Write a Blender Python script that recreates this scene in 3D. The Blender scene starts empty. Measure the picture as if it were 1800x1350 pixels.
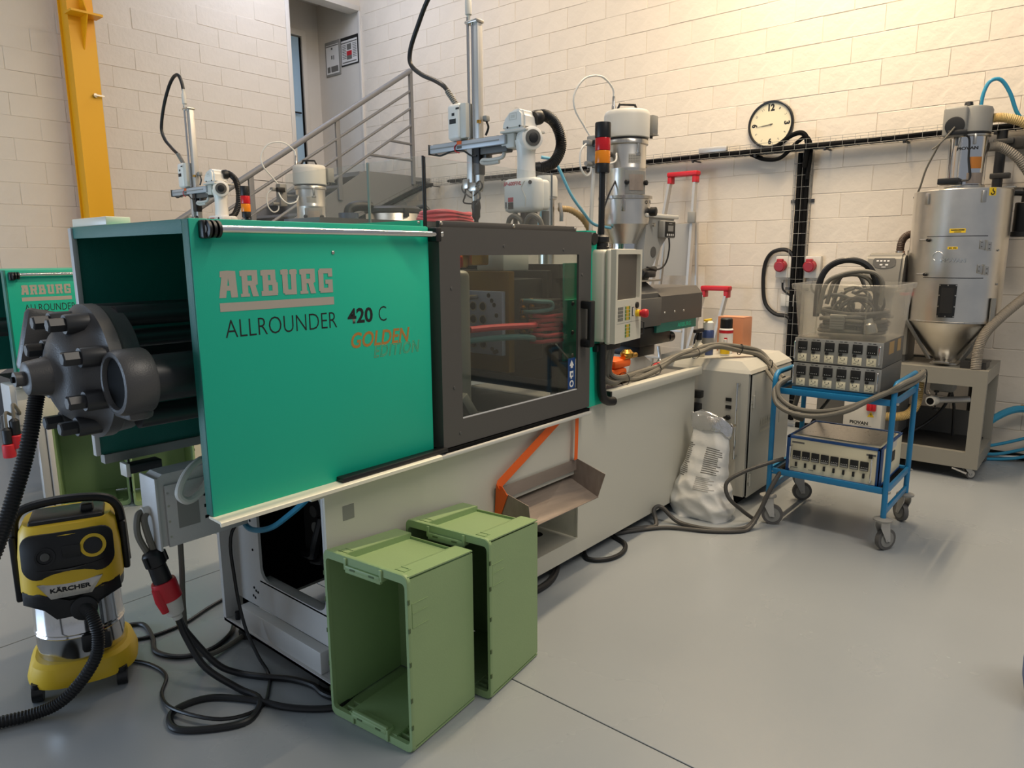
import bpy, bmesh, math, random
from mathutils import Vector as V, Matrix

random.seed(7)
PI = math.pi
SC = bpy.context.scene
COL = SC.collection

# ------------------------------------------------------------------ camera
cam_d = bpy.data.cameras.new('camera')
cam = bpy.data.objects.new('camera', cam_d)
COL.objects.link(cam)
YAW, PIT, ROL = 0.7015201, 0.1807760, 0.0060468
_f = V((math.cos(YAW)*math.cos(PIT), math.sin(YAW)*math.cos(PIT), -math.sin(PIT)))
_r = V((math.sin(YAW), -math.cos(YAW), 0))
_d = _f.cross(_r)
_c, _s = math.cos(ROL), math.sin(ROL)
cr, cd = _c*_r + _s*_d, -_s*_r + _c*_d
cam.matrix_world = Matrix(((cr.x, -cd.x, -_f.x, 0), (cr.y, -cd.y, -_f.y, 0), (cr.z, -cd.z, -_f.z, 1.65), (0, 0, 0, 1)))
cam_d.sensor_fit = 'HORIZONTAL'
cam_d.sensor_width = 36
cam_d.lens = 36*1245.5/1800
cam_d.clip_start = 0.05
SC.camera = cam

# ------------------------------------------------------------------ world, lights, exposure
w = bpy.data.worlds.new('hall_daylight')
SC.world = w
w.use_nodes = True
w.node_tree.nodes['Background'].inputs[0].default_value = (0.86, 0.91, 1.0, 1)
w.node_tree.nodes['Background'].inputs[1].default_value = 0.30

def area(name, loc, to, sx, sy, power, color):
    l = bpy.data.lights.new(name, 'AREA')
    l.shape = 'RECTANGLE'; l.size = sx; l.size_y = sy
    l.energy = power; l.color = color
    o = bpy.data.objects.new(name, l); COL.objects.link(o)
    o.location = loc
    o.rotation_euler = (V(to)-V(loc)).to_track_quat('-Z', 'Y').to_euler()
    return o
WARM = (1.0, 0.78, 0.51)
area('ceiling_tube_light', (6.05, 2.0, 5.5), (6.2, 2.0, 0), 0.08, 5.0, 235, WARM)
area('ceiling_tube_light', (4.7, 2.0, 5.5), (5.1, 2.0, 0), 0.08, 5.0, 140, WARM)
area('ceiling_tube_light', (4.6, 5.0, 5.7), (5.2, 5.2, 0), 0.2, 3.0, 62, (1.0, 0.82, 0.63))
area('ceiling_tube_light', (2.6, -0.8, 5.0), (2.6, 0.2, 0), 0.5, 3.0, 112, (1.0, 0.90, 0.77))
area('ceiling_tube_light', (0.8, 5.6, 5.0), (0.8, 6.0, 0), 0.5, 2.5, 22, (0.93, 0.96, 1.0))
area('gate_daylight', (-3.4, 6.4, 1.0), (1.4, 3.2, 0.9), 3.6, 1.9, 190, (0.58, 0.76, 1.0))
area('roof_daylight', (5.2, 7.4, 5.6), (5.6, 8.0, 2.5), 1.6, 1.0, 40, (0.74, 0.80, 1.0))

SC.view_settings.view_transform = 'Standard'
SC.view_settings.look = 'None'
SC.view_settings.exposure = -0.10
SC.view_settings.gamma = 1.0
SC.view_settings.use_curve_mapping = False
try:
    SC.cycles.max_bounces = 8
    SC.cycles.transparent_max_bounces = 12
    SC.cycles.sample_clamp_indirect = 4.0
    SC.cycles.caustics_reflective = False
    SC.cycles.caustics_refractive = False
    SC.cycles.use_denoising = True
except Exception:
    pass

# ------------------------------------------------------------------ materials
def lin(h):
    h = h.lstrip('#')
    out = []
    for i in (0, 2, 4):
        c = int(h[i:i+2], 16)/255
        out.append(c/12.92 if c <= 0.04045 else ((c+0.055)/1.055)**2.4)
    return (*out, 1)
MATS = {}
def pbr(name, hexc, rough=0.5, metal=0.0, bump=0.0, bscale=40, var=0.0, vscale=3, spec=0.5, aniso=None, coat=0):
    if name in MATS: return MATS[name]
    m = bpy.data.materials.new(name); m.use_nodes = True
    nt = m.node_tree; b = nt.nodes['Principled BSDF']
    b.inputs['Base Color'].default_value = lin(hexc)
    b.inputs['Roughness'].default_value = rough
    b.inputs['Metallic'].default_value = metal
    b.inputs['Specular IOR Level'].default_value = spec
    if coat: b.inputs['Coat Weight'].default_value = coat
    tc = nt.nodes.new('ShaderNodeTexCoord')
    if var:
        n = nt.nodes.new('ShaderNodeTexNoise'); n.inputs['Scale'].default_value = vscale; n.inputs['Detail'].default_value = 5
        mp = nt.nodes.new('ShaderNodeMapping')
        if aniso: mp.inputs['Scale'].default_value = aniso
        nt.links.new(tc.outputs['Object'], mp.inputs[0]); nt.links.new(mp.outputs[0], n.inputs[0])
        rp = nt.nodes.new('ShaderNodeValToRGB')
        c = lin(hexc)
        rp.color_ramp.elements[0].position = 0.3; rp.color_ramp.elements[1].position = 0.7
        rp.color_ramp.elements[0].color = (c[0]*(1-var), c[1]*(1-var), c[2]*(1-var), 1)
        rp.color_ramp.elements[1].color = (min(1, c[0]*(1+var)), min(1, c[1]*(1+var)), min(1, c[2]*(1+var)), 1)
        nt.links.new(n.outputs[0], rp.inputs[0]); nt.links.new(rp.outputs[0], b.inputs['Base Color'])
        mr = nt.nodes.new('ShaderNodeMapRange')
        mr.inputs[3].default_value = max(0.02, rough-0.08); mr.inputs[4].default_value = min(1, rough+0.08)
        nt.links.new(n.outputs[0], mr.inputs[0]); nt.links.new(mr.outputs[0], b.inputs['Roughness'])
    if bump:
        n2 = nt.nodes.new('ShaderNodeTexNoise'); n2.inputs['Scale'].default_value = bscale; n2.inputs['Detail'].default_value = 6
        nt.links.new(tc.outputs['Object'], n2.inputs[0])
        bp = nt.nodes.new('ShaderNodeBump'); bp.inputs['Strength'].default_value = bump; bp.inputs['Distance'].default_value = 0.01
        nt.links.new(n2.outputs[0], bp.inputs['Height']); nt.links.new(bp.outputs[0], b.inputs['Normal'])
    MATS[name] = m
    return m
def clear(name, tint, opac, rough=0.03, glossy=0.12, translucent=0.0):
    m = bpy.data.materials.new(name); m.use_nodes = True
    nt = m.node_tree; nt.nodes.clear()
    out = nt.nodes.new('ShaderNodeOutputMaterial')
    tr = nt.nodes.new('ShaderNodeBsdfTransparent'); tr.inputs[0].default_value = lin(tint)
    gl = nt.nodes.new('ShaderNodeBsdfGlossy'); gl.inputs[0].default_value = (1, 1, 1, 1); gl.inputs[1].default_value = rough
    df = nt.nodes.new('ShaderNodeBsdfDiffuse'); df.inputs[0].default_value = lin(tint)
    tl = nt.nodes.new('ShaderNodeBsdfTranslucent'); tl.inputs[0].default_value = lin(tint)
    m0 = nt.nodes.new('ShaderNodeMixShader'); m0.inputs[0].default_value = 0.5
    nt.links.new(df.outputs[0], m0.inputs[1]); nt.links.new(tl.outputs[0], m0.inputs[2])
    m1 = nt.nodes.new('ShaderNodeMixShader'); m1.inputs[0].default_value = opac
    nt.links.new(tr.outputs[0], m1.inputs[1]); nt.links.new(m0.outputs[0], m1.inputs[2])
    lw = nt.nodes.new('ShaderNodeLayerWeight'); lw.inputs[0].default_value = 0.5
    pw = nt.nodes.new('ShaderNodeMath'); pw.operation = 'POWER'; pw.inputs[1].default_value = 4.0
    nt.links.new(lw.outputs['Facing'], pw.inputs[0])
    mu = nt.nodes.new('ShaderNodeMath'); mu.operation = 'MULTIPLY_ADD'; mu.inputs[1].default_value = 0.6; mu.inputs[2].default_value = glossy*0.25
    nt.links.new(pw.outputs[0], mu.inputs[0])
    m2 = nt.nodes.new('ShaderNodeMixShader')
    nt.links.new(mu.outputs[0], m2.inputs[0]); nt.links.new(m1.outputs[0], m2.inputs[1]); nt.links.new(gl.outputs[0], m2.inputs[2])
    nt.links.new(m2.outputs[0], out.inputs[0])
    MATS[name] = m
    return m

WALL = pbr('wall_paint', '#DFD5C6', 0.62, bump=0.55, bscale=14, var=0.035, vscale=2)
PLASTER = pbr('smooth_plaster', '#D8D2C8', 0.6, var=0.02)
FLOOR = pbr('epoxy_floor', '#979C9F', 0.26, bump=0.02, bscale=60, var=0.03, vscale=1.1, spec=0.4)
JOINT = pbr('floor_joint', '#3A3B3C', 0.8)
TEAL = pbr('teal_paint', '#10BA98', 0.42, bump=0.04, bscale=300)
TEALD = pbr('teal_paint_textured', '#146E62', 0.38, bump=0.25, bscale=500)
GREY = pbr('door_grey_paint', '#54514D', 0.5, bump=0.06, bscale=400)
CREAM = pbr('machine_cream_paint', '#CFCCBE', 0.42, bump=0.05, bscale=300)
CREAML = pbr('rail_cream_paint', '#EDE7D2', 0.35)
FRAMEG = pbr('frame_pale_paint', '#C4C3C0', 0.42, bump=0.08, bscale=200)
BLACK = pbr('black_plastic', '#131416', 0.42)
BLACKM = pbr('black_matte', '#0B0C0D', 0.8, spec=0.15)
RUBBER = pbr('black_rubber', '#17181A', 0.5)
CHROME = pbr('polished_steel', '#DADADA', 0.12, 1.0)
STEEL = pbr('brushed_steel', '#C2BEB6', 0.30, 1.0, var=0.10, vscale=60, aniso=(1, 1, 0.02))
INOX = pbr('stainless_sheet', '#DDD9D1', 0.32, 1.0, var=0.05, vscale=8)
ALU = pbr('aluminium', '#C4C2BE', 0.42, 0.6)
IRON = pbr('cast_iron_paint', '#4B4A4A', 0.40, bump=0.10, bscale=220, spec=0.5)
IRONS = pbr('dark_bar_steel', '#37383A', 0.38, 0.3)
DARKM = pbr('dark_machine_steel', '#3B3A39', 0.45, 0.4)
MIDM = pbr('platen_grey', '#94918C', 0.4, 0.3)
SHEET = pbr('raw_sheet_metal', '#9A8D82', 0.45, 0.35, var=0.12, vscale=12, aniso=(0.3, 4, 1))
WHITE = pbr('white_plastic', '#E9E6DF', 0.38)
WHITEG = pbr('grey_white_plastic', '#CFCCC3', 0.42)
TERM = pbr('terminal_cream', '#D9D4C2', 0.45)
SCREEN = pbr('lcd_screen', '#5F584F', 0.28)
RED = pbr('red_plastic', '#C3202C', 0.42)
REDH = pbr('red_hose_rubber', '#C8434C', 0.45)
TEALH = pbr('teal_hose_rubber', '#4E7C80', 0.45)
ORANGE = pbr('orange_strap', '#F0661C', 0.6)
YELLOW = pbr('yellow_column_paint', '#F0AE0C', 0.45, bump=0.05, bscale=200)
YELL = pbr('yellow_plastic', '#E9C22A', 0.42)
LABELY = pbr('yellow_label', '#E8C322', 0.5)
CRATE = pbr('crate_green_plastic', '#8CA574', 0.5, bump=0.05, bscale=150, var=0.04)
BLUE = pbr('cart_blue_paint', '#1A78AA', 0.35)
NAVY = pbr('navy_enamel', '#1F4C86', 0.4)
BEIGE = pbr('instrument_beige', '#E8DEBF', 0.5)
GREYP = pbr('grey_plastic', '#8C8B86', 0.5)
GREYD = pbr('dark_grey_plastic', '#575653', 0.5)
GREYC = pbr('grey_cable', '#6C685E', 0.55)
DARKC = pbr('dark_cable', '#454340', 0.55)
SACK = pbr('sack_film', '#DEDDD8', 0.38, 0.1, bump=0.35, bscale=14)
SACKIN = pbr('sack_foil', '#CFCFCF', 0.24, 0.8, bump=0.5, bscale=40)
INK = pbr('black_ink', '#161616', 0.6)
INKG = pbr('grey_ink', '#6D6B66', 0.6)
TAUPE = pbr('logo_taupe', '#B8AEA0', 0.5)
GOLD = pbr('logo_gold', '#B9813C', 0.5)
GOLDL = pbr('logo_gold_outline', '#A9A56A', 0.5)
STAIR = pbr('stair_grey_paint', '#77787A', 0.42)
BEIGEH = pbr('beige_hose', '#B79A6A', 0.5)
GREYH = pbr('grey_hose', '#8E867A', 0.5)
BLUEH = pbr('blue_tube', '#2E8CB0', 0.35)
BLUEL = pbr('light_blue_tube', '#6FB4CC', 0.35)
WHITET = pbr('white_tube', '#DCDAD2', 0.4)
CARD = pbr('cardboard_label', '#A98A5B', 0.7)
COPPER = pbr('copper_box', '#D08C66', 0.5)
BRASS = pbr('brass', '#C79A4A', 0.28, 1.0)
BRONZE = pbr('bronze_plate', '#8C6A2C', 0.35, 0.7)
MOLD = pbr('mould_plate_steel', '#AEB6CE', 0.4, 0.2)
PAPER = pbr('paper', '#E4E2DE', 0.6)
GLASSDOOR = pbr('door_blue', '#A9C9E2', 0.35)
CLEAR = clear('clear_acrylic', '#F8FAFA', 0.02)
WINDOW = clear('door_glazing', '#E4E8E4', 0.015, glossy=0.14)
FROST = clear('frosted_polypropylene', '#F7F6F2', 0.11, rough=0.25, glossy=0.10)
ORLENS = pbr('amber_lens', '#F08A10', 0.25)
RDLENS = pbr('red_lens', '#C9151F', 0.25)
ICONB = pbr('sticker_blue', '#123E78', 0.5)

# ------------------------------------------------------------------ helpers
ORG = {}
def smooth(pts, k=6):
    P = [V(p) for p in pts]
    if len(P) < 3: return P
    out = []
    for i in range(len(P)-1):
        p0 = P[i-1] if i else P[0]*2-P[1]
        p1, p2 = P[i], P[i+1]
        p3 = P[i+2] if i+2 < len(P) else P[-1]*2-P[-2]
        for j in range(k):
            t = j/k
            out.append(0.5*((2*p1)+(p2-p0)*t+(2*p0-5*p1+4*p2-p3)*t*t+(3*p1-p0-3*p2+p3)*t**3))
    out.append(P[-1])
    return out
def basis(ax):
    a = V(ax).normalized()
    h = V((0, 0, 1)) if abs(a.z) < 0.9 else V((1, 0, 0))
    u = h.cross(a).normalized()
    return u, a.cross(u), a
class MB:
    def __init__(s): s.bm = bmesh.new()
    def box(s, x0, x1, y0, y1, z0, z1, bev=0.0, seg=2, rot=None, about=None):
        x0, x1 = min(x0, x1), max(x0, x1); y0, y1 = min(y0, y1), max(y0, y1); z0, z1 = min(z0, z1), max(z0, z1)
        vs = [s.bm.verts.new(p) for p in ((x0,y0,z0),(x1,y0,z0),(x1,y1,z0),(x0,y1,z0),(x0,y0,z1),(x1,y0,z1),(x1,y1,z1),(x0,y1,z1))]
        fs = [s.bm.faces.new([vs[i] for i in f]) for f in ((3,2,1,0),(4,5,6,7),(0,1,5,4),(1,2,6,5),(2,3,7,6),(3,0,4,7))]
        if rot is not None:
            c = V(about) if about else V(((x0+x1)/2, (y0+y1)/2, (z0+z1)/2))
            for v in vs: v.co = c + rot @ (v.co-c)
        if bev:
            bev = min(bev, 0.45*min(x1-x0, y1-y0, z1-z0))
            es = list({e for f in fs for e in f.edges})
            bmesh.ops.bevel(s.bm, geom=es, offset=bev, segments=seg, affect='EDGES', profile=0.5)
        return s
    def ring(s, c, u, v, r, n, r2=None):
        return [s.bm.verts.new(c + u*(r*math.cos(2*PI*i/n)) + v*((r2 or r)*math.sin(2*PI*i/n))) for i in range(n)]
    def skin(s, rings, cap0=True, cap1=True):
        n = len(rings[0])
        for a, b in zip(rings, rings[1:]):
            for i in range(n):
                s.bm.faces.new((a[i], a[(i+1) % n], b[(i+1) % n], b[i]))
        if cap0: s.bm.faces.new(rings[0][::-1])
        if cap1: s.bm.faces.new(rings[-1])
        return s
    def cyl(s, p0, p1, r0, r1=None, n=20, cap=True):
        p0, p1 = V(p0), V(p1)
        u, v, a = basis(p1-p0)
        return s.skin([s.ring(p0, u, v, r0, n), s.ring(p1, u, v, r0 if r1 is None else r1, n)], cap, cap)
    def lathe(s, prof, o, ax, n=32, cap0=True, cap1=True):
        u, v, a = basis(ax); o = V(o)
        return s.skin([s.ring(o+a*h, u, v, max(r, 1e-4), n) for r, h in prof], cap0, cap1)
    def tube(s, pts, r, n=8, k=6, sm=True, cap=True):
        P = smooth(pts, k) if sm else [V(p) for p in pts]
        m = len(P); rings = []; u = None
        for i, p in enumerate(P):
            t = (P[min(i+1, m-1)]-P[max(i-1, 0)]).normalized()
            if u is None: u, v, _ = basis(t)
            u = (u - t*u.dot(t)).normalized(); v = t.cross(u)
            ri = r[i % len(r)] if isinstance(r, (list, tuple)) else r
            rings.append(s.ring(p, u, v, ri, n))
        return s.skin(rings, cap, cap)
    def prism(s, poly, f0, f1, cap=True):
        """poly: 2-D points, f0/f1 map a 2-D point to the near / far 3-D point"""
        a = [s.bm.verts.new(f0(*p)) for p in poly]; b = [s.bm.verts.new(f1(*p)) for p in poly]
        n = len(poly)
        s.bm.faces.new(a[::-1]); s.bm.faces.new(b)
        for i in range(n): s.bm.faces.new((a[i], a[(i+1) % n], b[(i+1) % n], b[i]))
        return s
    def ball(s, c, r, n=12, sz=1.0):
        m = n//2
        return s.lathe([(r*math.sin(PI*i/m), -r*sz*math.cos(PI*i/m)) for i in range(m+1)], c, (0, 0, 1), n, False, False)
    def quad(s, *p):
        s.bm.faces.new([s.bm.verts.new(q) for q in p]); return s
    def build(s, name, mat, parent=None, flat=False, ang=35, world=True, kind=None):
        bmesh.ops.recalc_face_normals(s.bm, faces=s.bm.faces)
        me = bpy.data.meshes.new(name)
        if parent is not None and world and parent in ORG:
            bmesh.ops.translate(s.bm, vec=-ORG[parent], verts=s.bm.verts)
        s.bm.to_mesh(me); s.bm.free()
        me.materials.append(mat)
        if not flat and len(me.polygons):
            me.polygons.foreach_set('use_smooth', [True]*len(me.polygons))
            me.set_sharp_from_angle(angle=math.radians(ang))
        o = bpy.data.objects.new(name, me); COL.objects.link(o)
        if parent is not None:
            o.parent = parent
            if parent in ORG: ORG[o] = ORG[parent]
        if kind: o['kind'] = kind
        return o
def tag(o, label, cat, group=None):
    o['label'] = label; o['category'] = cat
    if group: o['group'] = group
    return o
def thing(name, label, cat, loc=(0, 0, 0), group=None):
    o = bpy.data.objects.new(name, None); COL.objects.link(o)
    o.location = loc; o.empty_display_size = 0.05
    ORG[o] = V(loc)
    return tag(o, label, cat, group)
def plabel(o, s): o['label'] = s; return o
def struct(o): o['kind'] = 'structure'; return o
def kids(o): return [c for c in bpy.data.objects if c.parent is o]
def copy_tree(o, parent=None):
    c = o.copy(); COL.objects.link(c)
    if parent is not None: c.parent = parent
    for k in KIDS(o): copy_tree(k, c)
    return c
def KIDS(o): return list(o.children)
def bx(name, mat, parent, *a, bev=0.0, **k): return MB().box(*a, bev=bev, **k).build(name, mat, parent)
def cy(name, mat, parent, p0, p1, r, r1=None, n=20): return MB().cyl(p0, p1, r, r1, n).build(name, mat, parent)
def tb(name, mat, parent, pts, r, n=8, k=6, sm=True): return MB().tube(pts, r, n, k, sm).build(name, mat, parent)

def text(name, body, mat, parent, o, u, v, w=None, h=None, bold=0.0, shear=0.0, outline=0.0, depth=0.0006, space=1.0):
    """lettering lying on a surface: o lower-left corner, u reading direction, v up"""
    cu = bpy.data.curves.new(name, 'FONT')
    cu.body = body; cu.size = 1; cu.offset = bold; cu.shear = shear; cu.space_character = space
    cu.resolution_u = 3
    if outline: cu.fill_mode = 'NONE'; cu.bevel_depth = outline; cu.bevel_resolution = 0
    else: cu.extrude = 0.0
    t = bpy.data.objects.new(name, cu); COL.objects.link(t)
    dg = bpy.context.evaluated_depsgraph_get()
    me = bpy.data.meshes.new_from_object(t.evaluated_get(dg))
    bpy.data.objects.remove(t); bpy.data.curves.remove(cu)
    xs = [p.co.x for p in me.vertices]; ys = [p.co.y for p in me.vertices]
    x0, x1, y0, y1 = min(xs), max(xs), min(ys), max(ys)
    sy = (h/(y1-y0)) if h else (w/(x1-x0)); sx = (w/(x1-x0)) if w else sy
    u = V(u).normalized(); v = V(v).normalized(); n = u.cross(v); o = V(o)
    org = ORG.get(parent, V((0, 0, 0)))
    for p in me.vertices:
        p.co = o + u*((p.co.x-x0)*sx) + v*((p.co.y-y0)*sy) + n*(depth + p.co.z*sy) - org
    me.materials.clear(); me.materials.append(mat)
    ob = bpy.data.objects.new(name, me); COL.objects.link(ob)
    if parent is not None: ob.parent = parent
    return ob
def decal(name, mat, parent, polys, o, u, v, depth=0.0006):
    """flat print: list of 2-D polygons in metres on the plane o,u,v"""
    m = MB(); u = V(u).normalized(); v = V(v).normalized(); n = u.cross(v); o = V(o)
    for i, p in enumerate(polys):
        m.bm.faces.new([m.bm.verts.new(o+u*a+v*b+n*(depth+0.00003*i)) for a, b in p])
    return m.build(name, mat, parent, flat=True)
def R(x0, y0, x1, y1): return [(x0, y0), (x1, y0), (x1, y1), (x0, y1)]
X_, Y_, Z_ = V((1, 0, 0)), V((0, 1, 0)), V((0, 0, 1))
# ================================================================== ROOM
XW, YW = 6.85, 8.55
fl = struct(MB().box(-4.0, XW+0.15, -4.0, 10.0, -0.12, -0.006).build('floor', JOINT))
slabm = {}
xs_ = [-4.0, -1.06, 1.94, XW]; ys_ = [-4.0, -0.5, 3.49, 8.55]
for i in range(3):
    for j in range(3):
        bx('floor_slab', FLOOR, fl, xs_[i]+0.0025, xs_[i+1]-0.0025, ys_[j]+0.0025, ys_[j+1]-0.0025, -0.006, 0.0, bev=0.0015, seg=1)
# back wall (parallel to the machines) with the stair-head opening
OX0, OX1, OZ0, OZ1 = 5.70, XW, 2.70, 5.03
m = MB()
m.box(-4.0, OX0-0.06, YW, YW+0.2, 0, 5.6)
m.box(OX0-0.06, OX1, YW, YW+0.2, 0, OZ0)
m.box(OX0-0.06, OX1, YW, YW+0.2, OZ1, 5.6)
wb = struct(m.build('wall_back', WALL, flat=True))
wr = struct(MB().box(XW, XW+0.2, -4.0, 10.0, 0, 5.6).build('wall_right', WALL, flat=True))
struct(bx('trim_1', PLASTER, None, OX0-0.06, OX0, YW-0.012, YW+0.2, OZ0, OZ1, bev=0.004))
struct(bx('trim_2', PLASTER, None, OX0-0.06, OX1-0.012, YW-0.012, YW+0.21, OZ1-0.006, OZ1+0.06, bev=0.004))
struct(bx('trim_3', PLASTER, None, OX1-0.03, OX1+0.01, YW-0.02, YW+0.02, OZ0, OZ1, bev=0.006))
# recess behind the opening
m = MB(); m.box(5.0, 6.62, 9.55, 9.65, OZ0, 5.4); m.box(6.62, XW, 9.55, 9.65, OZ0, 5.4)
struct(m.build('wall_recess', PLASTER, flat=True))
struct(bx('wall_recess_left', PLASTER, None, 5.0, 5.1, YW+0.2, 9.55, OZ0, 5.4))
struct(bx('ceiling_recess', PLASTER, None, 5.0, XW, YW+0.2, 9.55, 5.3, 5.4))
struct(bx('floor_recess', PLASTER, None, 5.0, XW, YW, 9.55, OZ0-0.1, OZ0))
struct(bx('wall_recess_right', PLASTER, None, XW-0.008, XW, YW+0.02, 9.55, OZ0, 5.3))
d = struct(bx('door_1', GLASSDOOR, None, 5.75, 6.465, 9.50, 9.54, OZ0, 4.78, bev=0.004))
bx('door_frame', PLASTER, d, 6.50, 6.57, 9.47, 9.55, OZ0, 4.86, bev=0.004)
bx('door_frame', PLASTER, d, 5.70, 6.57, 9.471, 9.551, 4.80, 4.88, bev=0.004)
bx('door_seal', BLACKM, d, 6.467, 6.49, 9.49, 9.54, OZ0, 4.78)
cy('door_handle', BLACK, d, (6.42, 9.46, 3.72), (6.32, 9.46, 3.72), 0.012)

# concrete blocks, each one a part of its wall
BW, BH, GAP = 0.50, 0.215, 0.0035
def block_mesh(kind, half, v):
    m = MB(); L = (BW/2 if half else BW)-GAP; H = BH-GAP
    if kind == 'back': m.box(-L/2, L/2, -0.004, 0.004, -H/2, H/2, bev=0.003, seg=1)
    else: m.box(-0.004, 0.004, -L/2, L/2, -H/2, H/2, bev=0.003, seg=1)
    rnd = random.Random(v*7+half)
    for q in m.bm.verts:
        q.co.z += rnd.uniform(-.0035, .0035)
        if kind == 'back': q.co.x += rnd.uniform(-.003, .003)
        else: q.co.y += rnd.uniform(-.003, .003)
    me = bpy.data.meshes.new('block'); m.bm.to_mesh(me); m.bm.free(); me.materials.append(WALL)
    return me
BM = {(k, h, v): block_mesh(k, h, v) for k in ('back', 'right') for h in (0, 1) for v in range(4)}
def blocks(kind, wall, a0, a1, z0, zt, skip):
    rows = int((5.3-z0)/BH); extra = MB(); n = 0
    for r in range(rows):
        z = z0+(r+0.5)*BH; a = a0 - (BW/2 if r % 2 else 0)
        while a < a1-0.02:
            s, e = max(a, a0), min(a+BW, a1); c = (s+e)/2; L = e-s
            a += BW
            if L < 0.1 or z > zt(c) or skip(c, z): continue
            half = 1 if L < 0.4 else 0
            me = BM[(kind, half, random.randrange(4))]
            o = bpy.data.objects.new('block', me); COL.objects.link(o); o.parent = wall
            j = random.uniform(0, 0.0016)
            o.location = (c, YW-0.0005-j, z) if kind == 'back' else (XW-0.0005-j, c, z)
            sc = L/((BW/2) if half else BW)
            if abs(sc-1) > 1e-3: o.scale = (sc, 1, 1) if kind == 'back' else (1, sc, 1)
            n += 1
    return n
nb = blocks('back', wb, 1.7, OX0-0.06, 1.10, lambda x: 3.7+0.28*(x-2.0), lambda x, z: False)
nr = blocks('right', wr, -0.3, 8.5, 0.02, lambda y: 3.75+0.175*y, lambda y, z: (y > 3.6 and z < 1.5+0.13*(y-3.6)))
struct(bx('baseboard_right', BLACKM, None, XW-0.04, XW, -4.0, 2.2, 0.0, 0.05, bev=0.004))

# yellow crane column against the back wall
t = thing('crane_column', 'yellow steel crane column rising in front of the grey block wall', 'column', (3.06, 8.25, 0))
cx, cy_ = 3.055, 8.30
bx('flange', YELLOW, t, cx-0.12, cx+0.12, cy_-0.12, cy_-0.106, 0.012, 5.6)
bx('flange', YELLOW, t, cx-0.12, cx+0.12, cy_+0.106, cy_+0.12, 0.012, 5.6)
bx('web', YELLOW, t, cx-0.10, cx-0.085, cy_-0.106, cy_+0.106, 0.012, 5.6)
bx('cable_duct', WHITEG, t, cx+0.122, cx+0.15, cy_-0.06, cy_+0.02, 0.012, 5.6)
bx('foot_plate', YELLOW, t, cx-0.16, cx+0.16, cy_-0.17, cy_+0.17, 0.0, 0.012)
bx('stiffener_plate', YELLOW, t, cx-0.15, cx+0.14, cy_-0.30, cy_-0.12, 4.00, 4.02)
m = MB(); m.prism([(0, 0), (0.17, 0.30), (0, 0.30)], lambda a, b: V((cx-0.006, cy_-0.12-a, 3.70+b)), lambda a, b: V((cx+0.006, cy_-0.12-a, 3.70+b)))
m.build('gusset', YELLOW, t)
m = MB(); m.prism([(0, 0), (0.17, 0), (0, 0.30)], lambda a, b: V((cx-0.006, cy_-0.12-a, 4.02+b)), lambda a, b: V((cx+0.006, cy_-0.12-a, 4.02+b)))
m.build('gusset', YELLOW, t)
m = MB().cyl((cx+0.05, cy_-0.12, 3.27), (cx+0.05, cy_-0.15, 3.27), 0.02); m.box(cx+0.03, cx+0.13, cy_-0.165, cy_-0.15, 3.262, 3.278); m.build('clamp', STEEL, t)

# posters in the recess
t = thing('wall_notice', 'grey framed notice sheet on the recess wall left of the schedule', 'notice', (XW-0.012, 9.19, 4.5))
xw = XW-0.0085
bx('frame', GREYP, t, xw-0.014, xw, 9.02, 9.37, 4.27, 4.75, bev=0.006)
bx('sheet', PAPER, t, xw-0.016, xw-0.0142, 9.045, 9.345, 4.30, 4.70)
decal('small_print', INKG, t, [R(0.02, 0.02, 0.09, 0.10), R(0.11, 0.02, 0.28, 0.10), R(0.12, 0.2, 0.15, 0.25), R(0.17, 0.19, 0.19, 0.25), R(0.12, 0.33, 0.16, 0.36), R(0.0, 0.375, 0.3, 0.39)], (xw-0.016, 9.345, 4.30), -Y_, Z_)
t = thing('wall_schedule', 'dark framed schedule sheet with a red square beside the opening edge', 'schedule', (XW-0.012, 8.79, 4.5))
bx('frame', INK, t, xw-0.010, xw, 8.60, 8.995, 4.36, 4.745)
bx('sheet', PAPER, t, xw-0.012, xw-0.0102, 8.615, 8.98, 4.375, 4.70)
decal('print', INKG, t, [R(0.02, 0.08+i*0.022, 0.11, 0.09+i*0.022) for i in range(9)]+[R(0.26, 0.08+i*0.022, 0.35, 0.09+i*0.022) for i in range(9)]+[R(0.0, 0.285, 0.36, 0.30), R(0.12, 0.06, 0.24, 0.115), R(0.02, 0.02, 0.34, 0.035), R(0.13, 0.19, 0.23, 0.27)], (xw-0.012, 8.98, 4.375), -Y_, Z_)
decal('red_square', RED, t, [R(0.12, 0.115, 0.24, 0.175)], (xw-0.0121, 8.98, 4.375), -Y_, Z_)

# ------------------------------------------------------------------ stair to the opening
YS = 7.20
t = thing('metal_staircase', 'grey metal staircase climbing along the back wall to the opening', 'staircase', (5.2, 7.6, 0))
LZ = 2.66
def stair_pl(x): return LZ-(5.72-x)*0.625
m = MB()
poly = [(5.73, LZ+0.01), (6.56, LZ+0.01), (6.56, LZ-0.20), (5.36, 2.03), (2.55, 2.03-2.81*0.625), (2.20, 0.0), (1.70, 0.0), (1.70, stair_pl(1.70)+0.16)]
m.prism(poly, lambda a, b: V((a, YS-0.012, b)), lambda a, b: V((a, YS, b))); m.build('stringer', STAIR, t)
poly = [(x, z) for x, z in poly]
m = MB().prism(poly, lambda a, b: V((a, YW-0.12, b)), lambda a, b: V((a, YW-0.108, b))); m.build('stringer', STAIR, t)
bx('landing', STAIR, t, 5.66, XW-0.008, YS, YW-0.011, LZ-0.05, LZ)
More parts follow.
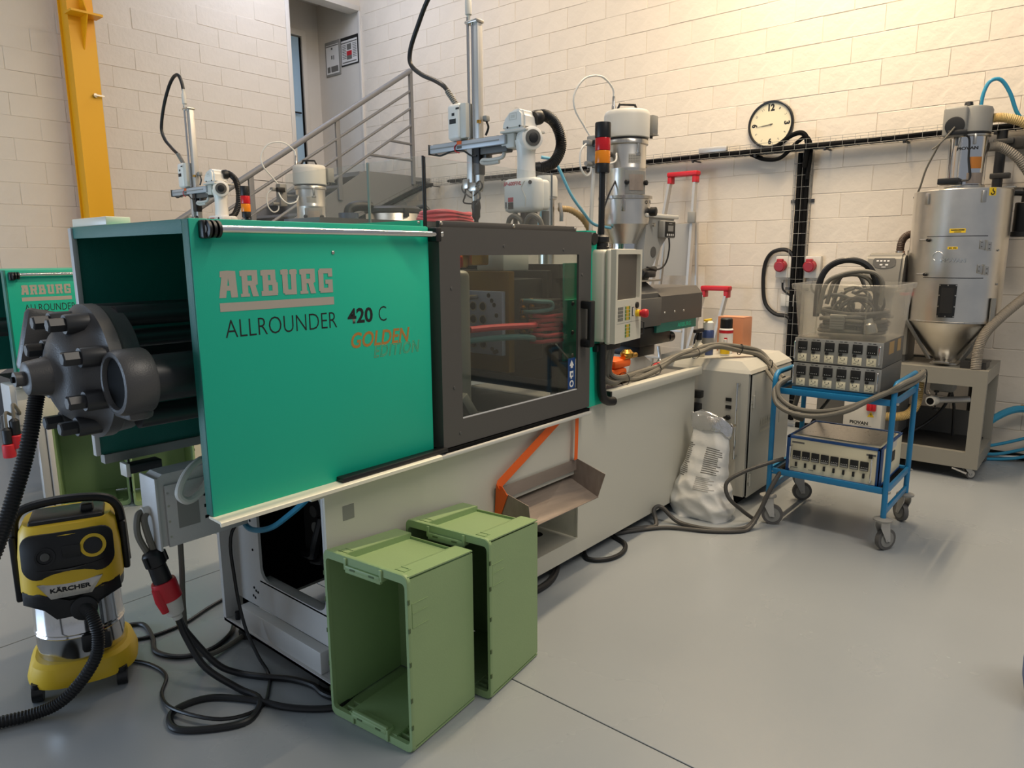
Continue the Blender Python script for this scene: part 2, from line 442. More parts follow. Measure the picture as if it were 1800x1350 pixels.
for i in range(13):
    x1 = 5.66-i*0.28; z = LZ-(i+1)*0.175
    if z < 0.1: break
    bx('tread', STAIR, t, x1-0.27, x1, YS, YW-0.12, z-0.03, z)
yr = YS-0.03
tb('handrail', STAIR, t, [(1.60, yr, 3.96-(6.51-1.60)*0.6265), (6.51, yr, 3.96)], 0.032, 12, sm=False)
for zt_ in (3.72, 3.51, 3.30):
    x0 = 1.75
    tb('rail', STAIR, t, [(x0, yr, zt_-(6.51-x0)*0.612), (6.51, yr, zt_)], 0.017, 8, sm=False)
tb('rail', STAIR, t, [(6.14, yr, 3.07), (6.51, yr, 3.06)], 0.017, 8, sm=False)
tb('rail', STAIR, t, [(5.79, yr, 2.865), (6.51, yr, 2.86)], 0.017, 8, sm=False)
bx('rail_post', STAIR, t, 6.49, 6.535, yr-0.02, yr+0.02, LZ-0.1, 3.98)
for px, z0, z1 in ((5.345, 2.30, 3.21), (4.19, 1.60, 2.49), (3.04, 0.86, 1.77), (1.89, 0.14, 1.05)):
    bx('rail_post', STAIR, t, px-0.03, px+0.03, yr-0.015, yr+0.015, z0, z1, bev=0.004)

# ------------------------------------------------------------------ cable tray on the right wall
def mesh_tray(t, p0, p1, side, up, wid, hgt, mat=GREYP):
    """open wire tray from p0 to p1; side, up: unit vectors across it"""
    p0, p1 = V(p0), V(p1); L = (p1-p0).length; d = (p1-p0)/L; m = MB()
    for s_, u_ in ((0, 0), (0.5, 0), (1, 0), (0, 1), (1, 1), (0, .5), (1, .5)):
        o = side*(wid*s_)+up*(hgt*u_); m.cyl(p0+o, p1+o, 0.0019, n=5)
    n = max(2, int(L/0.10))
    for i in range(n+1):
        c = p0+d*(L*i/n)
        m.tube([c+up*hgt, c, c+side*wid, c+side*wid+up*hgt], 0.0016, 5, sm=False)
    return m.build('tray_wire', mat, t, kind='stuff')
t = thing('cable_tray', 'wire mesh cable tray with black cables running along the right wall', 'cable tray', (6.74, 4.0, 2.55))
mesh_tray(t, (6.66, -0.3, 2.552), (6.66, 7.05, 2.552), X_, Z_, 0.15, 0.085)
for i in range(7):
    tb('cable', BLACKM, t, [(6.680+i*0.0205, y, 2.577+0.006*math.sin(y*2+i)+0.008*(i % 2)) for y in [-0.3+0.7*k for k in range(11)]], 0.0165, 7, 3)
for y in [0.2+0.62*k for k in range(12)]:
    m = MB().box(6.66, 6.842, y-0.01, y+0.01, 2.538, 2.548); m.lathe([(0.012, 2.525), (0.014, 2.538)], (6.68, y, 0), Z_, 10); m.build('bracket', DARKM, t)
m = MB().box(6.655, 6.70, 2.95, 3.24, 2.60, 2.655, bev=0.012); m.build('junction_sleeve', ALU, t)
tb('cable', BLACKM, t, [(6.72, 2.62, 2.585), (6.70, 2.5, 2.60), (6.68, 2.36, 2.68), (6.68, 2.26, 2.69), (6.70, 2.22, 2.60), (6.72, 2.24, 2.40)], 0.022, 8)
tb('cable', BLACKM, t, [(6.75, 2.75, 2.56), (6.72, 2.60, 2.50), (6.70, 2.45, 2.50), (6.72, 2.32, 2.62), (6.73, 2.24, 2.66), (6.74, 2.20, 2.55), (6.75, 2.22, 2.3)], 0.018, 8)
t = thing('vertical_cable_tray', 'vertical wire tray with black cable bundle dropping below the wall clock', 'cable tray', (6.80, 2.28, 0.0))
mesh_tray(t, (6.78, 2.20, 0.06), (6.78, 2.20, 2.55), Y_, X_, 0.15, 0.055)
for i in range(3):
    tb('cable', BLACKM, t, [(6.80+0.012*(i % 2), 2.235+i*0.036, z) for z in (0.07, 0.6, 1.2, 1.8, 2.54)], 0.02, 7, 2)
for z in (0.4, 1.3, 2.1): bx('wall_clip', DARKM, t, 6.834, 6.842, 2.17, 2.38, z, z+0.03)
t = thing('sloping_cable_tray', 'dark cable tray sloping down in front of the staircase landing', 'cable tray', (6.3, 6.98, 2.3))
mesh_tray(t, (6.64, 6.97, 2.54), (5.35, 6.80, 2.02), V((0.0, 0.16, 0)).normalized(), Z_, 0.16, 0.08, DARKM)
for i in range(4):
    tb('cable', BLACKM, t, [(6.68, 6.99+0.035*i, 2.56), (6.3, 6.94+0.035*i, 2.43), (5.8, 6.88+0.035*i, 2.23), (5.36, 6.82+0.035*i, 2.05)], 0.02, 7, 3)

# clock
t = thing('wall_clock', 'round black rimmed wall clock above the cable tray', 'clock', (6.82, 2.605, 2.82))
cc = V((6.846, 2.605, 2.822))
MB().lathe([(0.0, 0), (0.205, 0), (0.210, 0.008), (0.210, 0.036), (0.203, 0.042), (0.192, 0.040), (0.190, 0.026)], cc, -X_, 56, True, False).build('rim', BLACK, t)
MB().cyl(cc-X_*0.020, cc-X_*0.024, 0.191, n=56).build('dial', BEIGE, t)
ctr = cc-X_*0.0245
for n_, hh in ((12, .064), (3, .054), (6, .054), (9, .054), (1, .02), (2, .02), (4, .02), (5, .02), (7, .02), (8, .02), (10, .02), (11, .02)):
    a = 2*PI*n_/12; rr = 0.150 if hh > .03 else 0.155
    rad = V((0, -math.sin(a), math.cos(a))); up = rad; u = (-Y_*math.cos(a)) - Z_*math.sin(a)
    if n_ in (3, 9): up = rad if n_ == 3 else rad
    wv = hh*(0.95 if n_ >= 10 else 0.6)
    p = ctr + rad*(rr-hh/2) - u*(wv/2)
    if n_ == 6: up, u = Z_, -Y_; p = ctr + rad*(rr+hh/2) - u*(wv/2)
    text('numeral', str(n_), INK if hh > .03 else INKG, t, p, u, up, wv, hh, bold=0.05 if hh > .03 else 0)
def hand(name, ang, L, wd):
    a = math.radians(ang); rad = V((0, -math.sin(a), math.cos(a))); s_ = V((0, math.cos(a), math.sin(a)))
    MB().prism([(-wd, -0.02), (wd, -0.02), (wd*0.5, L), (-wd*0.5, L)], lambda a_, b_: ctr-X_*0.004+s_*a_+rad*b_, lambda a_, b_: ctr-X_*0.0055+s_*a_+rad*b_).build(name, INKG, t)
hand('hour_hand', 262, 0.085, 0.004); hand('minute_hand', 264, 0.135, 0.003)
MB().cyl(ctr, ctr-X_*0.008, 0.006).build('hub', INKG, t)

# red three-phase sockets
SOCKR = pbr('socket_red', '#A3202B', 0.4)
def red_socket(y, label):
    t = thing('power_socket', label, 'socket', (6.83, y, 1.50), 'red wall sockets')
    bx('back_box', WHITEG, t, 6.78, 6.842, y-0.07, y+0.07, 1.42, 1.62, bev=0.008)
    m = MB().cyl((6.78, y+0.01, 1.535), (6.72, y+0.015, 1.525), 0.050, 0.053, 24); m.build('socket_cover', SOCKR, t)
    m = MB().cyl((6.72, y+0.015, 1.525), (6.712, y+0.015, 1.524), 0.047, 0.04, 24); m.box(6.715, 6.76, y-0.015, y+0.045, 1.56, 1.595, bev=0.01); m.build('hinged_lid', SOCKR, t)
    MB().cyl((6.79, y, 1.40), (6.79, y, 1.375), 0.016).build('cable_gland', GREYP, t)
    tb('cord', BLACK, t, [(6.79, y, 1.38), (6.79, y-0.01, 1.31), (6.80, y-0.07, 1.26), (6.81, y-0.11, 1.24)], 0.010)
red_socket(2.395, 'red round power socket on the wall left of the vertical cable tray')
red_socket(2.13, 'red round power socket on the wall right of the vertical cable tray')
t = thing('junction_box', 'small grey junction box on the wall under the left red socket', 'box', (6.83, 2.34, 1.21))
bx('housing', WHITEG, t, 6.80, 6.842, 2.28, 2.41, 1.15, 1.27, bev=0.006); bx('lid', WHITEG, t, 6.794, 6.80, 2.285, 2.405, 1.155, 1.265, bev=0.003)
tag(MB().tube([(6.80, 2.30, 1.02), (6.80, 2.34, 1.06), (6.81, 2.46, 1.08), (6.82, 2.56, 1.18), (6.82, 2.59, 1.38), (6.82, 2.58, 1.55), (6.81, 2.52, 1.65), (6.80, 2.42, 1.68), (6.80, 2.35, 1.66), (6.80, 2.31, 1.60)], 0.019, 8).build('wall_cable', BLACK), 'thick black cable looped on the wall around the left red socket', 'cable')
# ================================================================== INJECTION MOULDING MACHINE (front)
def rrect(x0, y0, x1, y1, r, n=6):
    out = []
    for cx_, cy0, a0 in ((x1-r, y1-r, 0), (x0+r, y1-r, 90), (x0+r, y0+r, 180), (x1-r, y0+r, 270)):
        for i in range(n+1):
            a = math.radians(a0+90*i/n); out.append((cx_+r*math.cos(a), cy0+r*math.sin(a)))
    return out
def plate_hole(m, outer, inner, f0, f1):
    """plate with one hole; outer=(x0,y0,x1,y1); inner: list of points around its own centre, counter-clockwise"""
    x0, y0, x1, y1 = outer
    cx_ = sum(p[0] for p in inner)/len(inner); cy0 = sum(p[1] for p in inner)/len(inner)
    op = []
    for px, py in inner:
        dx, dy = px-cx_, py-cy0
        k = min(((x1-cx_)/dx if dx > 1e-9 else (x0-cx_)/dx if dx < -1e-9 else 1e9), ((y1-cy0)/dy if dy > 1e-9 else (y0-cy0)/dy if dy < -1e-9 else 1e9))
        op.append([cx_+dx*k, cy0+dy*k])
    for c in ((x0, y0), (x1, y0), (x1, y1), (x0, y1)):
        i = min(range(len(op)), key=lambda j: (op[j][0]-c[0])**2+(op[j][1]-c[1])**2); op[i] = list(c)
    n = len(inner); bm = m.bm
    for f in (f0, f1):
        pass
    A0 = [bm.verts.new(f0(*p)) for p in op]; B0 = [bm.verts.new(f0(*p)) for p in inner]
    A1 = [bm.verts.new(f1(*p)) for p in op]; B1 = [bm.verts.new(f1(*p)) for p in inner]
    for i in range(n):
        j = (i+1) % n
        bm.faces.new((A0[i], A0[j], B0[j], B0[i])); bm.faces.new((A1[j], A1[i], B1[i], B1[j]))
        bm.faces.new((A0[j], A0[i], A1[i], A1[j])); bm.faces.new((B0[i], B0[j], B1[j], B1[i]))
    return m

ARB = {
 'A': [[(0, 0), (.36, 0), (.60, .98), (.24, .98)], [(.64, 0), (1, 0), (.94, .98), (.50, 1)], [(.2, .26), (.85, .26), (.85, .44), (.28, .44)], [(.10, .76), (.5, .76), (.5, 1), (.12, .98)]],
 'R': [R(.10, 0, .42, 1), R(0, .78, .15, .98), R(0, 0, .50, .12), R(.4, .80, .98, 1), R(.66, .45, .98, .9), R(.3, .42, .90, .60), [(.52, .45), (.84, .45), (1, 0), (.66, 0)]],
 'B': [R(.10, 0, .42, 1), R(0, .78, .15, .98), R(0, 0, .95, .19), R(.4, .80, .86, 1), R(.56, .5, .86, .9), R(.3, .41, .9, .59), R(.64, .08, .97, .5)],
 'U': [R(.10, .06, .42, 1), R(0, .80, .46, .98), R(.62, 0, .94, 1), R(.54, .80, 1, .98), R(.2, 0, .8, .2)],
 'G': [R(.04, .08, .37, .94), R(.12, .80, .97, 1), R(.12, 0, .97, .2), R(.66, .05, .97, .52), R(.48, .36, .97, .54), R(.68, .66, .97, .9)],
}
def arburg(parent, o, W, H, mat, u=X_, v=Z_, name='logo', depth=0.0007):
    polys = []; cw = W/6
    for i, ch in enumerate('ARBURG'):
        for p in ARB[ch]: polys.append([((i+a*0.86)*cw, b*H) for a, b in p])
    return decal(name, mat, parent, polys, o, u, v, depth)

M1 = thing('moulding_machine', 'large teal and cream injection moulding machine with grey glazed door standing nearest', 'machine', (2.6, 2.45, 0))
t = M1
# base
BX0, BX1, BY0, BY1 = 1.395, 4.30, 2.05, 2.86
m = MB()
m.box(BX0, 2.35, BY0, BY0+0.012, 0.06, 0.862); m.box(2.962, BX1, BY0, BY0+0.012, 0.06, 0.862)
m.box(2.35, 2.962, BY0, BY0+0.012, 0.06, 0.156); m.box(2.35, 2.962, BY0, BY0+0.012, 0.52, 0.862)
m.build('front_panel', CREAM, t, flat=True)
m = MB()
m.box(2.34, 2.972, BY0+0.012, BY0+0.38, 0.142, 0.154); m.box(2.34, 2.972, BY0+0.38, BY0+0.392, 0.142, 0.60)
m.box(2.338, 2.348, BY0+0.012, BY0+0.38, 0.154, 0.60); m.box(2.964, 2.974, BY0+0.012, BY0+0.38, 0.154, 0.60); m.box(2.34, 2.972, BY0+0.012, BY0+0.10, 0.52, 0.532)
m.build('discharge_recess', CREAM, t, flat=True)
MB().cyl((2.86, BY0+0.2, 0.1545), (2.86, BY0+0.2, 0.156), 0.035).build('drain_hole', BLACKM, t)
bx('rear_panel', CREAM, t, BX0+0.02, BX1, BY1-0.012, BY1, 0.06, 0.862)
bx('right_end_panel', CREAM, t, BX1-0.012, BX1, BY0+0.012, BY1-0.012, 0.06, 0.862)
bx('bench_top', MIDM, t, 2.99, BX1, BY0+0.012, BY1, 0.862, 0.882)
bx('label_plate', GREYP, t, 1.47, 1.52, BY0-0.0015, BY0, 0.70, 0.755)
# left end frame
m = MB(); EX = 1.455
plate_hole(m, (BY0+0.012, 0.165, BY1, 0.85), rrect(2.165, 0.30, 2.63, 0.775, 0.055), lambda a, b: V((EX, a, b)), lambda a, b: V((EX+0.012, a, b)))
e = m.build('end_frame', FRAMEG, t)
m = MB()
for y, z in ((2.69, .245), (2.675, .235), (2.66, .232), (2.70, .205), (2.685, .20), (2.14, .26), (2.12, .255), (2.10, .2), (2.69, .72), (2.685, .55), (2.68, .42)):
    m.cyl((EX-0.0015, y, z), (EX+0.001, y, z), 0.006, n=8)
m.build('bolt_holes', BLACKM, e, kind='stuff')
bx('frame_rim', FRAMEG, e, EX, EX+0.05, 2.16, 2.64, 0.285, 0.298, bev=0.003)
m = MB()
m.box(BX0, BX0+0.012, BY0+0.012, BY1, 0.06, 0.075); m.box(BX0, EX+0.02, BY0+0.012, BY1, 0.06, 0.072)
m.build('foot_flange', FRAMEG, t)
m = MB(); m.box(BX0+0.012, EX, BY0+0.10, 2.74, 0.072, 0.165, bev=0.004); m.build('channel', FRAMEG, t)
bx('corner_post', FRAMEG, t, BX0, EX, BY1-0.018, BY1+0.004, 0.06, 0.85)
bx('front_post', FRAMEG, t, BX0, EX, BY0+0.013, BY0+0.024, 0.072, 0.85)
MB().cyl((BX0+0.035, 2.80, 0.072), (BX0+0.035, 2.80, 0.105), 0.014, n=10).build('leveling_bolt', BLACK, t)
for x, y in ((1.46, 2.76), (1.46, 2.16), (2.6, 2.16), (2.6, 2.76), (4.15, 2.16), (4.15, 2.76)):
    MB().lathe([(0.05, 0), (0.05, 0.025), (0.02, 0.035), (0.02, 0.062)], (x, y, 0), Z_, 18).build('machine_foot', DARKM, t)
# interior seen through the end opening
bx('shade_lining', BLACKM, t, 2.34, 2.345, 2.07, 2.84, 0.08, 0.84); bx('shade_lining', BLACKM, t, 1.48, 2.33, 2.835, 2.845, 0.08, 0.84); bx('shade_lining', BLACKM, t, 1.48, 2.33, 2.068, 2.075, 0.08, 0.84); bx('shade_lining', BLACKM, t, 1.48, 2.33, 2.08, 2.83, 0.845, 0.85)  # black sheets added to darken the interior, in place of real shade
it = bx('motor_block', BLACKM, t, 1.95, 2.30, 2.15, 2.60, 0.45, 0.84)
m = MB(); m.prism(rrect(2.36, 0.30, 2.66, 0.60, 0.04), lambda a, b: V((1.70, a, b)), lambda a, b: V((1.715, a, b))); m.build('pump_plate', DARKM, t)
for y, z, r in ((2.57, .47, .028), (2.58, .545, .026), (2.50, .55, .014), (2.44, .50, .03), (2.39, .49, .028)):
    MB().cyl((1.694, y, z), (1.70, y, z), r, n=20).build('port_disc', GREYD if r < .027 else GREYP, t)
MB().lathe([(0.10, 0), (0.115, 0.02), (0.115, 0.26), (0.08, 0.30)], (1.70, 2.32, 0.64), X_, 24).build('electric_motor', BLACK, t)
decal('label_plate', PAPER, t, [R(0, 0, 0.055, 0.03)], (1.697, 2.36, 0.655), -Y_, Z_, 0.002)
tb('steel_hose', STEEL, t, [(1.66, 2.47, 0.70), (1.64, 2.44, 0.71), (1.64, 2.43, 0.66), (1.66, 2.43, 0.58)], 0.008)
tb('black_hose', BLACK, t, [(1.62, 2.40, 0.58), (1.60, 2.42, 0.48), (1.62, 2.48, 0.40), (1.66, 2.6, 0.36)], 0.022)
tb('black_hose', BLACK, t, [(1.66, 2.36, 0.60), (1.64, 2.37, 0.48), (1.64, 2.44, 0.38), (1.66, 2.55, 0.34)], 0.018)
tb('blue_hose', BLUEH, t, [(1.42, 2.72, 0.70), (1.41, 2.67, 0.60), (1.40, 2.606, 0.559), (1.40, 2.518, 0.567), (1.40, 2.41, 0.609), (1.40, 2.303, 0.677), (1.41, 2.20, 0.755), (1.44, 2.15, 0.82)], 0.0115)
bx('oil_tank', DARKM, t, 2.35, 4.2, 2.5, 2.82, 0.12, 0.80)

# teal clamp guard
GX0, GX1, GY0, GY1, GZ0, GZ1 = 0.978, 1.905, 2.02, 2.926, 0.866, 1.757
g = bx('clamp_guard', TEAL, t, GX0+0.002, GX1-0.008, GY0, GY0+0.018, GZ0, GZ1, bev=0.003)
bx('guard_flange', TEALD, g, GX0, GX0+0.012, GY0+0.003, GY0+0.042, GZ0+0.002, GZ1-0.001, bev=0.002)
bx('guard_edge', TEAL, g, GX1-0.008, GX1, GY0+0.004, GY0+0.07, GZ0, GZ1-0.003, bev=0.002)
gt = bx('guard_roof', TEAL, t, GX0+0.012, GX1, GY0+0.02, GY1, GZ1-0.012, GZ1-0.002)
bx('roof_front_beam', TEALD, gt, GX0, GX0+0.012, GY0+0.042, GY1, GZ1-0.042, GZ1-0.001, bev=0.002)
bx('roof_upstand', TEAL, gt, GX1-0.012, GX1, GY0+0.03, GY1, GZ1, GZ1+0.024)
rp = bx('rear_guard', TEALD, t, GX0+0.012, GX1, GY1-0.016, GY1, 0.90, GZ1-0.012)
bx('rear_post', FRAMEG, rp, GX0-0.006, GX0+0.012, GY1-0.025, GY1+0.004, 0.90, GZ1-0.004, bev=0.002)
bx('rear_bottom_strip', GREYP, rp, GX0+0.02, GX1, GY1-0.03, GY1+0.01, 0.865, 0.90)
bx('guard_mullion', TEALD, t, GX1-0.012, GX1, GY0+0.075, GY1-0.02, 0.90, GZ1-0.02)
bx('cream_slab', CREAML, t, GX0+0.01, GX0+0.09, 2.62, 2.925, GZ1-0.001, GZ1+0.028, bev=0.003)
for x, z in ((1.462, 1.66), (1.88, 1.772)):
    MB().lathe([(0.006, 0), (0.006, 0.003), (0.003, 0.005)], (x, GY0 if z < 1.7 else GY0+0.03, z), -Y_, 12).build('screw', STEEL, g)
m = MB().cyl((1.03, 1.998, 1.732), (1.03, 1.998, 1.732-0.0), 0.001) if False else MB()
rb = bx('roller_bracket', BLACK, t, 1.003, 1.03, 1.988, GY0, 1.700, 1.752, bev=0.006)
for i in range(3):
    MB().lathe([(0.010, 0), (0.025, 0.002), (0.025, 0.010), (0.010, 0.012)], (1.012+i*0.015, 1.992, 1.727), X_, 22).build('roller', BLACK, rb)
MB().cyl((1.0095, 1.992, 1.727), (1.0115, 1.992, 1.727), 0.012, n=16).build('axle', GREYP, rb)
cy('guide_rod', CHROME, t, (1.055, 1.992, 1.727), (1.945, 1.992, 1.727), 0.0115)
bx('rod_end_block', BLACK, t, 1.905, 1.934, 1.98, GY0+0.02, 1.70, 1.752, bev=0.004)
# bottom rail
m = MB(); m.prism([(GY0+0.02, 0.868), (1.972, 0.866), (1.966, 0.862), (1.966, 0.850), (1.972, 0.850), (1.974, 0.858), (GY0+0.02, 0.860)], lambda a, b: V((0.974, a, b)), lambda a, b: V((1.897, a, b)))
m.build('guide_rail', CREAML, t)
bx('rail_bracket', CREAM, t, 1.30, 1.42, 1.985, 2.05, 0.835, 0.858)
bx('lower_rail', WHITEG, t, 1.897, 2.975, 1.978, 2.05, 0.842, 0.858, bev=0.004)
bx('brush_strip', BLACK, t, 1.43, 1.945, 1.982, GY0+0.002, 0.868, 0.884, bev=0.003)
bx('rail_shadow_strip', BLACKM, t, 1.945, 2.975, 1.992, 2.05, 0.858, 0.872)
# lettering
arburg(g, (1.052, GY0, 1.528), 0.414, 0.080, TAUPE)
decal('logo_bar', TAUPE, g, [R(0, 0, 0.405, 0.026)], (1.052, GY0, 1.487), X_, Z_, 0.0007)
text('lettering', 'ALLROUNDER', INK, g, (1.063, GY0, 1.408), X_, Z_, 0.402, 0.054, bold=-0.012)
text('lettering', '420', INK, g, (1.510, GY0, 1.415), X_, Z_, 0.110, 0.054, bold=0.028)
text('lettering', 'C', INK, g, (1.647, GY0, 1.415), X_, Z_, 0.036, 0.054, bold=-0.012)
text('lettering', 'GOLDEN', GOLD, g, (1.520, GY0, 1.328), X_, Z_, 0.272, 0.056, bold=0.02, shear=0.22)
text('lettering', 'EDITION', GOLDL, g, (1.618, GY0, 1.285), X_, Z_, 0.222, 0.046, shear=0.22, outline=0.011, space=1.12)

# cast clamp end piece (axis along X at y 2.45, z 1.295)
AX = V((0, 2.45, 1.295))
def ax(x): return V((x, AX.y, AX.z))
c = thing('clamp_casting', 'dark grey cast iron clamp end with hexagon bolts and conical nose beside the teal guard', 'casting', (0.8, 2.45, 1.295))
m = MB(); m.lathe([(0.022, 0.625), (0.022, 0.650), (0.042, 0.651), (0.050, 0.655), (0.060, 0.712), (0.070, 0.722), (0.10, 0.730), (0.130, 0.745), (0.150, 0.768), (0.166, 0.797), (0.195, 0.816), (0.212, 0.822), (0.212, 0.858), (0.206, 0.864), (0.204, 0.870), (0.200, 0.915), (0.19, 0.92)], V((0, AX.y, AX.z)), X_, 48)
body = m.build('casting_body', IRON, c)
MB().cyl(ax(0.618), ax(0.6255), 0.010, n=6).build('hex_socket', BLACKM, body)
for k in range(8):
    a = math.radians(22.5+45*k); d = V((0, math.cos(a), math.sin(a))); p = d*0.170
    b = MB().lathe([(0.029, 0.752), (0.031, 0.756), (0.031, 0.83)], (0, AX.y+p.y, AX.z+p.z), X_, 20).build('bolt', IRONS, c)
    MB().lathe([(0.018, 0.706), (0.0225, 0.710), (0.0225, 0.755)], (0, AX.y+p.y, AX.z+p.z), X_, 6).build('bolt_head', IRONS, b)
def boss(y, z, r, x0, x1, nm):
    m = MB(); q = V((0, y, z))
    m.lathe([(r*0.74, x0+0.035), (r*0.76, x0+0.010), (r*0.80, x0+0.002), (r*0.86, x0), (r*0.94, x0+0.003), (r, x0+0.018), (r, x1-0.006), (r*0.97, x1)], q, X_, 32)
    o = m.build('tie_bar_boss', IRON, c); MB().cyl((x0+0.014, y, z), (x0+0.030, y, z), r*0.75, n=30).build('boss_bore', BLACKM, o); return o
boss(2.188, 1.288, 0.098, 0.796, 0.890, '')
boss(2.705, 1.288, 0.098, 0.795, 0.925, '')
m = MB(); m.box(0.82, 0.90, 2.16, 2.74, 1.17, 1.255, bev=0.02); m.build('casting_web', IRON, c)
rot = Matrix.Rotation(math.radians(-8), 3, 'Y')
m = MB(); m.box(0.735, 0.91, 2.73, 2.78, 1.26, 1.47, bev=0.018, rot=Matrix.Rotation(math.radians(14), 3, 'Y')); m.build('side_lug', IRON, c)
cy('tie_bar', IRONS, c, (0.88, 2.190, 1.288), (1.95, 2.195, 1.288), 0.072, n=28)
cy('tie_bar', IRONS, c, (0.90, 2.705, 1.288), (1.95, 2.705, 1.288), 0.072, n=28)
cy('tie_bar', IRONS, c, (0.90, 2.40, 1.465), (1.95, 2.40, 1.465), 0.034, n=20)
cy('tie_bar', IRONS, c, (0.90, 2.42, 1.39), (1.95, 2.42, 1.39), 0.03, n=20)
cy('tie_bar', IRONS, c, (0.90, 2.56, 1.465), (1.95, 2.56, 1.465), 0.034, n=20)
cy('tie_bar', IRONS, c, (0.90, 2.30, 1.155), (1.95, 2.30, 1.155), 0.036, n=20)

# grey sliding door with window
DX0, DX1, DY0, DY1, DZ0, DZ1 = 1.938, 2.982, 2.0, 2.075, 0.877, 1.756
WX0, WX1, WZ0, WZ1 = 2.052, 2.876, 0.982, 1.648
m = MB()
plate_hole(m, (DX0, DZ0, DX1, DZ1), rrect(WX0, WZ0, WX1, WZ1, 0.004, 2), lambda a, b: V((a, DY0, b)), lambda a, b: V((a, DY0+0.012, b)))
m.box(DX0, DX0+0.012, DY0+0.012, DY1, DZ0, DZ1); m.box(DX1-0.012, DX1, DY0+0.012, DY1, DZ0, DZ1); m.box(DX0+0.012, DX1-0.012, DY0+0.012, DY1, DZ1-0.012, DZ1); m.box(DX0+0.012, DX1-0.012, DY0+0.012, DY1, DZ0, DZ0+0.012)
dr = m.build('sliding_door', GREY, t, flat=True)
bx('window_pane', WINDOW, dr, WX0-0.01, WX1+0.01, DY0+0.013, DY0+0.019, WZ0-0.01, WZ1+0.01)
bx('window_seal', PAPER, dr, WX0, WX1, DY0+0.004, DY0+0.012, WZ0, WZ0+0.004)
m = MB().tube([(2.915, 2.0, 1.415), (2.915, 1.945, 1.410), (2.915, 1.945, 1.205), (2.915, 2.0, 1.20)], 0.016, 8, sm=False)
m = MB(); m.box(2.895, 2.935, 1.94, 1.962, 1.20, 1.425, bev=0.006); m.box(2.893, 2.937, 1.945, 2.0, 1.385, 1.425, bev=0.006); m.box(2.893, 2.937, 1.945, 2.0, 1.195, 1.235, bev=0.006)
m.build('door_handle', BLACK, dr)
for x, z in ((2.035, 0.925), (2.32, 1.685), (2.0, 1.52), (2.005, 1.12), (2.75, 1.67), (2.905, 1.55)):
    MB().lathe([(0.007, 0), (0.006, 0.003)], (x, DY0, z), -Y_, 10).build('rivet', GREYD, dr)
bx('door_cap', GREY, t, 1.995, 2.93, 2.055, 2.075, 1.757, 1.783, bev=0.003)
m = MB()
for x in (2.005, 2.45, 2.92): m.lathe([(0.009, 0), (0.006, 0.005)], (x, 2.055, 1.772), -Y_, 12)
m.build('cap_screws', STEEL, t, kind='stuff')
decal('safety_sticker', ICONB, dr, [R(0, 0, 0.062, 0.155)], (WX1-0.066, DY0+0.0128, WZ0+0.008), X_, Z_, 0.0)
pic = [[(.012, .116), (.03, .146), (.05, .116)], R(.022, .105, .040, .118), R(.015, .06, .045, .09), R(.022, .052, .034, .06)]
pic.append([(0.031+0.018*math.cos(k*PI/8), 0.026+0.018*math.sin(k*PI/8)) for k in range(16)])
decal('sticker_symbols', PAPER, dr, pic, (WX1-0.066, DY0+0.0125, WZ0+0.008), X_, Z_, 0.0002)
decal('sticker_symbols', ICONB, dr, [[(0.031+0.010*math.cos(k*PI/8), 0.026+0.010*math.sin(k*PI/8)) for k in range(16)], R(.027, .066, .040, .080)], (WX1-0.066, DY0+0.0122, WZ0+0.008), X_, Z_, 0.0002)

# teal pillar between door and terminal
m = MB(); m.box(2.985, 3.075, 2.03, 2.05, 0.862, 1.70)
cv = [(3.075, 1.30), (3.075, 0.862)]
poly = [(3.075, 1.30), (3.075, 0.862), (3.26, 0.862), (3.20, 0.875), (3.16, 0.90), (3.135, 0.95), (3.125, 1.05), (3.12, 1.30)]
m.prism(poly, lambda a, b: V((a, 2.032, b)), lambda a, b: V((a, 2.05, b))); m.build('teal_pillar', TEAL, t)
bx('teal_block', TEAL, t, 2.985, 3.07, 2.03, 2.10, 1.69, 1.765, bev=0.004)
MB().cyl((3.02, 2.03, 1.725), (3.02, 2.005, 1.725), 0.03, n=20).build('guide_pulley', BLACK, t)
# inside of the tool area
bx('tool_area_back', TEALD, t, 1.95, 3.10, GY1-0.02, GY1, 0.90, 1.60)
bx('tool_area_floor', DARKM, t, 1.95, 3.10, 2.09, 2.88, 0.87, 0.88)
m = MB(); m.box(2.19, 2.29, 2.16, 2.88, 0.93, 1.585, bev=0.03, seg=4); m.build('moving_platen', MIDM, t)
m = MB(); m.box(2.20, 2.245, 2.12, 2.15, 0.93, 1.05, bev=0.004, rot=Matrix.Rotation(math.radians(-35), 3, 'Y')); m.box(2.22, 2.36, 2.12, 2.24, 0.88, 0.935, bev=0.008); m.build('platen_foot', MIDM, t)
MB().lathe([(0.016, 0), (0.016, 0.012), (0.01, 0.02)], (2.285, 2.15, 0.935), Z_, 12).build('foot_bolt', BLACK, t)
m = MB(); plate_hole(m, (2.17, 0.93, 2.88, 1.60), rrect(2.32, 1.05, 2.72, 1.50, 0.05), lambda a, b: V((2.945, a, b)), lambda a, b: V((3.04, a, b))); m.build('fixed_platen', DARKM, t)
bx('platen_plate', DARKM, t, 2.90, 2.944, 2.21, 2.84, 1.0, 1.57, bev=0.01)
mo = bx('mould_half', MOLD, t, 2.575, 2.60, 2.235, 2.72, 1.165, 1.475, bev=0.003)
m = MB(); m.box(2.60, 2.645, 2.215, 2.74, 1.08, 1.57, bev=0.003); m.build('mould_block', BRONZE, mo)
m = MB(); m.box(2.645, 2.90, 2.24, 2.70, 1.12, 1.53, bev=0.004); m.build('mould_block', DARKM, mo)
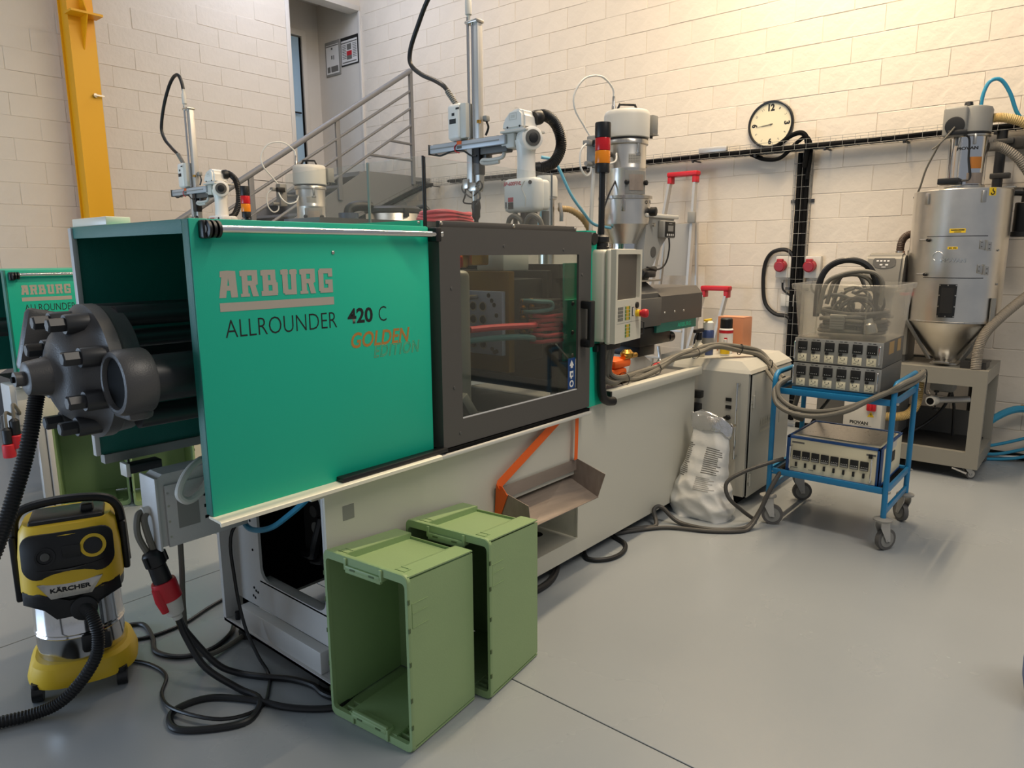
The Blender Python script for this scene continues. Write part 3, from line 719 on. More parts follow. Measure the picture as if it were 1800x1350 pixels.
for i in range(2):
    for j, z in enumerate((1.40, 1.335, 1.215)):
        b_ = MB().lathe([(0.019, 0.001), (0.019, -0.001), (0.024, -0.001), (0.024, 0.004)], (2.574, 2.36+i*0.065, z), X_, 18, False, False).build('guide_ring', STEEL, mo); MB().cyl((2.5735, 2.36+i*0.065, z), (2.576, 2.36+i*0.065, z), 0.019).build('guide_bore', INK, mo)
m = MB()
for y, z in ((2.32, 1.455), (2.30, 1.43), (2.285, 1.41), (2.27, 1.36), (2.30, 1.195), (2.285, 1.18), (2.27, 1.185)): m.cyl((2.572, y, z), (2.5745, y, z), 0.011, n=12)
m.build('dowel_holes', DARKM, mo, kind='stuff')
cy('ejector_pin', STEEL, mo, (2.36, 2.40, 1.445), (2.574, 2.40, 1.445), 0.012)
fz = (1.425, 1.395, 1.37, 1.345, 1.30, 1.275, 1.25)
for i, z in enumerate(fz):
    for x in (2.72, 2.79):
        MB().lathe([(0.008, 0), (0.010, 0.004), (0.010, 0.018), (0.006, 0.028)], (x, 2.238, z), -Y_, 8).build('hose_nipple', BRASS, mo)
def loop(mat, x, z0, z1, L, y=2.20, r=0.0105, xx=0.06):
    tb('cooling_hose', mat, mo, [(x, y+0.03, z0), (x+0.01, y-0.02, z0), (x+xx*0.7, y-0.045, z0-0.004), (x+xx+L*0.6, y-0.06, (z0*2+z1)/3+0.006), (x+xx+L*0.6, y-0.06, (z0+2*z1)/3-0.008), (x+xx*0.7, y-0.045, z1+0.004), (x+0.01, y-0.02, z1), (x, y+0.03, z1)], r, 9)
loop(TEALH, 2.72, 1.425, 1.37, 0.10)
loop(RUBBER, 2.79, 1.425, 1.38, 0.16, y=2.215)
loop(REDH, 2.79, 1.345, 1.32, 0.16, y=2.21)
loop(REDH, 2.79, 1.30, 1.275, 0.14, y=2.215)
loop(REDH, 2.79, 1.25, 1.215, 0.16, y=2.20)
tb('cooling_hose', REDH, mo, [(2.30, 2.19, 1.318), (2.45, 2.17, 1.318), (2.62, 2.15, 1.312), (2.70, 2.15, 1.308), (2.77, 2.19, 1.305), (2.79, 2.24, 1.30)], 0.0155, 9)
tb('cooling_hose', TEALH, mo, [(2.30, 2.20, 1.268), (2.45, 2.17, 1.268), (2.60, 2.15, 1.262), (2.69, 2.15, 1.25), (2.76, 2.19, 1.235), (2.78, 2.24, 1.235)], 0.015, 9)
pl = bx('inner_cover', TEAL, t, 2.945, 3.085, 2.135, 2.147, 1.105, 1.605)
bx('latch_plate', TEAL, pl, 2.935, 3.085, 2.122, 2.135, 1.20, 1.42)
for z in (1.40, 1.25, 1.13): MB().lathe([(0.012, 0), (0.008, 0.006)], (3.0, 2.122, z), -Y_, 12).build('latch_screw', BLACK, pl)
tb('air_line', WHITET, t, [(2.88, 2.14, 1.20), (2.97, 2.13, 1.12), (3.03, 2.13, 1.06)], 0.004, 6)
m = MB(); m.box(2.44, 2.56, 2.30, 2.44, 1.60, 1.70, bev=0.01); m.box(2.40, 2.44, 2.32, 2.42, 1.59, 1.66, bev=0.01); m.build('top_manifold', BRASS, t)
m = MB().lathe([(0.045, 0), (0.045, 0.05), (0.03, 0.06)], (2.36, 2.36, 1.59), Z_, 16); m.build('top_valve', RED, t)
m = MB(); m.box(2.64, 2.84, 2.28, 2.46, 1.57, 1.66, bev=0.01); m.build('top_block', WHITEG, t)

# clear top shields
s1 = bx('top_shield', CLEAR, t, 1.926, 1.932, 2.07, 2.995, 1.758, 2.022)
bx('shield_edge', BLACK, s1, 1.925, 1.933, 2.066, 2.0705, 1.758, 2.022)
bx('shield_post', GREYP, s1, 1.933, 1.939, 2.40, 2.412, 1.758, 2.025)
s2 = bx('top_shield', CLEAR, t, 1.951, 2.76, 2.078, 2.084, 1.758, 2.022)
bx('shield_edge', BLACK, s2, 1.946, 1.951, 2.077, 2.085, 1.758, 2.022)
bx('shield_edge', GREYP, s2, 2.76, 2.764, 2.077, 2.085, 1.758, 2.022)

# injection side
h = thing('injection_unit', 'dark grey injection unit housing with teal strip behind the control terminal', 'injection unit', (4.3, 2.45, 0.88))
m = MB(); m.prism([(2.25, 1.20), (2.25, 1.375), (2.30, 1.425), (2.62, 1.425), (2.66, 1.38), (2.66, 1.20)], lambda a, b: V((4.17, a, b)), lambda a, b: V((4.78, a, b))); m.build('cover', GREY, h, flat=True)
bx('side_shield', GREYD, h, 3.88, 4.165, 2.24, 2.262, 1.19, 1.37, bev=0.003)
m = MB()
for x in (4.23, 4.37, 4.50): m.lathe([(0.009, 0), (0.006, 0.004)], (x, 2.25, 1.265), -Y_, 12)
m.build('cover_screws', STEEL, h, kind='stuff')
b = bx('teal_beam', TEALD, h, 4.13, 4.70, 2.252, 2.30, 1.14, 1.20)
text('lettering', 'ARBURG', TEAL, b, (4.42, 2.252, 1.155), X_, Z_, 0.2, 0.03, bold=0.03)
m = MB(); m.box(3.95, 4.36, 2.27, 2.62, 1.06, 1.18, bev=0.01); m.box(4.0, 4.2, 2.30, 2.6, 0.99, 1.06, bev=0.01); m.build('carriage', BLACK, h)
MB().cyl((4.36, 2.30, 1.09), (4.42, 2.30, 1.09), 0.035, n=18).build('carriage_knob', BLACK, h)
m = MB(); m.cyl((3.3, 2.45, 1.29), (3.95, 2.45, 1.29), 0.06); m.cyl((3.12, 2.45, 1.29), (3.3, 2.45, 1.29), 0.02, 0.06); m.build('barrel', DARKM, h)
m = MB(); m.prism([(2.262, 1.33), (2.262, 1.40), (2.36, 1.47), (2.5, 1.47), (2.5, 1.33)], lambda a, b: V((3.90, a, b)), lambda a, b: V((4.16, a, b))); m.build('throat_cover', GREYD, h, flat=True)
m = MB(); m.box(3.92, 4.22, 2.28, 2.56, 1.474, 1.486); m.build('throat_plate', INOX, h)
m = MB(); m.box(3.98, 4.16, 2.33, 2.50, 1.486, 1.57, bev=0.01); m.box(4.02, 4.12, 2.26, 2.34, 1.50, 1.54, bev=0.01); m.cyl((4.0, 2.30, 1.53), (4.16, 2.30, 1.55), 0.022); m.build('feed_throat', DARKM, h)
tb('guard_bar', STEEL, h, [(3.45, 2.16, 0.905), (3.66, 2.16, 0.905), (4.02, 2.18, 0.925), (4.09, 2.2, 0.965), (4.10, 2.22, 1.06)], 0.010, 8)
m = MB(); m.prism([(3.92, 0.882), (4.32, 0.882), (4.10, 1.0), (3.98, 1.0)], lambda a, b: V((a, 2.34, b)), lambda a, b: V((a, 2.58, b))); m.build('carriage_stand', WHITEG, h, flat=True)
m = MB(); m.box(3.37, 3.56, 2.12, 2.30, 0.94, 1.0, bev=0.02); m.box(3.42, 3.60, 2.12, 2.26, 1.0, 1.05, bev=0.015); m.build('rotary_coupling', ORANGE, h)
m = MB(); m.lathe([(0.03, 0), (0.04, 0.01), (0.04, 0.03), (0.02, 0.05)], (3.58, 2.14, 1.05), Z_, 12); m.cyl((3.52, 2.13, 1.06), (3.66, 2.13, 1.06), 0.016); m.build('coupling_valve', BRASS, h)

r_ = bx('bench_rail', CREAM, t, 3.20, 4.30, 2.0, 2.052, 0.872, 0.925, bev=0.006)
bx('rail_end', BLACK, t, 3.185, 3.20, 2.0, 2.052, 0.868, 0.922)
bx('rear_channel', MIDM, t, 3.1, 4.25, 2.30, 2.34, 0.882, 0.90)
# control terminal
c = thing('control_terminal', 'cream control terminal with grey screen, keypads and red stop knob', 'control panel', (3.22, 1.95, 1.44))
TA = math.radians(7); TO = V((3.055, 1.900, 0)); TU = V((math.cos(TA), math.sin(TA), 0)); TN = V((math.sin(TA), -math.cos(TA), 0))
def tp(a, b, d): return TO+TU*a+Z_*b-TN*d           # along the face, height, depth behind the face
def tbox(nm, mat, par, a0, a1, b0, b1, d0, d1, bev=0.0, seg=3):
    m = MB(); m.box(a0, a1, d0, d1, b0, b1, bev=bev, seg=seg)
    for q in m.bm.verts: q.co = tp(q.co.x, q.co.z, q.co.y)
    return m.build(nm, mat, par)
TW = 0.325
m = MB()
plate_hole(m, (0, 1.20, TW, 1.672), rrect(0.022, 1.418, TW-0.022, 1.648, 0.006, 3), lambda a, b: tp(a, b, 0), lambda a, b: tp(a, b, 0.03))
fb = m.build('face_plate', TERM, c)
tbox('rear_housing', TERM, c, -0.006, TW+0.006, 1.195, 1.675, 0.026, 0.06, 0.014)
tbox('rear_housing', TERM, c, -0.003, TW+0.002, 1.205, 1.672, 0.058, 0.155, 0.02)
tbox('screen', SCREEN, c, 0.01, TW-0.01, 1.41, 1.655, 0.022, 0.026)
def keys(a0, b0, nx, nz, sx, sz, mats, gap=0.3):
    for i in range(nx):
        for j in range(nz):
            tbox('key', mats(i, nx), c, a0+i*sx, a0+(i+1-gap)*sx, b0+j*sz, b0+(j+1-gap*.6)*sz, -0.002, 0.001, 0.0)
KG = pbr('key_grey', '#77776F', 0.5); KN = pbr('key_green', '#4C7F3C', 0.5); KY = pbr('key_yellow', '#D9B43A', 0.5)
keys(0.030, 1.312, 4, 4, 0.0165, 0.0185, lambda i, n: KG)
kk = lambda i, n: KN if i in (0, n-1) else KY
keys(0.118, 1.312, 4, 4, 0.0165, 0.0185, kk)
keys(0.122, 1.222, 4, 4, 0.0165, 0.0175, kk)
decal('panel_line', GREYP, c, [R(0.02, 0.098, 0.30, 0.100), R(0.105, 0.10, 0.1065, 0.19), R(0.195, 0.10, 0.1965, 0.19)], tp(0, 1.20, 0), TU, Z_, 0.0008)
tbox('key_switch', BLACK, c, 0.206, 0.227, 1.328, 1.375, -0.003, 0.001, 0.001)
tbox('key_switch', PAPER, c, 0.209, 0.221, 1.332, 1.371, -0.0045, -0.003, 0.0)
MB().cyl(tp(0.262, 1.382, 0.002), tp(0.262, 1.382, -0.008), 0.017, n=22).build('round_switch', INK, c)
e = MB().cyl(tp(0.265, 1.340, 0.002), tp(0.265, 1.340, -0.022), 0.019, n=22).build('stop_collar', YELL, c)
MB().lathe([(0.013, 0), (0.013, 0.012), (0.022, 0.014), (0.024, 0.03), (0.021, 0.042), (0.012, 0.046)], tp(0.265, 1.340, -0.02), TN, 24).build('stop_knob', RED, c)
m = MB().tube([tp(TW+0.004, 1.29, 0.0), tp(TW+0.014, 1.285, -0.012), tp(TW+0.014, 1.225, -0.012), tp(TW+0.004, 1.22, 0.0)], 0.004, 8, sm=False); m.build('side_grip', BLACK, c)
m = MB(); m.box(3.05, 3.28, 2.0, 2.05, 1.15, 1.19, bev=0.008); m.build('swivel_mount', BLACK, c)
m = MB().tube([(3.09, 2.0, 1.19), (3.09, 2.0, 1.05), (3.095, 2.0, 0.96), (3.11, 1.998, 0.905), (3.15, 1.995, 0.880), (3.20, 1.99, 0.872)], 0.024, 12); m.build('support_arm', BLACK, c)
# signal lamp
def signal_lamp(x, y, z0, h, label, group, r=0.038, pole=0.016):
    t = thing('signal_lamp', label, 'signal lamp', (x, y, z0), group)
    MB().lathe([(0.042, 0), (0.042, 0.02), (0.036, 0.024), (0.036, 0.04), (0.042, 0.045), (0.042, 0.07), (0.03, 0.08), (pole, 0.082), (pole, h-0.235)], (x, y, z0), Z_, 20).build('pole', BLACK, t)
    zz = z0+h-0.24
    for nm, mat, a, b, k in (('base_module', BLACK, 0, 0.045, .95), ('amber_lens', ORLENS, 0.045, 0.105, 1), ('red_lens', RDLENS, 0.107, 0.167, 1), ('cap', BLACK, 0.168, 0.24, 1.04)):
        MB().lathe([(r*k*.97, a), (r*k, a+0.004), (r*k, b-0.004), (r*k*.97, b)], (x, y, zz), Z_, 24).build(nm, mat, t)
    return t
signal_lamp(3.115, 2.03, 1.665, 0.625, 'signal lamp with red and amber lenses on a black pole above the control terminal', 'signal lamps')
# ================================================================== SPRUE PICKER (built once at the front machine, copied for the rear one)
def sprue_picker():
    t = thing('sprue_picker', 'white sprue picker robot on the front machine with tall steel column and black conduit', 'robot', (2.95, 2.42, 1.76), 'sprue picker robots')
    # gear housing
    m = MB(); m.box(2.86, 2.945, 2.255, 2.475, 1.862, 2.032, bev=0.028, seg=4); m.build('gear_housing', WHITE, t)
    m = MB(); m.box(2.94, 3.01, 2.27, 2.46, 1.872, 2.026, bev=0.022, seg=4); m.build('housing_cover', WHITE, t)
    hx = 2.86
    text('lettering', 'SP-600FIVL', RED, t, (hx, 2.465, 1.995), -Y_, Z_, 0.118, 0.020, bold=0.03, shear=0.2)
    MB().cyl((hx+0.001, 2.29, 2.005), (hx-0.003, 2.29, 2.005), 0.010, n=16).build('plug', INK, t)
    decal('warning_label', RED, t, [R(0, 0.03, 0.035, 0.052)], (hx, 2.435, 1.885), -Y_, Z_, 0.0008)
    decal('warning_label', INK, t, [R(0, -0.006, 0.035, 0.028), R(-0.022, 0.0, -0.006, 0.004), R(-0.018, 0.006, -0.010, 0.03)], (hx, 2.435, 1.885), -Y_, Z_, 0.0008)
    m = MB(); m.tube([(hx-0.0005, 2.325, 2.015), (hx-0.0005, 2.345, 1.985), (hx-0.0005, 2.335, 1.96), (hx-0.0005, 2.32, 1.93), (hx-0.0005, 2.322, 1.89)], 0.003, 6); m.build('moulded_line', WHITEG, t)
    bx('base_plate', GREYD, t, 2.87, 3.06, 2.28, 2.46, 1.76, 1.79, bev=0.004)
    for q, r_ in (((2.90, 2.42), 0.012), ((3.0, 2.30), 0.02), ((2.95, 2.37), 0.045)): cy('pedestal', GREYD, t, (*q, 1.785), (*q, 1.87), r_)
    for y in (2.40, 2.28): tb('base_cable', GREYC, t, [(2.875, y+0.05, 1.80), (2.865, y+0.03, 1.83), (2.862, y-0.005, 1.845), (2.868, y-0.04, 1.825), (2.88, y-0.05, 1.79)], 0.013, 8)
    # column
    m = MB(); m.lathe([(0.050, 2.02), (0.046, 2.10), (0.046, 2.16), (0.056, 2.20), (0.06, 2.22)], (2.935, 2.375, 0), Z_, 28); m.build('column', WHITE, t)
    j = V((2.94, 2.375, 2.225)); d = V((-0.45, -0.89, 0)).normalized()
    m = MB(); m.lathe([(0.046, -0.055), (0.057, -0.05), (0.057, 0.070), (0.046, 0.075)], j, d, 28); m.build('swivel_joint', WHITE, t)
    MB().lathe([(0.040, 0.070), (0.040, 0.080), (0.028, 0.082)], j, d, 24).build('bearing_ring', GREYD, t)
    MB().lathe([(0.024, 0.079), (0.024, 0.086), (0.012, 0.088)], j, d, 20).build('bearing_cap', BLACK, t)
    # arm cover
    m = MB(); prof = [(2.335, 2.268), (2.335, 2.345), (2.36, 2.368), (2.42, 2.366), (2.455, 2.345), (2.48, 2.31), (2.487, 2.268)]
    m.prism(prof, lambda a, b: V((2.865, a, b)), lambda a, b: V((2.985, a, b)))
    bmesh.ops.bevel(m.bm, geom=list(m.bm.edges), offset=0.014, segments=3, affect='EDGES')
    m.build('arm_cover', WHITE, t)
    bx('cover_lip', WHITEG, t, 2.862, 3.02, 2.32, 2.49, 2.258, 2.269, bev=0.003)
    for y in (2.36, 2.44): cy('cover_screw', BLACK, t, (2.866, y, 2.282), (2.862, y, 2.282), 0.005, n=10)
    decal('cover_emblem', WHITEG, t, [R(0, 0, 0.05, 0.004), R(0, 0.03, 0.05, 0.034), R(0, 0, 0.004, 0.034), R(0.046, 0, 0.05, 0.034), R(0.012, 0.010, 0.038, 0.024)], (2.865, 2.43, 2.315), -Y_, Z_, 0.0008)
    decal('cover_emblem', INK, t, [R(0, 0, 0.02, 0.003), R(0.0, 0.006, 0.024, 0.009)], (2.868, 2.40, 2.3705), -Y_, X_, 0.0008)
    # beam along Y
    m = MB(); m.box(2.865, 2.945, 2.46, 3.015, 2.205, 2.252, bev=0.006); m.build('beam', pbr('beam_grey', '#B9BDC2', 0.4, 0.2), t)
    bx('beam_stripe', GREYP, t, 2.862, 2.866, 2.50, 3.01, 2.226, 2.232)
    bx('white_label', PAPER, t, 2.88, 2.93, 2.86, 2.93, 2.2522, 2.2535); bx('beam_plate', GREYP, t, 2.868, 2.942, 2.50, 2.99, 2.2518, 2.2524)
    bx('orange_label', ORANGE, t, 2.8635, 2.865, 2.765, 2.80, 2.234, 2.252); bx('dark_label', GREYD, t, 2.8635, 2.865, 2.765, 2.80, 2.212, 2.232)
    bx('beam_end', GREYD, t, 2.86, 2.95, 3.015, 3.021, 2.20, 2.255)
    bx('beam_head', WHITEG, t, 2.88, 2.97, 2.41, 2.50, 2.185, 2.258, bev=0.008)
    m = MB(); m.box(2.88, 2.93, 2.46, 2.66, 2.17, 2.203, bev=0.004); m.box(2.90, 2.95, 2.62, 2.72, 2.15, 2.203, bev=0.004); m.build('slide_rail', GREYD, t)
    tb('hand_grip', WHITEG, t, [(2.90, 2.49, 2.175), (2.89, 2.50, 2.145), (2.88, 2.57, 2.138), (2.88, 2.62, 2.142), (2.88, 2.635, 2.13), (2.885, 2.60, 2.122), (2.89, 2.52, 2.125)], 0.010, 8)
    tb('sensor_cord', BLACK, t, [(2.87, 2.97, 2.20), (2.87, 2.93, 2.19), (2.87, 2.84, 2.205), (2.87, 2.76, 2.20), (2.87, 2.70, 2.17), (2.87, 2.66, 2.165)], 0.005, 6)
    tb('sensor_cord', RED, t, [(2.862, 2.80, 2.235), (2.86, 2.815, 2.22), (2.86, 2.805, 2.20), (2.862, 2.78, 2.19)], 0.003, 6)
    # vertical stroke unit
    m = MB(); m.box(2.845, 2.925, 2.755, 2.855, 2.255, 2.445, bev=0.022, seg=4); m.build('motor_box', WHITE, t)
    m = MB(); m.box(2.85, 2.93, 2.715, 2.76, 2.262, 2.44, bev=0.006); m.build('motor_box_cover', WHITEG, t)
    decal('motor_label', INK, t, [R(0.012, 0.07, 0.06, 0.095), R(0.03, 0.11, 0.05, 0.125), R(0.06, 0.14, 0.085, 0.15)], (2.845, 2.845, 2.27), -Y_, Z_, 0.0008)
    yv = 2.70
    m = MB(); m.cyl((2.88, yv+0.020, 2.26), (2.88, yv+0.020, 2.86), 0.0075, n=10); m.cyl((2.90, yv+0.005, 2.26), (2.90, yv+0.005, 2.85), 0.0095, n=12); m.build('guide_rods', CHROME, t)
    m = MB(); m.box(2.885, 2.925, yv-0.045, yv-0.01, 2.00, 2.83, bev=0.006); m.build('stroke_profile', ALU, t)
    bx('profile_clamp', STEEL, t, 2.87, 2.93, yv-0.05, yv+0.035, 2.828, 2.843, bev=0.004)
    MB().lathe([(0.010, 0), (0.010, 0.03), (0.017, 0.034), (0.017, 0.10), (0.012, 0.11), (0.012, 0.14)], (2.885, yv+0.018, 2.84), Z_, 14).build('hose_coupling', WHITEG, t)
    bx('side_valve', GREYP, t, 2.90, 2.93, yv-0.085, yv-0.055, 2.34, 2.37, bev=0.006); tb('valve_hose', BLACK, t, [(2.915, yv-0.07, 2.345), (2.915, yv-0.085, 2.31), (2.91, yv-0.07, 2.27)], 0.006, 6)
    MB().cyl((2.88, yv-0.05, 2.33), (2.88, yv-0.05, 2.345), 0.012, n=10).build('brass_fitting', BRASS, t)
    m = MB(); m.box(2.87, 2.92, yv-0.005, yv+0.035, 2.03, 2.21, bev=0.004); m.build('lower_slide', ALU, t)
    m = MB(); m.box(2.872, 2.92, yv-0.055, yv-0.012, 2.07, 2.22, bev=0.004); m.build('damper', BLACK, t)
    m = MB(); m.box(2.87, 2.93, yv-0.03, yv+0.03, 1.985, 2.03, bev=0.004); m.cyl((2.89, yv-0.01, 1.93), (2.89, yv-0.01, 1.99), 0.022); m.box(2.86, 2.90, yv+0.02, yv+0.06, 2.0, 2.05, bev=0.004); m.build('wrist', STEEL, t)
    MB().lathe([(0.022, 0.0), (0.024, -0.012), (0.026, -0.035), (0.022, -0.05), (0.022, -0.085), (0.012, -0.10), (0.012, -0.135), (0.009, -0.14)], (2.89, yv-0.012, 1.935), Z_, 16).build('gripper', BLACK, t)
    for k, (a, b, z) in enumerate(((0.07, 0.02, 2.0), (0.05, 0.06, 1.97), (-0.05, -0.06, 1.985), (-0.075, -0.02, 2.005), (-0.06, -0.04, 1.96))):
        tb('air_line', BLACK if k % 2 else GREYD, t, [(2.88, yv, z), (2.87, yv+a*0.8, z+0.03), (2.87, yv+a, z-0.005), (2.87, yv+b, z-0.04), (2.885, yv, z-0.05)], 0.0045, 6)
    # conduits
    rr = [0.030 if i % 2 else 0.0265 for i in range(200)]
    m = MB(); m.tube([(2.975, 2.34, 2.335), (3.03, 2.33, 2.35), (3.10, 2.32, 2.325), (3.145, 2.315, 2.26), (3.145, 2.315, 2.19), (3.10, 2.33, 2.12), (3.03, 2.37, 2.09), (2.98, 2.42, 2.075)], rr, 14, 16); m.build('conduit', BLACK, t)
    MB().lathe([(0.032, 0), (0.037, 0.01), (0.037, 0.045), (0.032, 0.055)], (2.955, 2.345, 2.328), (1, -0.1, 0.25), 20).build('conduit_gland', BLACK, t)
    MB().lathe([(0.033, 0), (0.033, 0.07)], (3.04, 2.365, 2.093), (-0.7, 0.7, -0.1), 18).build('conduit_gland', BLACK, t)
    return t
SP1 = sprue_picker()
def rings(m, p, d, n, r, pitch):
    p, d = V(p), V(d).normalized()
    for i in range(n): m.lathe([(r*.8, 0), (r, pitch*.2), (r, pitch*.6), (r*.8, pitch*.8)], p+d*(pitch*i), d, 14)
    return m
rings(MB(), (2.885, 2.81, 2.435), (-0.1, 0.55, 0.75), 10, 0.0155, 0.011).build('cable_boot', GREYP, SP1)
tb('robot_cable', BLACK, SP1, [(2.875, 2.865, 2.515), (2.88, 2.91, 2.555), (2.90, 3.0, 2.60), (2.90, 3.10, 2.645), (2.90, 3.185, 2.71), (2.90, 3.185, 2.79), (2.90, 3.12, 2.90), (2.90, 3.02, 3.03), (2.89, 2.86, 3.11), (2.885, 2.76, 3.10), (2.885, 2.718, 2.98)], 0.0125, 10)

SP2 = copy_tree(SP1); SP2.location = (2.95+0.07, 2.42+3.24, 1.685); SP2.scale = (1.07, 1.07, 1.07)
SP2['label'] = 'white sprue picker robot behind the teal guard top, left of the staircase rail'
for k in list(SP2.children):
    if k.name.startswith(('robot_cable', 'cable_boot', 'conduit')): bpy.data.objects.remove(k)
ORG[SP2] = V((2.95, 2.42, 1.76))
MB().tube([(2.965, 2.34, 2.335), (2.99, 2.33, 2.338), (3.035, 2.325, 2.30), (3.055, 2.325, 2.22), (3.05, 2.33, 2.12), (3.02, 2.35, 2.04), (2.975, 2.37, 2.015)], [0.0235 if i % 2 else 0.021 for i in range(200)], 14, 14).build('conduit', BLACK, SP2)
MB().lathe([(0.030, 0), (0.034, 0.01), (0.034, 0.035), (0.03, 0.04)], (2.945, 2.345, 2.33), (1, -0.1, 0.15), 18).build('conduit_gland', BLACK, SP2)
rings(MB(), (2.885, 2.81, 2.435), (-0.1, 0.55, 0.75), 10, 0.0155, 0.011).build('cable_boot', GREYP, SP2)
tb('robot_cable', BLACK, SP2, [(2.875, 2.865, 2.515), (2.88, 2.94, 2.55), (2.90, 3.05, 2.60), (2.90, 3.13, 2.66), (2.90, 3.17, 2.75), (2.90, 3.10, 2.90), (2.90, 2.99, 3.03), (2.89, 2.87, 3.09), (2.885, 2.78, 3.09), (2.885, 2.735, 3.03), (2.885, 2.718, 2.97)], 0.0125, 10)

# ================================================================== HOPPER LOADERS
def hopper_loader():
    x, y, K = 4.03, 2.45, 0.585
    t = thing('hopper_loader', 'stainless material hopper with white vacuum head and black handle standing behind the control terminal', 'hopper', (x, y, 1.57), 'hopper loaders')
    def L(nm, mat, prof, n=40, o=(x, y, 0)): return MB().lathe([(r*K, z) for r, z in prof], o, Z_, n).build(nm, mat, t)
    L('neck', DARKM, [(0.10, 1.57), (0.10, 1.60), (0.085, 1.61), (0.085, 1.66), (0.20, 1.662), (0.20, 1.675)])
    L('outlet_collar', CHROME, [(0.165, 1.675), (0.165, 1.716)])
    L('cone', INOX, [(0.168, 1.712), (0.172, 1.722), (0.262, 1.834)])
    L('hopper_body', INOX, [(0.268, 1.834), (0.268, 1.985)])
    L('hopper_rim', STEEL, [(0.266, 1.985), (0.292, 1.988), (0.292, 2.006), (0.22, 2.008)])
    L('separator', INOX, [(0.212, 2.006), (0.212, 2.165), (0.215, 2.17), (0.215, 2.178), (0.212, 2.183), (0.212, 2.325)])
    L('clamp_ring', STEEL, [(0.214, 2.315), (0.232, 2.32), (0.232, 2.34), (0.226, 2.346)])
    L('seal', BLACK, [(0.222, 2.345), (0.228, 2.347), (0.228, 2.355), (0.22, 2.357)])
    hd = L('vacuum_head', WHITEG, [(0.236, 2.357), (0.244, 2.362), (0.244, 2.49), (0.236, 2.512), (0.22, 2.522), (0.10, 2.527), (0.001, 2.528)], 48)
    m = MB().tube([(x-0.050, y+0.045, 2.522), (x-0.036, y+0.032, 2.566), (x+0.036, y-0.032, 2.566), (x+0.050, y-0.045, 2.522)], 0.009, 8, sm=False); m.build('lift_handle', BLACK, hd)
    m = MB(); m.box(x+0.10, x+0.165, y-0.13, y-0.05, 2.39, 2.505, bev=0.006); m.box(x+0.098, x+0.168, y-0.132, y-0.05, 2.385, 2.39); m.build('switch_box', GREYP, hd)
    for a in (-0.018, 0.018): cy('gland', GREYD, hd, (x+0.133+a, y-0.09, 2.385), (x+0.133+a, y-0.09, 2.37), 0.010, n=10)
    # clips, sight window, labels
    def on(ang, r, z): a = math.radians(ang); return V((x+r*math.cos(a), y+r*math.sin(a), z)), V((math.cos(a), math.sin(a), 0)), V((-math.sin(a), math.cos(a), 0))
    for ang in (-112, 8, 128):
        p, d, s_ = on(ang, 0.232*K, 2.315)
        m = MB(); m.box(-0.011, 0.011, 0, 0.014, -0.055, 0.025, bev=0.003); m.box(-0.018, 0.018, 0.0, 0.010, -0.07, -0.05, bev=0.002)
        for q in m.bm.verts: q.co = p + s_*q.co.x + d*(q.co.y-0.018) + Z_*q.co.z
        m.build('toggle_clip', STEEL, t)
        p, d, s_ = on(ang-40, 0.27*K, 1.96)
        m = MB(); m.box(-0.012, 0.012, 0, 0.014, -0.05, 0.03, bev=0.003)
        for q in m.bm.verts: q.co = p + s_*q.co.x + d*(q.co.y-0.006) + Z_*q.co.z
        m.build('toggle_clip', STEEL, t)
    p, d, s_ = on(-100, 0.212*K, 2.09)
    RS = 0.212*K; AW = math.radians(-117)
    def wr(q): a_ = AW+q.co.x/RS; return V((x+math.cos(a_)*(RS-0.004+q.co.y), y+math.sin(a_)*(RS-0.004+q.co.y), 2.085+q.co.z))
    m = MB()
    for i in range(8): m.box(-0.072+i*0.018, -0.054+i*0.018, 0, 0.014, -0.07, 0.07)
    for q in m.bm.verts: q.co = wr(q)
    f = m.build('window_frame', GREYP, t)
    m = MB()
    for i in range(6): m.box(-0.048+i*0.016, -0.032+i*0.016, 0, 0.016, -0.048, 0.048)
    for q in m.bm.verts: q.co = wr(q)
    m.build('sight_glass', SHEET, f)
    for da in (-0.50, 0.50):
        a = AW+da
        q0 = V((x+(RS+0.008)*math.cos(a), y+(RS+0.008)*math.sin(a), 2.085))
        MB().lathe([(0.012, 0), (0.016, 0.008), (0.016, 0.02), (0.01, 0.024)], q0, (math.cos(a), math.sin(a), 0), 12).build('wing_knob', BLACK, f)
    m = MB()
    for r0 in (0.0,):
        for i in range(8):
            a = math.radians(-142+i*5)
            a2 = math.radians(-142+i*5+4.6)
            m.quad(*(V((x+(0.2145*K)*math.cos(b), y+(0.2145*K)*math.sin(b), z)) for b, z in ((a, 2.20), (a2, 2.20), (a2, 2.255), (a, 2.255))))
    m.build('type_plate', pbr('type_plate', '#B4B0A6', 0.5), t)
    m = MB()
    for k in range(5):
        for i in range(7):
            a = math.radians(-141+i*5); a2 = math.radians(-141+i*5+4)
            m.quad(*(V((x+(0.216*K)*math.cos(b), y+(0.216*K)*math.sin(b), z)) for b, z in ((a, 2.207+k*0.009), (a2, 2.207+k*0.009), (a2, 2.210+k*0.009), (a, 2.210+k*0.009))))
    m.build('print', INKG, t, kind='stuff')
    p, d, s_ = on(-97, 0.2705*K, 1.955)
    text('lettering', 'O FI', INK, t, p, s_, Z_, 0.055, 0.022, bold=0.02)
    p, d, s_ = on(-78, 0.264*K, 1.91)
    MB().lathe([(0.022, 0), (0.022, 0.012), (0.028, 0.016), (0.028, 0.05), (0.02, 0.054)], p, d, 16).build('level_sensor', BLACK, t)
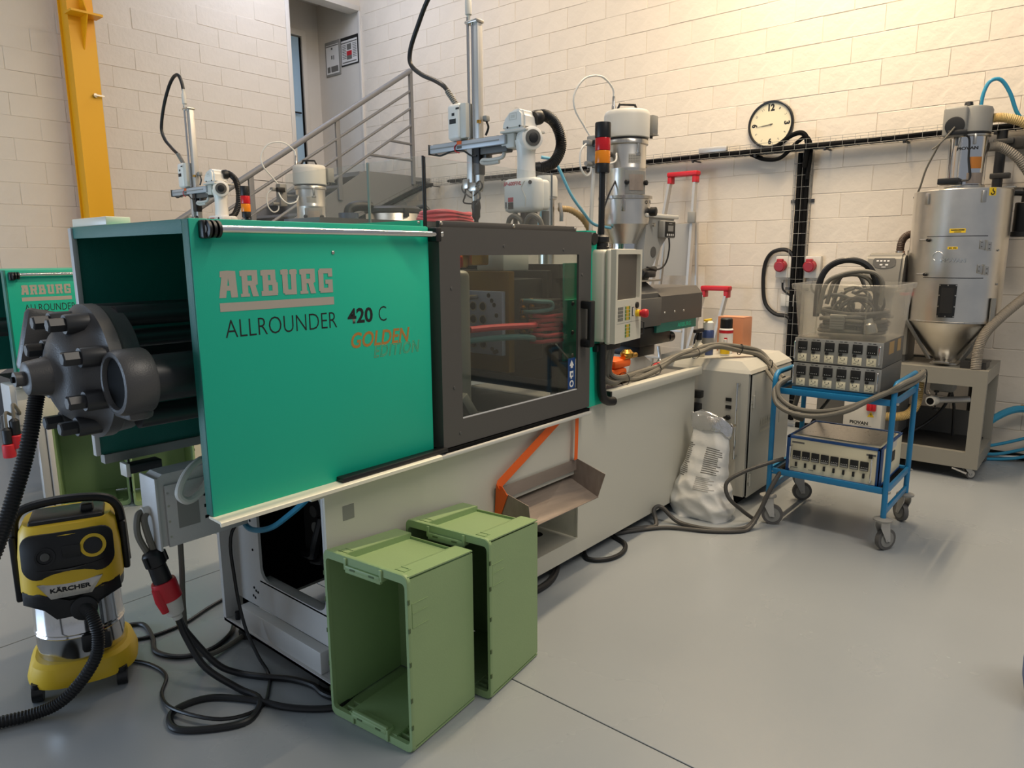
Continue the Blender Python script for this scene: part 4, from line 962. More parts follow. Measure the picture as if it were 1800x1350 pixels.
    # compressed-air valve on the left of the head
    m = MB(); m.box(x-0.27, x-0.20, y+0.05, y+0.12, 2.17, 2.36, bev=0.01); m.box(x-0.34, x-0.27, y+0.05, y+0.10, 2.295, 2.325, bev=0.006); m.cyl((x-0.33, y+0.08, 2.19), (x-0.23, y+0.08, 2.19), 0.014); m.build('air_valve', GREYP, t)
    bx('valve_coil', BLACK, t, x-0.31, x-0.24, y+0.015, y+0.05, 2.285, 2.325, bev=0.004)
    MB().cyl((x-0.20, y+0.06, 2.26), (x-0.10, y+0.04, 2.26), 0.014, n=10).build('bracket_rod', GREYD, t)
    tb('white_tube', WHITET, t, [(x-0.11, y+0.03, 2.52), (x-0.11, y+0.03, 2.60), (x-0.13, y+0.03, 2.65), (x-0.22, y+0.05, 2.70), (x-0.32, y+0.10, 2.68), (x-0.37, y+0.14, 2.59), (x-0.36, y+0.14, 2.50), (x-0.29, y+0.12, 2.41), (x-0.25, y+0.10, 2.35), (x-0.25, y+0.08, 2.31)], 0.006, 8)
    MB().lathe([(0.012, 2.515), (0.012, 2.545), (0.009, 2.55), (0.009, 2.60)], (x-0.11, y+0.03, 0), Z_, 12).build('tube_fitting', STEEL, t)
    tb('white_tube', WHITET, t, [(x-0.33, y+0.07, 2.31), (x-0.37, y+0.09, 2.26), (x-0.37, y+0.09, 2.17), (x-0.33, y+0.08, 2.12), (x-0.28, y+0.08, 2.14), (x-0.27, y+0.08, 2.20)], 0.006, 8)
    tb('white_tube', WHITET, t, [(x-0.30, y+0.04, 2.30), (x-0.29, y, 2.23), (x-0.24, y-0.02, 2.19), (x-0.17, y-0.03, 2.21), (x-0.13, y-0.01, 2.26)], 0.006, 8)
    return t
HL1 = hopper_loader()
HL2 = copy_tree(HL1); HL2.location = (3.78, 5.50, 1.47); HL2['label'] = 'stainless hopper with pale vacuum head seen through the clear shield before the staircase'
for k in list(HL2.children):
    if k.name.startswith('lettering'): bpy.data.objects.remove(k)
MB().lathe([(0.05, 0), (0.05, 1.0)], (3.78, 5.50, 0.62), Z_, 14).build('neck_pipe', DARKM, None)
npipe = bpy.data.objects['neck_pipe']; npipe.parent = HL2; npipe.location = (-3.78, -5.50, -1.47)
# extras only at the front hopper
tb('riser_pipe', WHITEG, HL1, [(3.79, 2.53, 2.18), (3.77, 2.53, 1.95), (3.74, 2.52, 1.60), (3.74, 2.50, 1.30)], 0.012, 10)
tb('signal_cord', BLACK, HL1, [(3.93, 2.45, 2.12), (3.83, 2.45, 2.0), (3.72, 2.44, 1.82), (3.68, 2.42, 1.70)], 0.006, 6)
tb('blue_tube', BLUEL, HL1, [(3.35, 2.60, 2.20), (3.42, 2.55, 2.17), (3.50, 2.50, 2.0), (3.60, 2.48, 1.90), (3.72, 2.48, 1.83), (3.88, 2.46, 1.81)], 0.009, 8)
tb('blue_tube', BLUEH, HL1, [(4.17, 2.45, 2.25), (4.20, 2.43, 2.12), (4.19, 2.42, 2.0)], 0.008, 8)

# dosing feeder
t = thing('dosing_feeder', 'grey sheet metal dosing feeder with small display right of the stainless hopper', 'feeder', (4.25, 2.36, 1.5))
FE = pbr('feeder_grey', '#A5A49E', 0.42)
m = MB(); m.prism([(4.05, 1.875), (4.41, 1.875), (4.41, 1.83), (4.25, 1.70), (4.10, 1.53), (4.02, 1.53), (4.02, 1.66)], lambda a, b: V((a, 2.30, b)), lambda a, b: V((a, 2.45, b))); m.build('feeder_body', FE, t, flat=True)
bx('feeder_lid', WHITEG, t, 4.02, 4.45, 2.285, 2.46, 1.876, 1.90, bev=0.004)
bx('display_box', GREYP, t, 4.19, 4.36, 2.26, 2.30, 1.75, 1.86, bev=0.008)
bx('display', INK, t, 4.215, 4.35, 2.257, 2.26, 1.757, 1.853, bev=0.002)
decal('display_print', PAPER, t, [R(0.02+i*0.026, 0.006, 0.034+i*0.026, 0.020) for i in range(4)], (4.215, 2.257, 1.757), X_, Z_, 0.0006)
decal('display_print', GREYP, t, [R(0.035, 0.035, 0.105, 0.072), R(0.045, 0.082, 0.09, 0.088)], (4.215, 2.257, 1.757), X_, Z_, 0.0006)
MB().lathe([(0.035, 0), (0.035, 0.003)], (4.14, 2.30, 1.66), -Y_, 20).build('sight_hole', GREYD, t)
tb('display_cord', BLACK, t, [(4.29, 2.27, 1.755), (4.29, 2.265, 1.68), (4.25, 2.265, 1.59), (4.16, 2.27, 1.55), (4.03, 2.28, 1.565)], 0.006, 6)
cy('clamp_screw', STEEL, t, (4.10, 2.285, 1.83), (4.10, 2.27, 1.83), 0.012, n=12)

# dust filter behind the robot
t = thing('vacuum_filter', 'small white cylinder filter with beige hose behind the robot gear housing', 'filter', (3.62, 2.76, 1.57))
MB().lathe([(0.060, 1.99), (0.068, 2.0), (0.068, 2.10), (0.060, 2.125), (0.001, 2.13)], (3.61, 2.76, 0), Z_, 24, True, False).build('filter_head', WHITEG, t)
MB().lathe([(0.05, 1.57), (0.05, 1.98), (0.066, 1.985), (0.066, 1.995)], (3.61, 2.76, 0), Z_, 24).build('filter_body', INOX, t)
m = MB().tube([(3.66, 2.70, 1.93), (3.74, 2.66, 1.92), (3.82, 2.62, 1.86), (3.88, 2.60, 1.76), (3.90, 2.60, 1.66)], [0.021 if i % 2 else 0.018 for i in range(60)], 10, 10); m.build('beige_hose', BEIGEH, t)
m = MB().tube([(3.26, 2.55, 2.02), (3.31, 2.56, 1.98), (3.33, 2.57, 1.90), (3.30, 2.58, 1.80)], 0.016, 10); m.build('blue_hose', BLUEL, t)
m = MB().tube([(3.64, 2.68, 1.96), (3.63, 2.66, 1.90), (3.63, 2.66, 1.85)], 0.012, 8); m.build('steel_clip', STEEL, t)

# ================================================================== REAR MACHINE
M2 = thing('moulding_machine', 'smaller teal injection moulding machine standing behind at the left, near the block wall', 'machine', (2.5, 5.6, 0))
t = M2; YB = 5.20
xL, xR, zb, zt = 1.355, 2.45, 0.865, 1.573
g = bx('clamp_guard', TEAL, t, xL, xR, YB, YB+0.02, zb, zt, bev=0.003)
bx('support_beam', DARKM, t, xL+0.05, 2.12, YB+0.1, YB+0.7, zb-0.1, zb-0.016)
bx('guard_flange', TEALD, g, xL-0.012, xL, YB, YB+0.05, zb, zt, bev=0.002)
bx('guard_roof', TEAL, t, xL, xR, YB+0.02, YB+0.80, zt-0.012, zt)
bx('rear_guard', TEALD, t, xL, xR, YB+0.80, YB+0.82, zb, zt)
cy('guide_rod', CHROME, t, (xL+0.06, YB-0.025, zt-0.028), (xR+0.05, YB-0.025, zt-0.028), 0.0105)
rb = bx('roller_bracket', BLACK, t, xL+0.012, xL+0.04, YB-0.03, YB, zt-0.062, zt-0.012, bev=0.005)
for i in range(3): MB().lathe([(0.01, 0), (0.023, 0.002), (0.023, 0.010), (0.01, 0.012)], (xL+0.022+i*0.015, YB-0.027, zt-0.034), X_, 16).build('roller', BLACK, rb)
bx('guide_rail', CREAML, t, xL-0.01, xR, YB-0.05, YB+0.03, zb-0.016, zb, bev=0.003)
arburg(g, (1.425, YB, 1.420), 0.286, 0.060, TAUPE)
decal('logo_bar', TAUPE, g, [R(0, 0, 0.280, 0.024)], (1.425, YB, 1.380), X_, Z_, 0.0007)
text('lettering', 'ALLROUNDER', INK, g, (1.434, YB, 1.315), X_, Z_, 0.288, 0.045, bold=-0.006)
bx('sliding_door', GREY, t, xR+0.03, xR+1.05, YB-0.02, YB+0.06, zb, zt)
bx('base_front', CREAM, t, 2.1, 4.6, YB+0.03, YB+0.05, 0.06, zb-0.016)
bx('base_end', FRAMEG, t, 2.1, 2.12, YB+0.05, YB+0.80, 0.06, zb-0.016)
bx('base_back', CREAM, t, 2.1, 4.6, YB+0.80, YB+0.82, 0.06, zb-0.016)
bx('bench_top', CREAM, t, xR+1.05, 4.6, YB, YB+0.82, zb-0.016, zb)
m = MB()
for x in (2.2, 4.5):
    for y in (YB+0.12, YB+0.7): m.cyl((x, y, 0), (x, y, 0.06), 0.04, n=12)
m.build('machine_feet', DARKM, t, kind='stuff')
bx('robot_pedestal', DARKM, t, 2.93, 3.12, 5.52, 5.70, zt-0.3, 1.698)
bx('fixed_platen', DARKM, t, 3.0, 3.15, 5.3, 5.95, zb, zt-0.28)
cy('barrel', DARKM, t, (3.15, 5.6, 1.2), (4.4, 5.6, 1.2), 0.05)
MB().lathe([(0.05, 1.2), (0.05, 1.46)], (3.78, 5.50, 0), Z_, 14).build('feed_throat', DARKM, t)
MB().lathe([(0.10, 0.02), (0.16, 0.05), (0.16, 0.12), (0.14, 0.14)], (1.18, 5.6, 1.15), X_, 28).build('clamp_casting', IRON, t)
cy('tie_bar', IRONS, t, (1.3, 5.45, 1.2), (2.4, 5.45, 1.2), 0.05); cy('tie_bar', IRONS, t, (1.3, 5.75, 1.2), (2.4, 5.75, 1.2), 0.05)
# its signal lamp
signal_lamp(3.05, 5.32, 1.40, 0.79, 'signal lamp with red and amber lenses in front of the staircase rail', 'signal lamps', r=0.036)
# its control box and hanging plugs
t = thing('control_box', 'pale control box with two hanging red plugs at the left edge under the rear machine', 'box', (1.36, 5.25, 0.55))
bx('housing', FRAMEG, t, 1.30, 1.56, 5.22, 5.40, 0.56, 0.86, bev=0.006); bx('front_cover', WHITEG, t, 1.33, 1.53, 5.212, 5.22, 0.60, 0.83, bev=0.004)
bx('mounting_arm', FRAMEG, t, 1.56, 2.10, 5.28, 5.34, 0.70, 0.78)
for x, z in ((1.24, 0.50), (1.285, 0.55)):
    m = MB().lathe([(0.012, 0), (0.028, 0.015), (0.028, 0.10), (0.012, 0.115)], (x, 5.15, z), Z_, 14); q = m.build('power_plug', BLACK, t)
    MB().lathe([(0.034, -0.075), (0.036, -0.07), (0.036, 0.004), (0.03, 0.01)], (x, 5.15, z), Z_, 14).build('plug_sleeve', RED, q)
    tb('cord', GREYC, t, [(x, 5.15, z+0.11), (x+0.01, 5.17, z+0.20), (x+0.05, 5.21, 0.68), (1.32, 5.24, 0.68)], 0.010, 8)
# profile post in front
t = thing('steel_stand', 'bare steel profile stand behind the vacuum cleaner', 'stand', (1.42, 5.1, 0))
bx('upright', ALU, t, 1.375, 1.42, 5.06, 5.10, 0.012, 0.62, bev=0.004); bx('upright', FRAMEG, t, 1.425, 1.455, 5.05, 5.09, 0.012, 0.66, bev=0.004); bx('foot_plate', STEEL, t, 1.34, 1.48, 5.0, 5.14, 0, 0.012)
# drum and coil behind the front machine
t = thing('dryer_drum', 'round stainless dryer drum with black lid below the staircase landing', 'drum', (4.82, 5.62, 0))
MB().lathe([(0.265, 0.03), (0.272, 0.05), (0.272, 2.05), (0.265, 2.06)], (4.82, 5.62, 0), Z_, 48).build('drum_shell', INOX, t)
MB().lathe([(0.275, 2.06), (0.285, 2.07), (0.285, 2.10), (0.25, 2.125), (0.1, 2.13), (0.001, 2.13)], (4.82, 5.62, 0), Z_, 48, True, False).build('drum_lid', DARKM, t)
MB().lathe([(0.20, 0), (0.20, 0.03)], (4.82, 5.62, 0), Z_, 24).build('drum_base', BLACK, t)
m2 = MB(); m2.box(4.72, 4.78, 5.335, 5.352, 2.02, 2.10, bev=0.004); m2.build('lid_clip', BLACK, t)
tb('lid_cable', BLACK, t, [(5.02, 5.5, 2.12), (5.08, 5.44, 2.13), (5.11, 5.40, 2.07), (5.10, 5.38, 1.9)], 0.02, 8)
t = thing('pipe_stack', 'dark pipe unit left of the stainless drum below the stair', 'pipe', (4.3, 5.75, 0))
m = MB(); m.lathe([(0.08, 0), (0.08, 1.95), (0.095, 1.97), (0.095, 2.05)], (4.33, 5.70, 0), Z_, 20); m.build('pipe', pbr('blue_grey_steel', '#4A5566', 0.4, 0.4), t)
tb('elbow', BLACK, t, [(4.33, 5.70, 2.03), (4.35, 5.70, 2.09), (4.42, 5.67, 2.12), (4.56, 5.64, 2.12)], 0.05, 12)
m = MB()
for k in range(3):
    m.tube([(2.90+0.19*math.cos(a)*(1-k*0.06), 2.93+0.10*math.sin(a), 1.838+k*0.020+0.006*math.sin(3*a+k)) for a in [2*PI*i/18 for i in range(19)]], 0.0125, 8, 3)
c = m.build('hose_coil', REDH); tag(c, 'red hose coil lying on top of the front machine behind the grey door', 'hose')
bx('roof_beam', GREY, M1, 1.95, 3.12, 2.78, GY1+0.14, 1.715, 1.822)
# ================================================================== VACUUM CLEANER
VO = V((0.88, 3.0, 0)); VA = math.radians(-62)        # facing direction of the front
vf = V((math.cos(math.radians(-112)), math.sin(math.radians(-112)), 0)); vr = V((-vf.y, vf.x, 0))   # front, its right-hand (towards +X)
def vp(a, b, z): return VO + vr*a + vf*b + Z_*z      # a sideways, b forwards
t = thing('vacuum_cleaner', 'yellow and black drum vacuum cleaner with shiny steel tank on castors', 'vacuum cleaner', VO)
def vring(prof, nm, mat, n=40, p=2.6, cap=True, par=None, sh=0.0):
    """prof: (half width, half depth, z, forward shift)"""
    m = MB(); rg = []
    for hw, hd, z, f in prof:
        ring = []
        for i in range(n):
            a = 2*PI*i/n; ca, sa = math.cos(a), math.sin(a)
            ex = 2/p
            ring.append(m.bm.verts.new(vp(hw*abs(ca)**ex*(1 if ca >= 0 else -1), f+hd*abs(sa)**ex*(1 if sa >= 0 else -1), z)))
        rg.append(ring)
    m.skin(rg, cap, cap)
    return m.build(nm, mat, par or t)
vring([(0.155, 0.155, 0.05, 0), (0.188, 0.188, 0.055, 0), (0.190, 0.190, 0.070, 0), (0.174, 0.174, 0.125, 0), (0.158, 0.158, 0.138, 0)], 'chassis', YELL, p=2.8)
m = MB()
vring([(0.150, 0.150, 0.130, 0), (0.152, 0.152, 0.225, 0), (0.156, 0.156, 0.231, 0), (0.152, 0.152, 0.238, 0), (0.156, 0.156, 0.245, 0), (0.152, 0.152, 0.252, 0), (0.152, 0.152, 0.38, 0), (0.145, 0.145, 0.385, 0)], 'steel_tank', CHROME, p=2)
vring([(0.150, 0.152, 0.368, 0), (0.166, 0.166, 0.375, 0), (0.170, 0.172, 0.425, 0), (0.162, 0.162, 0.435, 0)], 'tank_collar', BLACK, p=2.4)
hd_ = vring([(0.164, 0.160, 0.415, 0), (0.172, 0.174, 0.425, 0.004), (0.170, 0.172, 0.55, 0), (0.160, 0.156, 0.640, -0.010), (0.146, 0.130, 0.668, -0.02)], 'motor_head', YELL, p=3.0)
# black front panel: curved plate in front of the head
def vpanel(nm, mat, pts, off, par, depth=0.012):
    """pts: 2-D (sideways, height) polygon wrapped on the head front"""
    def f(a, z, o):
        zz = min(max(z, 0.35), 0.668)
        t_ = max(0.0, (zz-0.55)/0.10)
        hdp = 0.173-0.022*t_**1.3
        q = min(0.97, abs(a)/0.178); b = hdp*(1-q**3.0)**(1/3.0)
        return vp(a, b+o-0.008*t_, z)
    m = MB(); n = len(pts)
    cx_ = sum(p[0] for p in pts)/n; cz_ = sum(p[1] for p in pts)/n
    K = 5; rows = []
    for k in range(K+1):
        s_ = k/K; rows.append([m.bm.verts.new(f(cx_+(p[0]-cx_)*s_, cz_+(p[1]-cz_)*s_, off)) for p in pts]) if k else rows.append(m.bm.verts.new(f(cx_, cz_, off)))
    for i in range(n):
        j = (i+1) % n
        m.bm.faces.new((rows[0], rows[1][i], rows[1][j]))
        for k in range(1, K): m.bm.faces.new((rows[k][i], rows[k+1][i], rows[k+1][j], rows[k][j]))
    last = rows[K]; b = [m.bm.verts.new(f(p[0], p[1], off-depth)) for p in pts]
    for i in range(n):
        j = (i+1) % n; m.bm.faces.new((last[i], b[i], b[j], last[j]))
    return m.build(nm, mat, par), f
pan, vF = vpanel('front_panel', BLACK, [p for p in rrect(-0.148, 0.490, 0.150, 0.650, 0.045)], 0.006, hd_)
_, _ = vpanel('front_trim', BLACK, [(-0.158, 0.435), (-0.10, 0.435), (-0.055, 0.395), (0.055, 0.395), (0.10, 0.435), (0.158, 0.435), (0.160, 0.385), (0.09, 0.370), (0.055, 0.330), (-0.055, 0.330), (-0.09, 0.370), (-0.160, 0.385)], 0.006, hd_, 0.02)
_, _ = vpanel('badge_plate', STEEL, [(-0.065, 0.412), (0.065, 0.412), (0.105, 0.470), (-0.105, 0.470)], 0.008, hd_, 0.01)
_, _ = vpanel('panel_groove', GREYD, [(-0.10, 0.525), (0.0, 0.512), (0.12, 0.530), (0.0, 0.518)], 0.009, hd_, 0.004)
tl = text('lettering', 'KÄRCHER', INK, hd_, vF(-0.065, 0.436, 0.0122), vr, Z_, 0.13, 0.021, bold=0.035)
for q in tl.data.vertices:
    w_ = q.co + ORG[hd_] - VO; a = w_.dot(vr); z = w_.z
    q.co = vF(a, z, 0.0102) - ORG[hd_]
m = MB()
dc = vF(0.085, 0.590, 0.006); dn = (vf+Z_*0.25).normalized()
MB().lathe([(0.043, 0), (0.043, 0.008), (0.034, 0.010)], dc, dn, 28).build('dial_ring', YELL, hd_)
MB().lathe([(0.033, 0.006), (0.030, 0.014), (0.024, 0.016)], dc, dn, 24).build('power_dial', BLACK, hd_)
sc_ = vF(-0.068, 0.575, 0.004)
MB().lathe([(0.033, 0), (0.033, 0.008), (0.026, 0.009), (0.025, 0.003)], sc_, dn, 24).build('appliance_socket', BLACK, hd_)
MB().lathe([(0.015, 0.003), (0.015, 0.010), (0.010, 0.012)], sc_, dn, 16).build('socket_core', GREYD, hd_)
m = MB()
for a0, a1, z0, z1 in ((-0.015, 0.045, 0.557, 0.605),):
    c0 = vF((a0+a1)/2, (z0+z1)/2, 0.006)
    for q in m.box(-0.03, 0.03, -0.004, 0.006, -0.025, 0.025, bev=0.004).bm.verts: q.co = c0 + vr*q.co.x + dn*q.co.y + Z_*q.co.z
m.build('filter_button', BLACK, hd_)
m = MB()
for q in m.box(-0.125, 0.125, -0.10, 0.075, 0.648, 0.684, bev=0.025).bm.verts: q.co = vp(q.co.x, q.co.y, q.co.z)
m.build('top_tray', BLACK, hd_)
m = MB()
for q in m.box(0.045, 0.09, -0.02, 0.03, 0.67, 0.71, bev=0.01).bm.verts: q.co = vp(q.co.x, q.co.y, q.co.z)
m.build('tray_clip', BLACK, hd_)
# carrying handle arch
hp = [vp(-0.176, 0.0, 0.50), vp(-0.178, 0.0, 0.62), vp(-0.165, 0.01, 0.690), vp(-0.12, 0.012, 0.725), vp(0.0, 0.012, 0.738), vp(0.12, 0.012, 0.725), vp(0.165, 0.01, 0.690), vp(0.178, 0.0, 0.62), vp(0.182, 0.0, 0.45)]
MB().tube(hp, 0.017, 10).build('carry_handle', BLACK, t)
for s_ in (-1, 1):
    m = MB()
    for q in m.box(-0.012, 0.012, -0.03, 0.03, 0.36 if s_ < 0 else 0.42, 0.62, bev=0.008).bm.verts: q.co = vp(q.co.x+s_*0.182, q.co.y, q.co.z)
    m.build('side_latch', BLACK, t)
m = MB()
for q in m.box(-0.05, 0.05, 0.145, 0.175, 0.165, 0.24, bev=0.02).bm.verts: q.co = vp(q.co.x+0.06, q.co.y-0.005, q.co.z)
m.build('tool_clip', BLACK, t)
for a, b in ((-0.15, 0.13), (0.13, 0.15), (-0.15, -0.14), (0.15, -0.14)):
    w_ = MB().cyl(vp(a-0.018, b, 0.032), vp(a+0.018, b, 0.032), 0.032, n=18).build('caster', BLACK, t)
    MB().lathe([(0.016, 0.03), (0.022, 0.06), (0.02, 0.075)], vp(a, b, 0), Z_, 12).build('caster_stem', BLACK, w_)
MB().lathe([(0.045, 0), (0.045, 0.03), (0.034, 0.036)], vp(0.035, 0.160, 0.355), dn*0.6+vf, 18).build('hose_port', BLACK, t)
hose_r = [0.0225 if i % 2 else 0.019 for i in range(800)]
MB().tube([vp(0.035, 0.185, 0.36), vp(0.06, 0.235, 0.345), vp(0.075, 0.268, 0.28), vp(0.060, 0.28, 0.20), vp(0.0, 0.275, 0.11), vp(-0.07, 0.27, 0.05), vp(-0.15, 0.26, 0.026), vp(-0.25, 0.255, 0.024), vp(-0.36, 0.26, 0.024)], hose_r, 14, 18).build('suction_hose', RUBBER, t)
# upper hose run: hangs in front at the left
t2 = tag(MB().tube([(0.80, 2.62, 1.38), (0.74, 2.60, 1.28), (0.715, 2.60, 1.20), (0.695, 2.60, 1.12), (0.665, 2.60, 1.02), (0.628, 2.60, 0.92), (0.588, 2.60, 0.82), (0.54, 2.60, 0.72), (0.475, 2.61, 0.60), (0.40, 2.63, 0.44), (0.32, 2.66, 0.25), (0.24, 2.70, 0.09), (0.16, 2.75, 0.028), (0.04, 2.8, 0.026)], [0.0245 if i % 2 else 0.021 for i in range(900)], 14, 20).build('corrugated_hose', RUBBER), 'black corrugated hose running down from the cast clamp end past the vacuum', 'hose')

# ================================================================== GREEN CRATES (standing on end)
def crate():
    """local: opening towards -X, height along Z 0.62, width along Y 0.41, depth 0.37"""
    t = thing('plastic_crate', 'x', 'crate', (0, 0, 0), 'green plastic crates')
    H, W, D, tk = 0.640, 0.400, 0.350, 0.005
    m = MB()
    # long sides (faces +-Y) and back
    m.box(0.006, D, -W/2+0.006, -W/2+0.006+tk, 0.018, H-0.018); m.box(0.006, D, W/2-0.006-tk, W/2-0.006, 0.018, H-0.018)
    m.box(D-tk, D, -W/2+0.008, W/2-0.008, 0.02, H-0.02)
    # stepped short ends (top and bottom when standing): raised shoulders and sunk middle
    for s_, z0 in ((1, H), (-1, 0)):
        def zz(d): return z0-s_*d
        for y0, y1, d in ((-W/2+0.006, -0.115, 0.006), (-0.115, 0.115, 0.030), (0.115, W/2-0.006, 0.006)):
            m.box(0.006, D, y0, y1, zz(d+tk), zz(d))
        for y in (-0.115, 0.115): m.box(0.006, D, y-tk/2, y+tk/2, zz(0.034), zz(0.006))
    shell = m.build('crate_body', CRATE, t)
    # rim of the opening
    m = MB(); ro, ri_ = rrect(-W/2, 0.0, W/2, H, 0.026, 6), rrect(-W/2+0.013, 0.030, W/2-0.013, H-0.030, 0.016, 6)
    rg = [[m.bm.verts.new(V((x, a, b))) for a, b in pp] for pp, x in ((ro, 0.012), (ro, -0.001), ([(p[0]*0.99, p[1]+(0.002 if p[1] < H/2 else -0.002)) for p in ro], -0.004), (ri_, -0.004), (ri_, 0.012))]
    m.skin(rg+[rg[0]], False, False)
    m.build('rim', CRATE, t)
    for z0, s_ in ((H, 1), (0, -1)):
        m = MB()
        m.box(-0.012, 0.03, -0.082, 0.082, z0-s_*0.048, z0-s_*0.030, bev=0.004)
        for y in (-0.084, 0.084): m.box(-0.010, 0.022, y-0.006, y+0.006, z0-s_*0.048, z0-s_*0.006, bev=0.002)
        m.box(-0.010, 0.004, -0.084, 0.084, z0-s_*0.058, z0-s_*0.044, bev=0.003)
        m.build('hand_grip', CRATE, t)
        m = MB()
        for y in (-0.045, 0.045): m.box(-0.0135, -0.011, y-0.012, y+0.012, z0-s_*0.042, z0-s_*0.036)
        m.build('grip_slot', pbr('crate_slot', '#4D6039', 0.6), t, kind='stuff')
        m = MB(); m.box(0.03, 0.064, -0.157, -0.153, z0-s_*0.012, z0-s_*0.004); m.box(0.03, 0.034, -0.153, -0.115, z0-s_*0.030, z0-s_*0.004); m.box(0.06, 0.064, -0.153, -0.115, z0-s_*0.030, z0-s_*0.004)
        m.build('stacking_lug', CRATE, t)
        m = MB(); m.box(0.03, 0.064, 0.153, 0.157, z0-s_*0.012, z0-s_*0.004); m.box(0.03, 0.034, 0.115, 0.153, z0-s_*0.030, z0-s_*0.004); m.box(0.06, 0.064, 0.115, 0.153, z0-s_*0.030, z0-s_*0.004)
        m.build('stacking_lug', CRATE, t)
    m = MB()
    for z in (0.10, 0.20, 0.33, 0.45, 0.55):
        for y in (-W/2, W/2): m.box(-0.005, 0.003, y-0.002, y+0.002, z-0.008, z+0.008)
    m.build('rim_notch', pbr('crate_slot', '#4D6039', 0.6), t, kind='stuff')
    m = MB()
    for z in (0.50, 0.535, 0.45): m.box(0.02, 0.10, -W/2+0.0045, -W/2+0.006, z-0.0012, z+0.0012)
    m.box(0.02, 0.0215, -W/2+0.0045, -W/2+0.006, 0.45, 0.535)
    m.build('label_field', CRATE, t)
    for o in KIDS(t):                                   # moulded draft: the closed end is smaller than the rim
        for q in o.data.vertices:
            f = max(0.0, q.co.x)/D
            q.co.z *= 1-0.055*f; q.co.y *= 1-0.03*f
    return t
cr0 = crate()
spots = [(1.380, 1.822, 5.5, 'green crate standing on end nearest, its dark opening facing left'),
         (1.762, 1.816, 7.0, 'green crate standing on end just behind the nearest one, below the metal chute'),
         (1.645, 5.0, -22, 'shaded green crate standing at the back beside the bare steel stand'),
         (2.02, 4.815, -14, 'shaded green crate at the back, right of the other shaded one, behind the connector box')]
for i, (x, y, a, lab) in enumerate(spots):
    o = cr0 if i == 0 else copy_tree(cr0)
    o.location = (x, y, 0); o.rotation_euler = (0, 0, math.radians(a)); o['label'] = lab
    if i >= 2: o.rotation_euler = (0, 0, math.radians(62+i*4))

# ================================================================== CONNECTOR BOX AND PLUG
t = thing('connector_box', 'grey connector box on the machine end above the red plug', 'box', (1.2, 2.66, 0.57))
m = MB(); m.prism([(1.055, 0.585), (1.055, 0.845), (1.08, 0.862), (1.395, 0.862), (1.395, 0.585)], lambda a, b: V((a, 2.60, b)), lambda a, b: V((a, 2.70, b))); m.build('housing', FRAMEG, t, flat=True)
bx('end_plate', FRAMEG, t, 1.045, 1.055, 2.585, 2.715, 0.575, 0.855, bev=0.003)
bx('cover_lip', FRAMEG, t, 1.08, 1.395, 2.588, 2.60, 0.58, 0.82, bev=0.003)
bx('window', GREYP, t, 1.12, 1.20, 2.5855, 2.588, 0.645, 0.755)
m = MB()
for i in range(3):
    for j in range(3): m.cyl((1.222+i*0.018, 2.5865, 0.66+j*0.045), (1.235+i*0.022, 2.589, 0.66+j*0.045), 0.006, n=8)
m.build('knockouts', BLACKM, t, kind='stuff')
m = MB()
for z in (0.62, 0.68, 0.74, 0.79): m.cyl((1.088, 2.5865, z), (1.088, 2.589, z), 0.004, n=8)
m.build('screws', STEEL, t, kind='stuff')
m = MB().cyl((1.045, 2.66, 0.72), (1.02, 2.66, 0.72), 0.018, n=12); m.build('gland', WHITEG, t)
tb('grey_lead', GREYC, t, [(1.03, 2.665, 0.72), (1.005, 2.66, 0.71), (0.995, 2.65, 0.64), (1.02, 2.64, 0.56)], 0.012, 8)
tb('grey_lead', GREYC, t, [(1.03, 2.65, 0.715), (1.02, 2.645, 0.69), (1.025, 2.635, 0.63), (1.04, 2.632, 0.56)], 0.012, 8)
tb('grey_lead', GREYC, t, [(1.15, 2.66, 0.59), (1.15, 2.67, 0.45), (1.15, 2.69, 0.28), (1.16, 2.70, 0.13), (1.22, 2.70, 0.035), (1.32, 2.72, 0.014), (1.45, 2.76, 0.014)], 0.011, 8)
t = thing('power_plug', 'black and red three-phase plug pair hanging beside the connector box', 'plug', (1.02, 2.62, 0.40))
pa = V((1.03, 2.635, 0.565)); pd = (V((1.085, 2.60, 0.30))-pa).normalized()
MB().lathe([(0.014, -0.012), (0.033, 0.0), (0.038, 0.01), (0.038, 0.05), (0.032, 0.055), (0.034, 0.125)], pa, pd, 20).build('coupling_body', BLACK, t)
m = MB()
for a in (0, 2.1, 4.2):
    u, v, _ = basis(pd); q = pa+pd*0.025+(u*math.cos(a)+v*math.sin(a))*0.040
    m.lathe([(0.008, -0.02), (0.008, 0.02)], q, pd, 8)
m.build('locking_lug', BLACK, t, kind='stuff')
MB().lathe([(0.042, 0.12), (0.045, 0.13), (0.045, 0.195), (0.036, 0.20)], pa, pd, 22).build('red_collar', RED, t)
u, v, _ = basis(pd); m = MB(); qq = pa+pd*0.19-u*0.043
m.lathe([(0.018, -0.05), (0.022, 0.0), (0.014, 0.05)], pa+pd*0.19+V((-0.035, -0.01, 0)), pd, 12); m.build('red_flap', RED, t)
MB().lathe([(0.038, 0.195), (0.040, 0.20), (0.030, 0.26), (0.018, 0.27), (0.017, 0.285)], pa, pd, 20).build('plug_grip', WHITEG, t)
pe = pa+pd*0.285
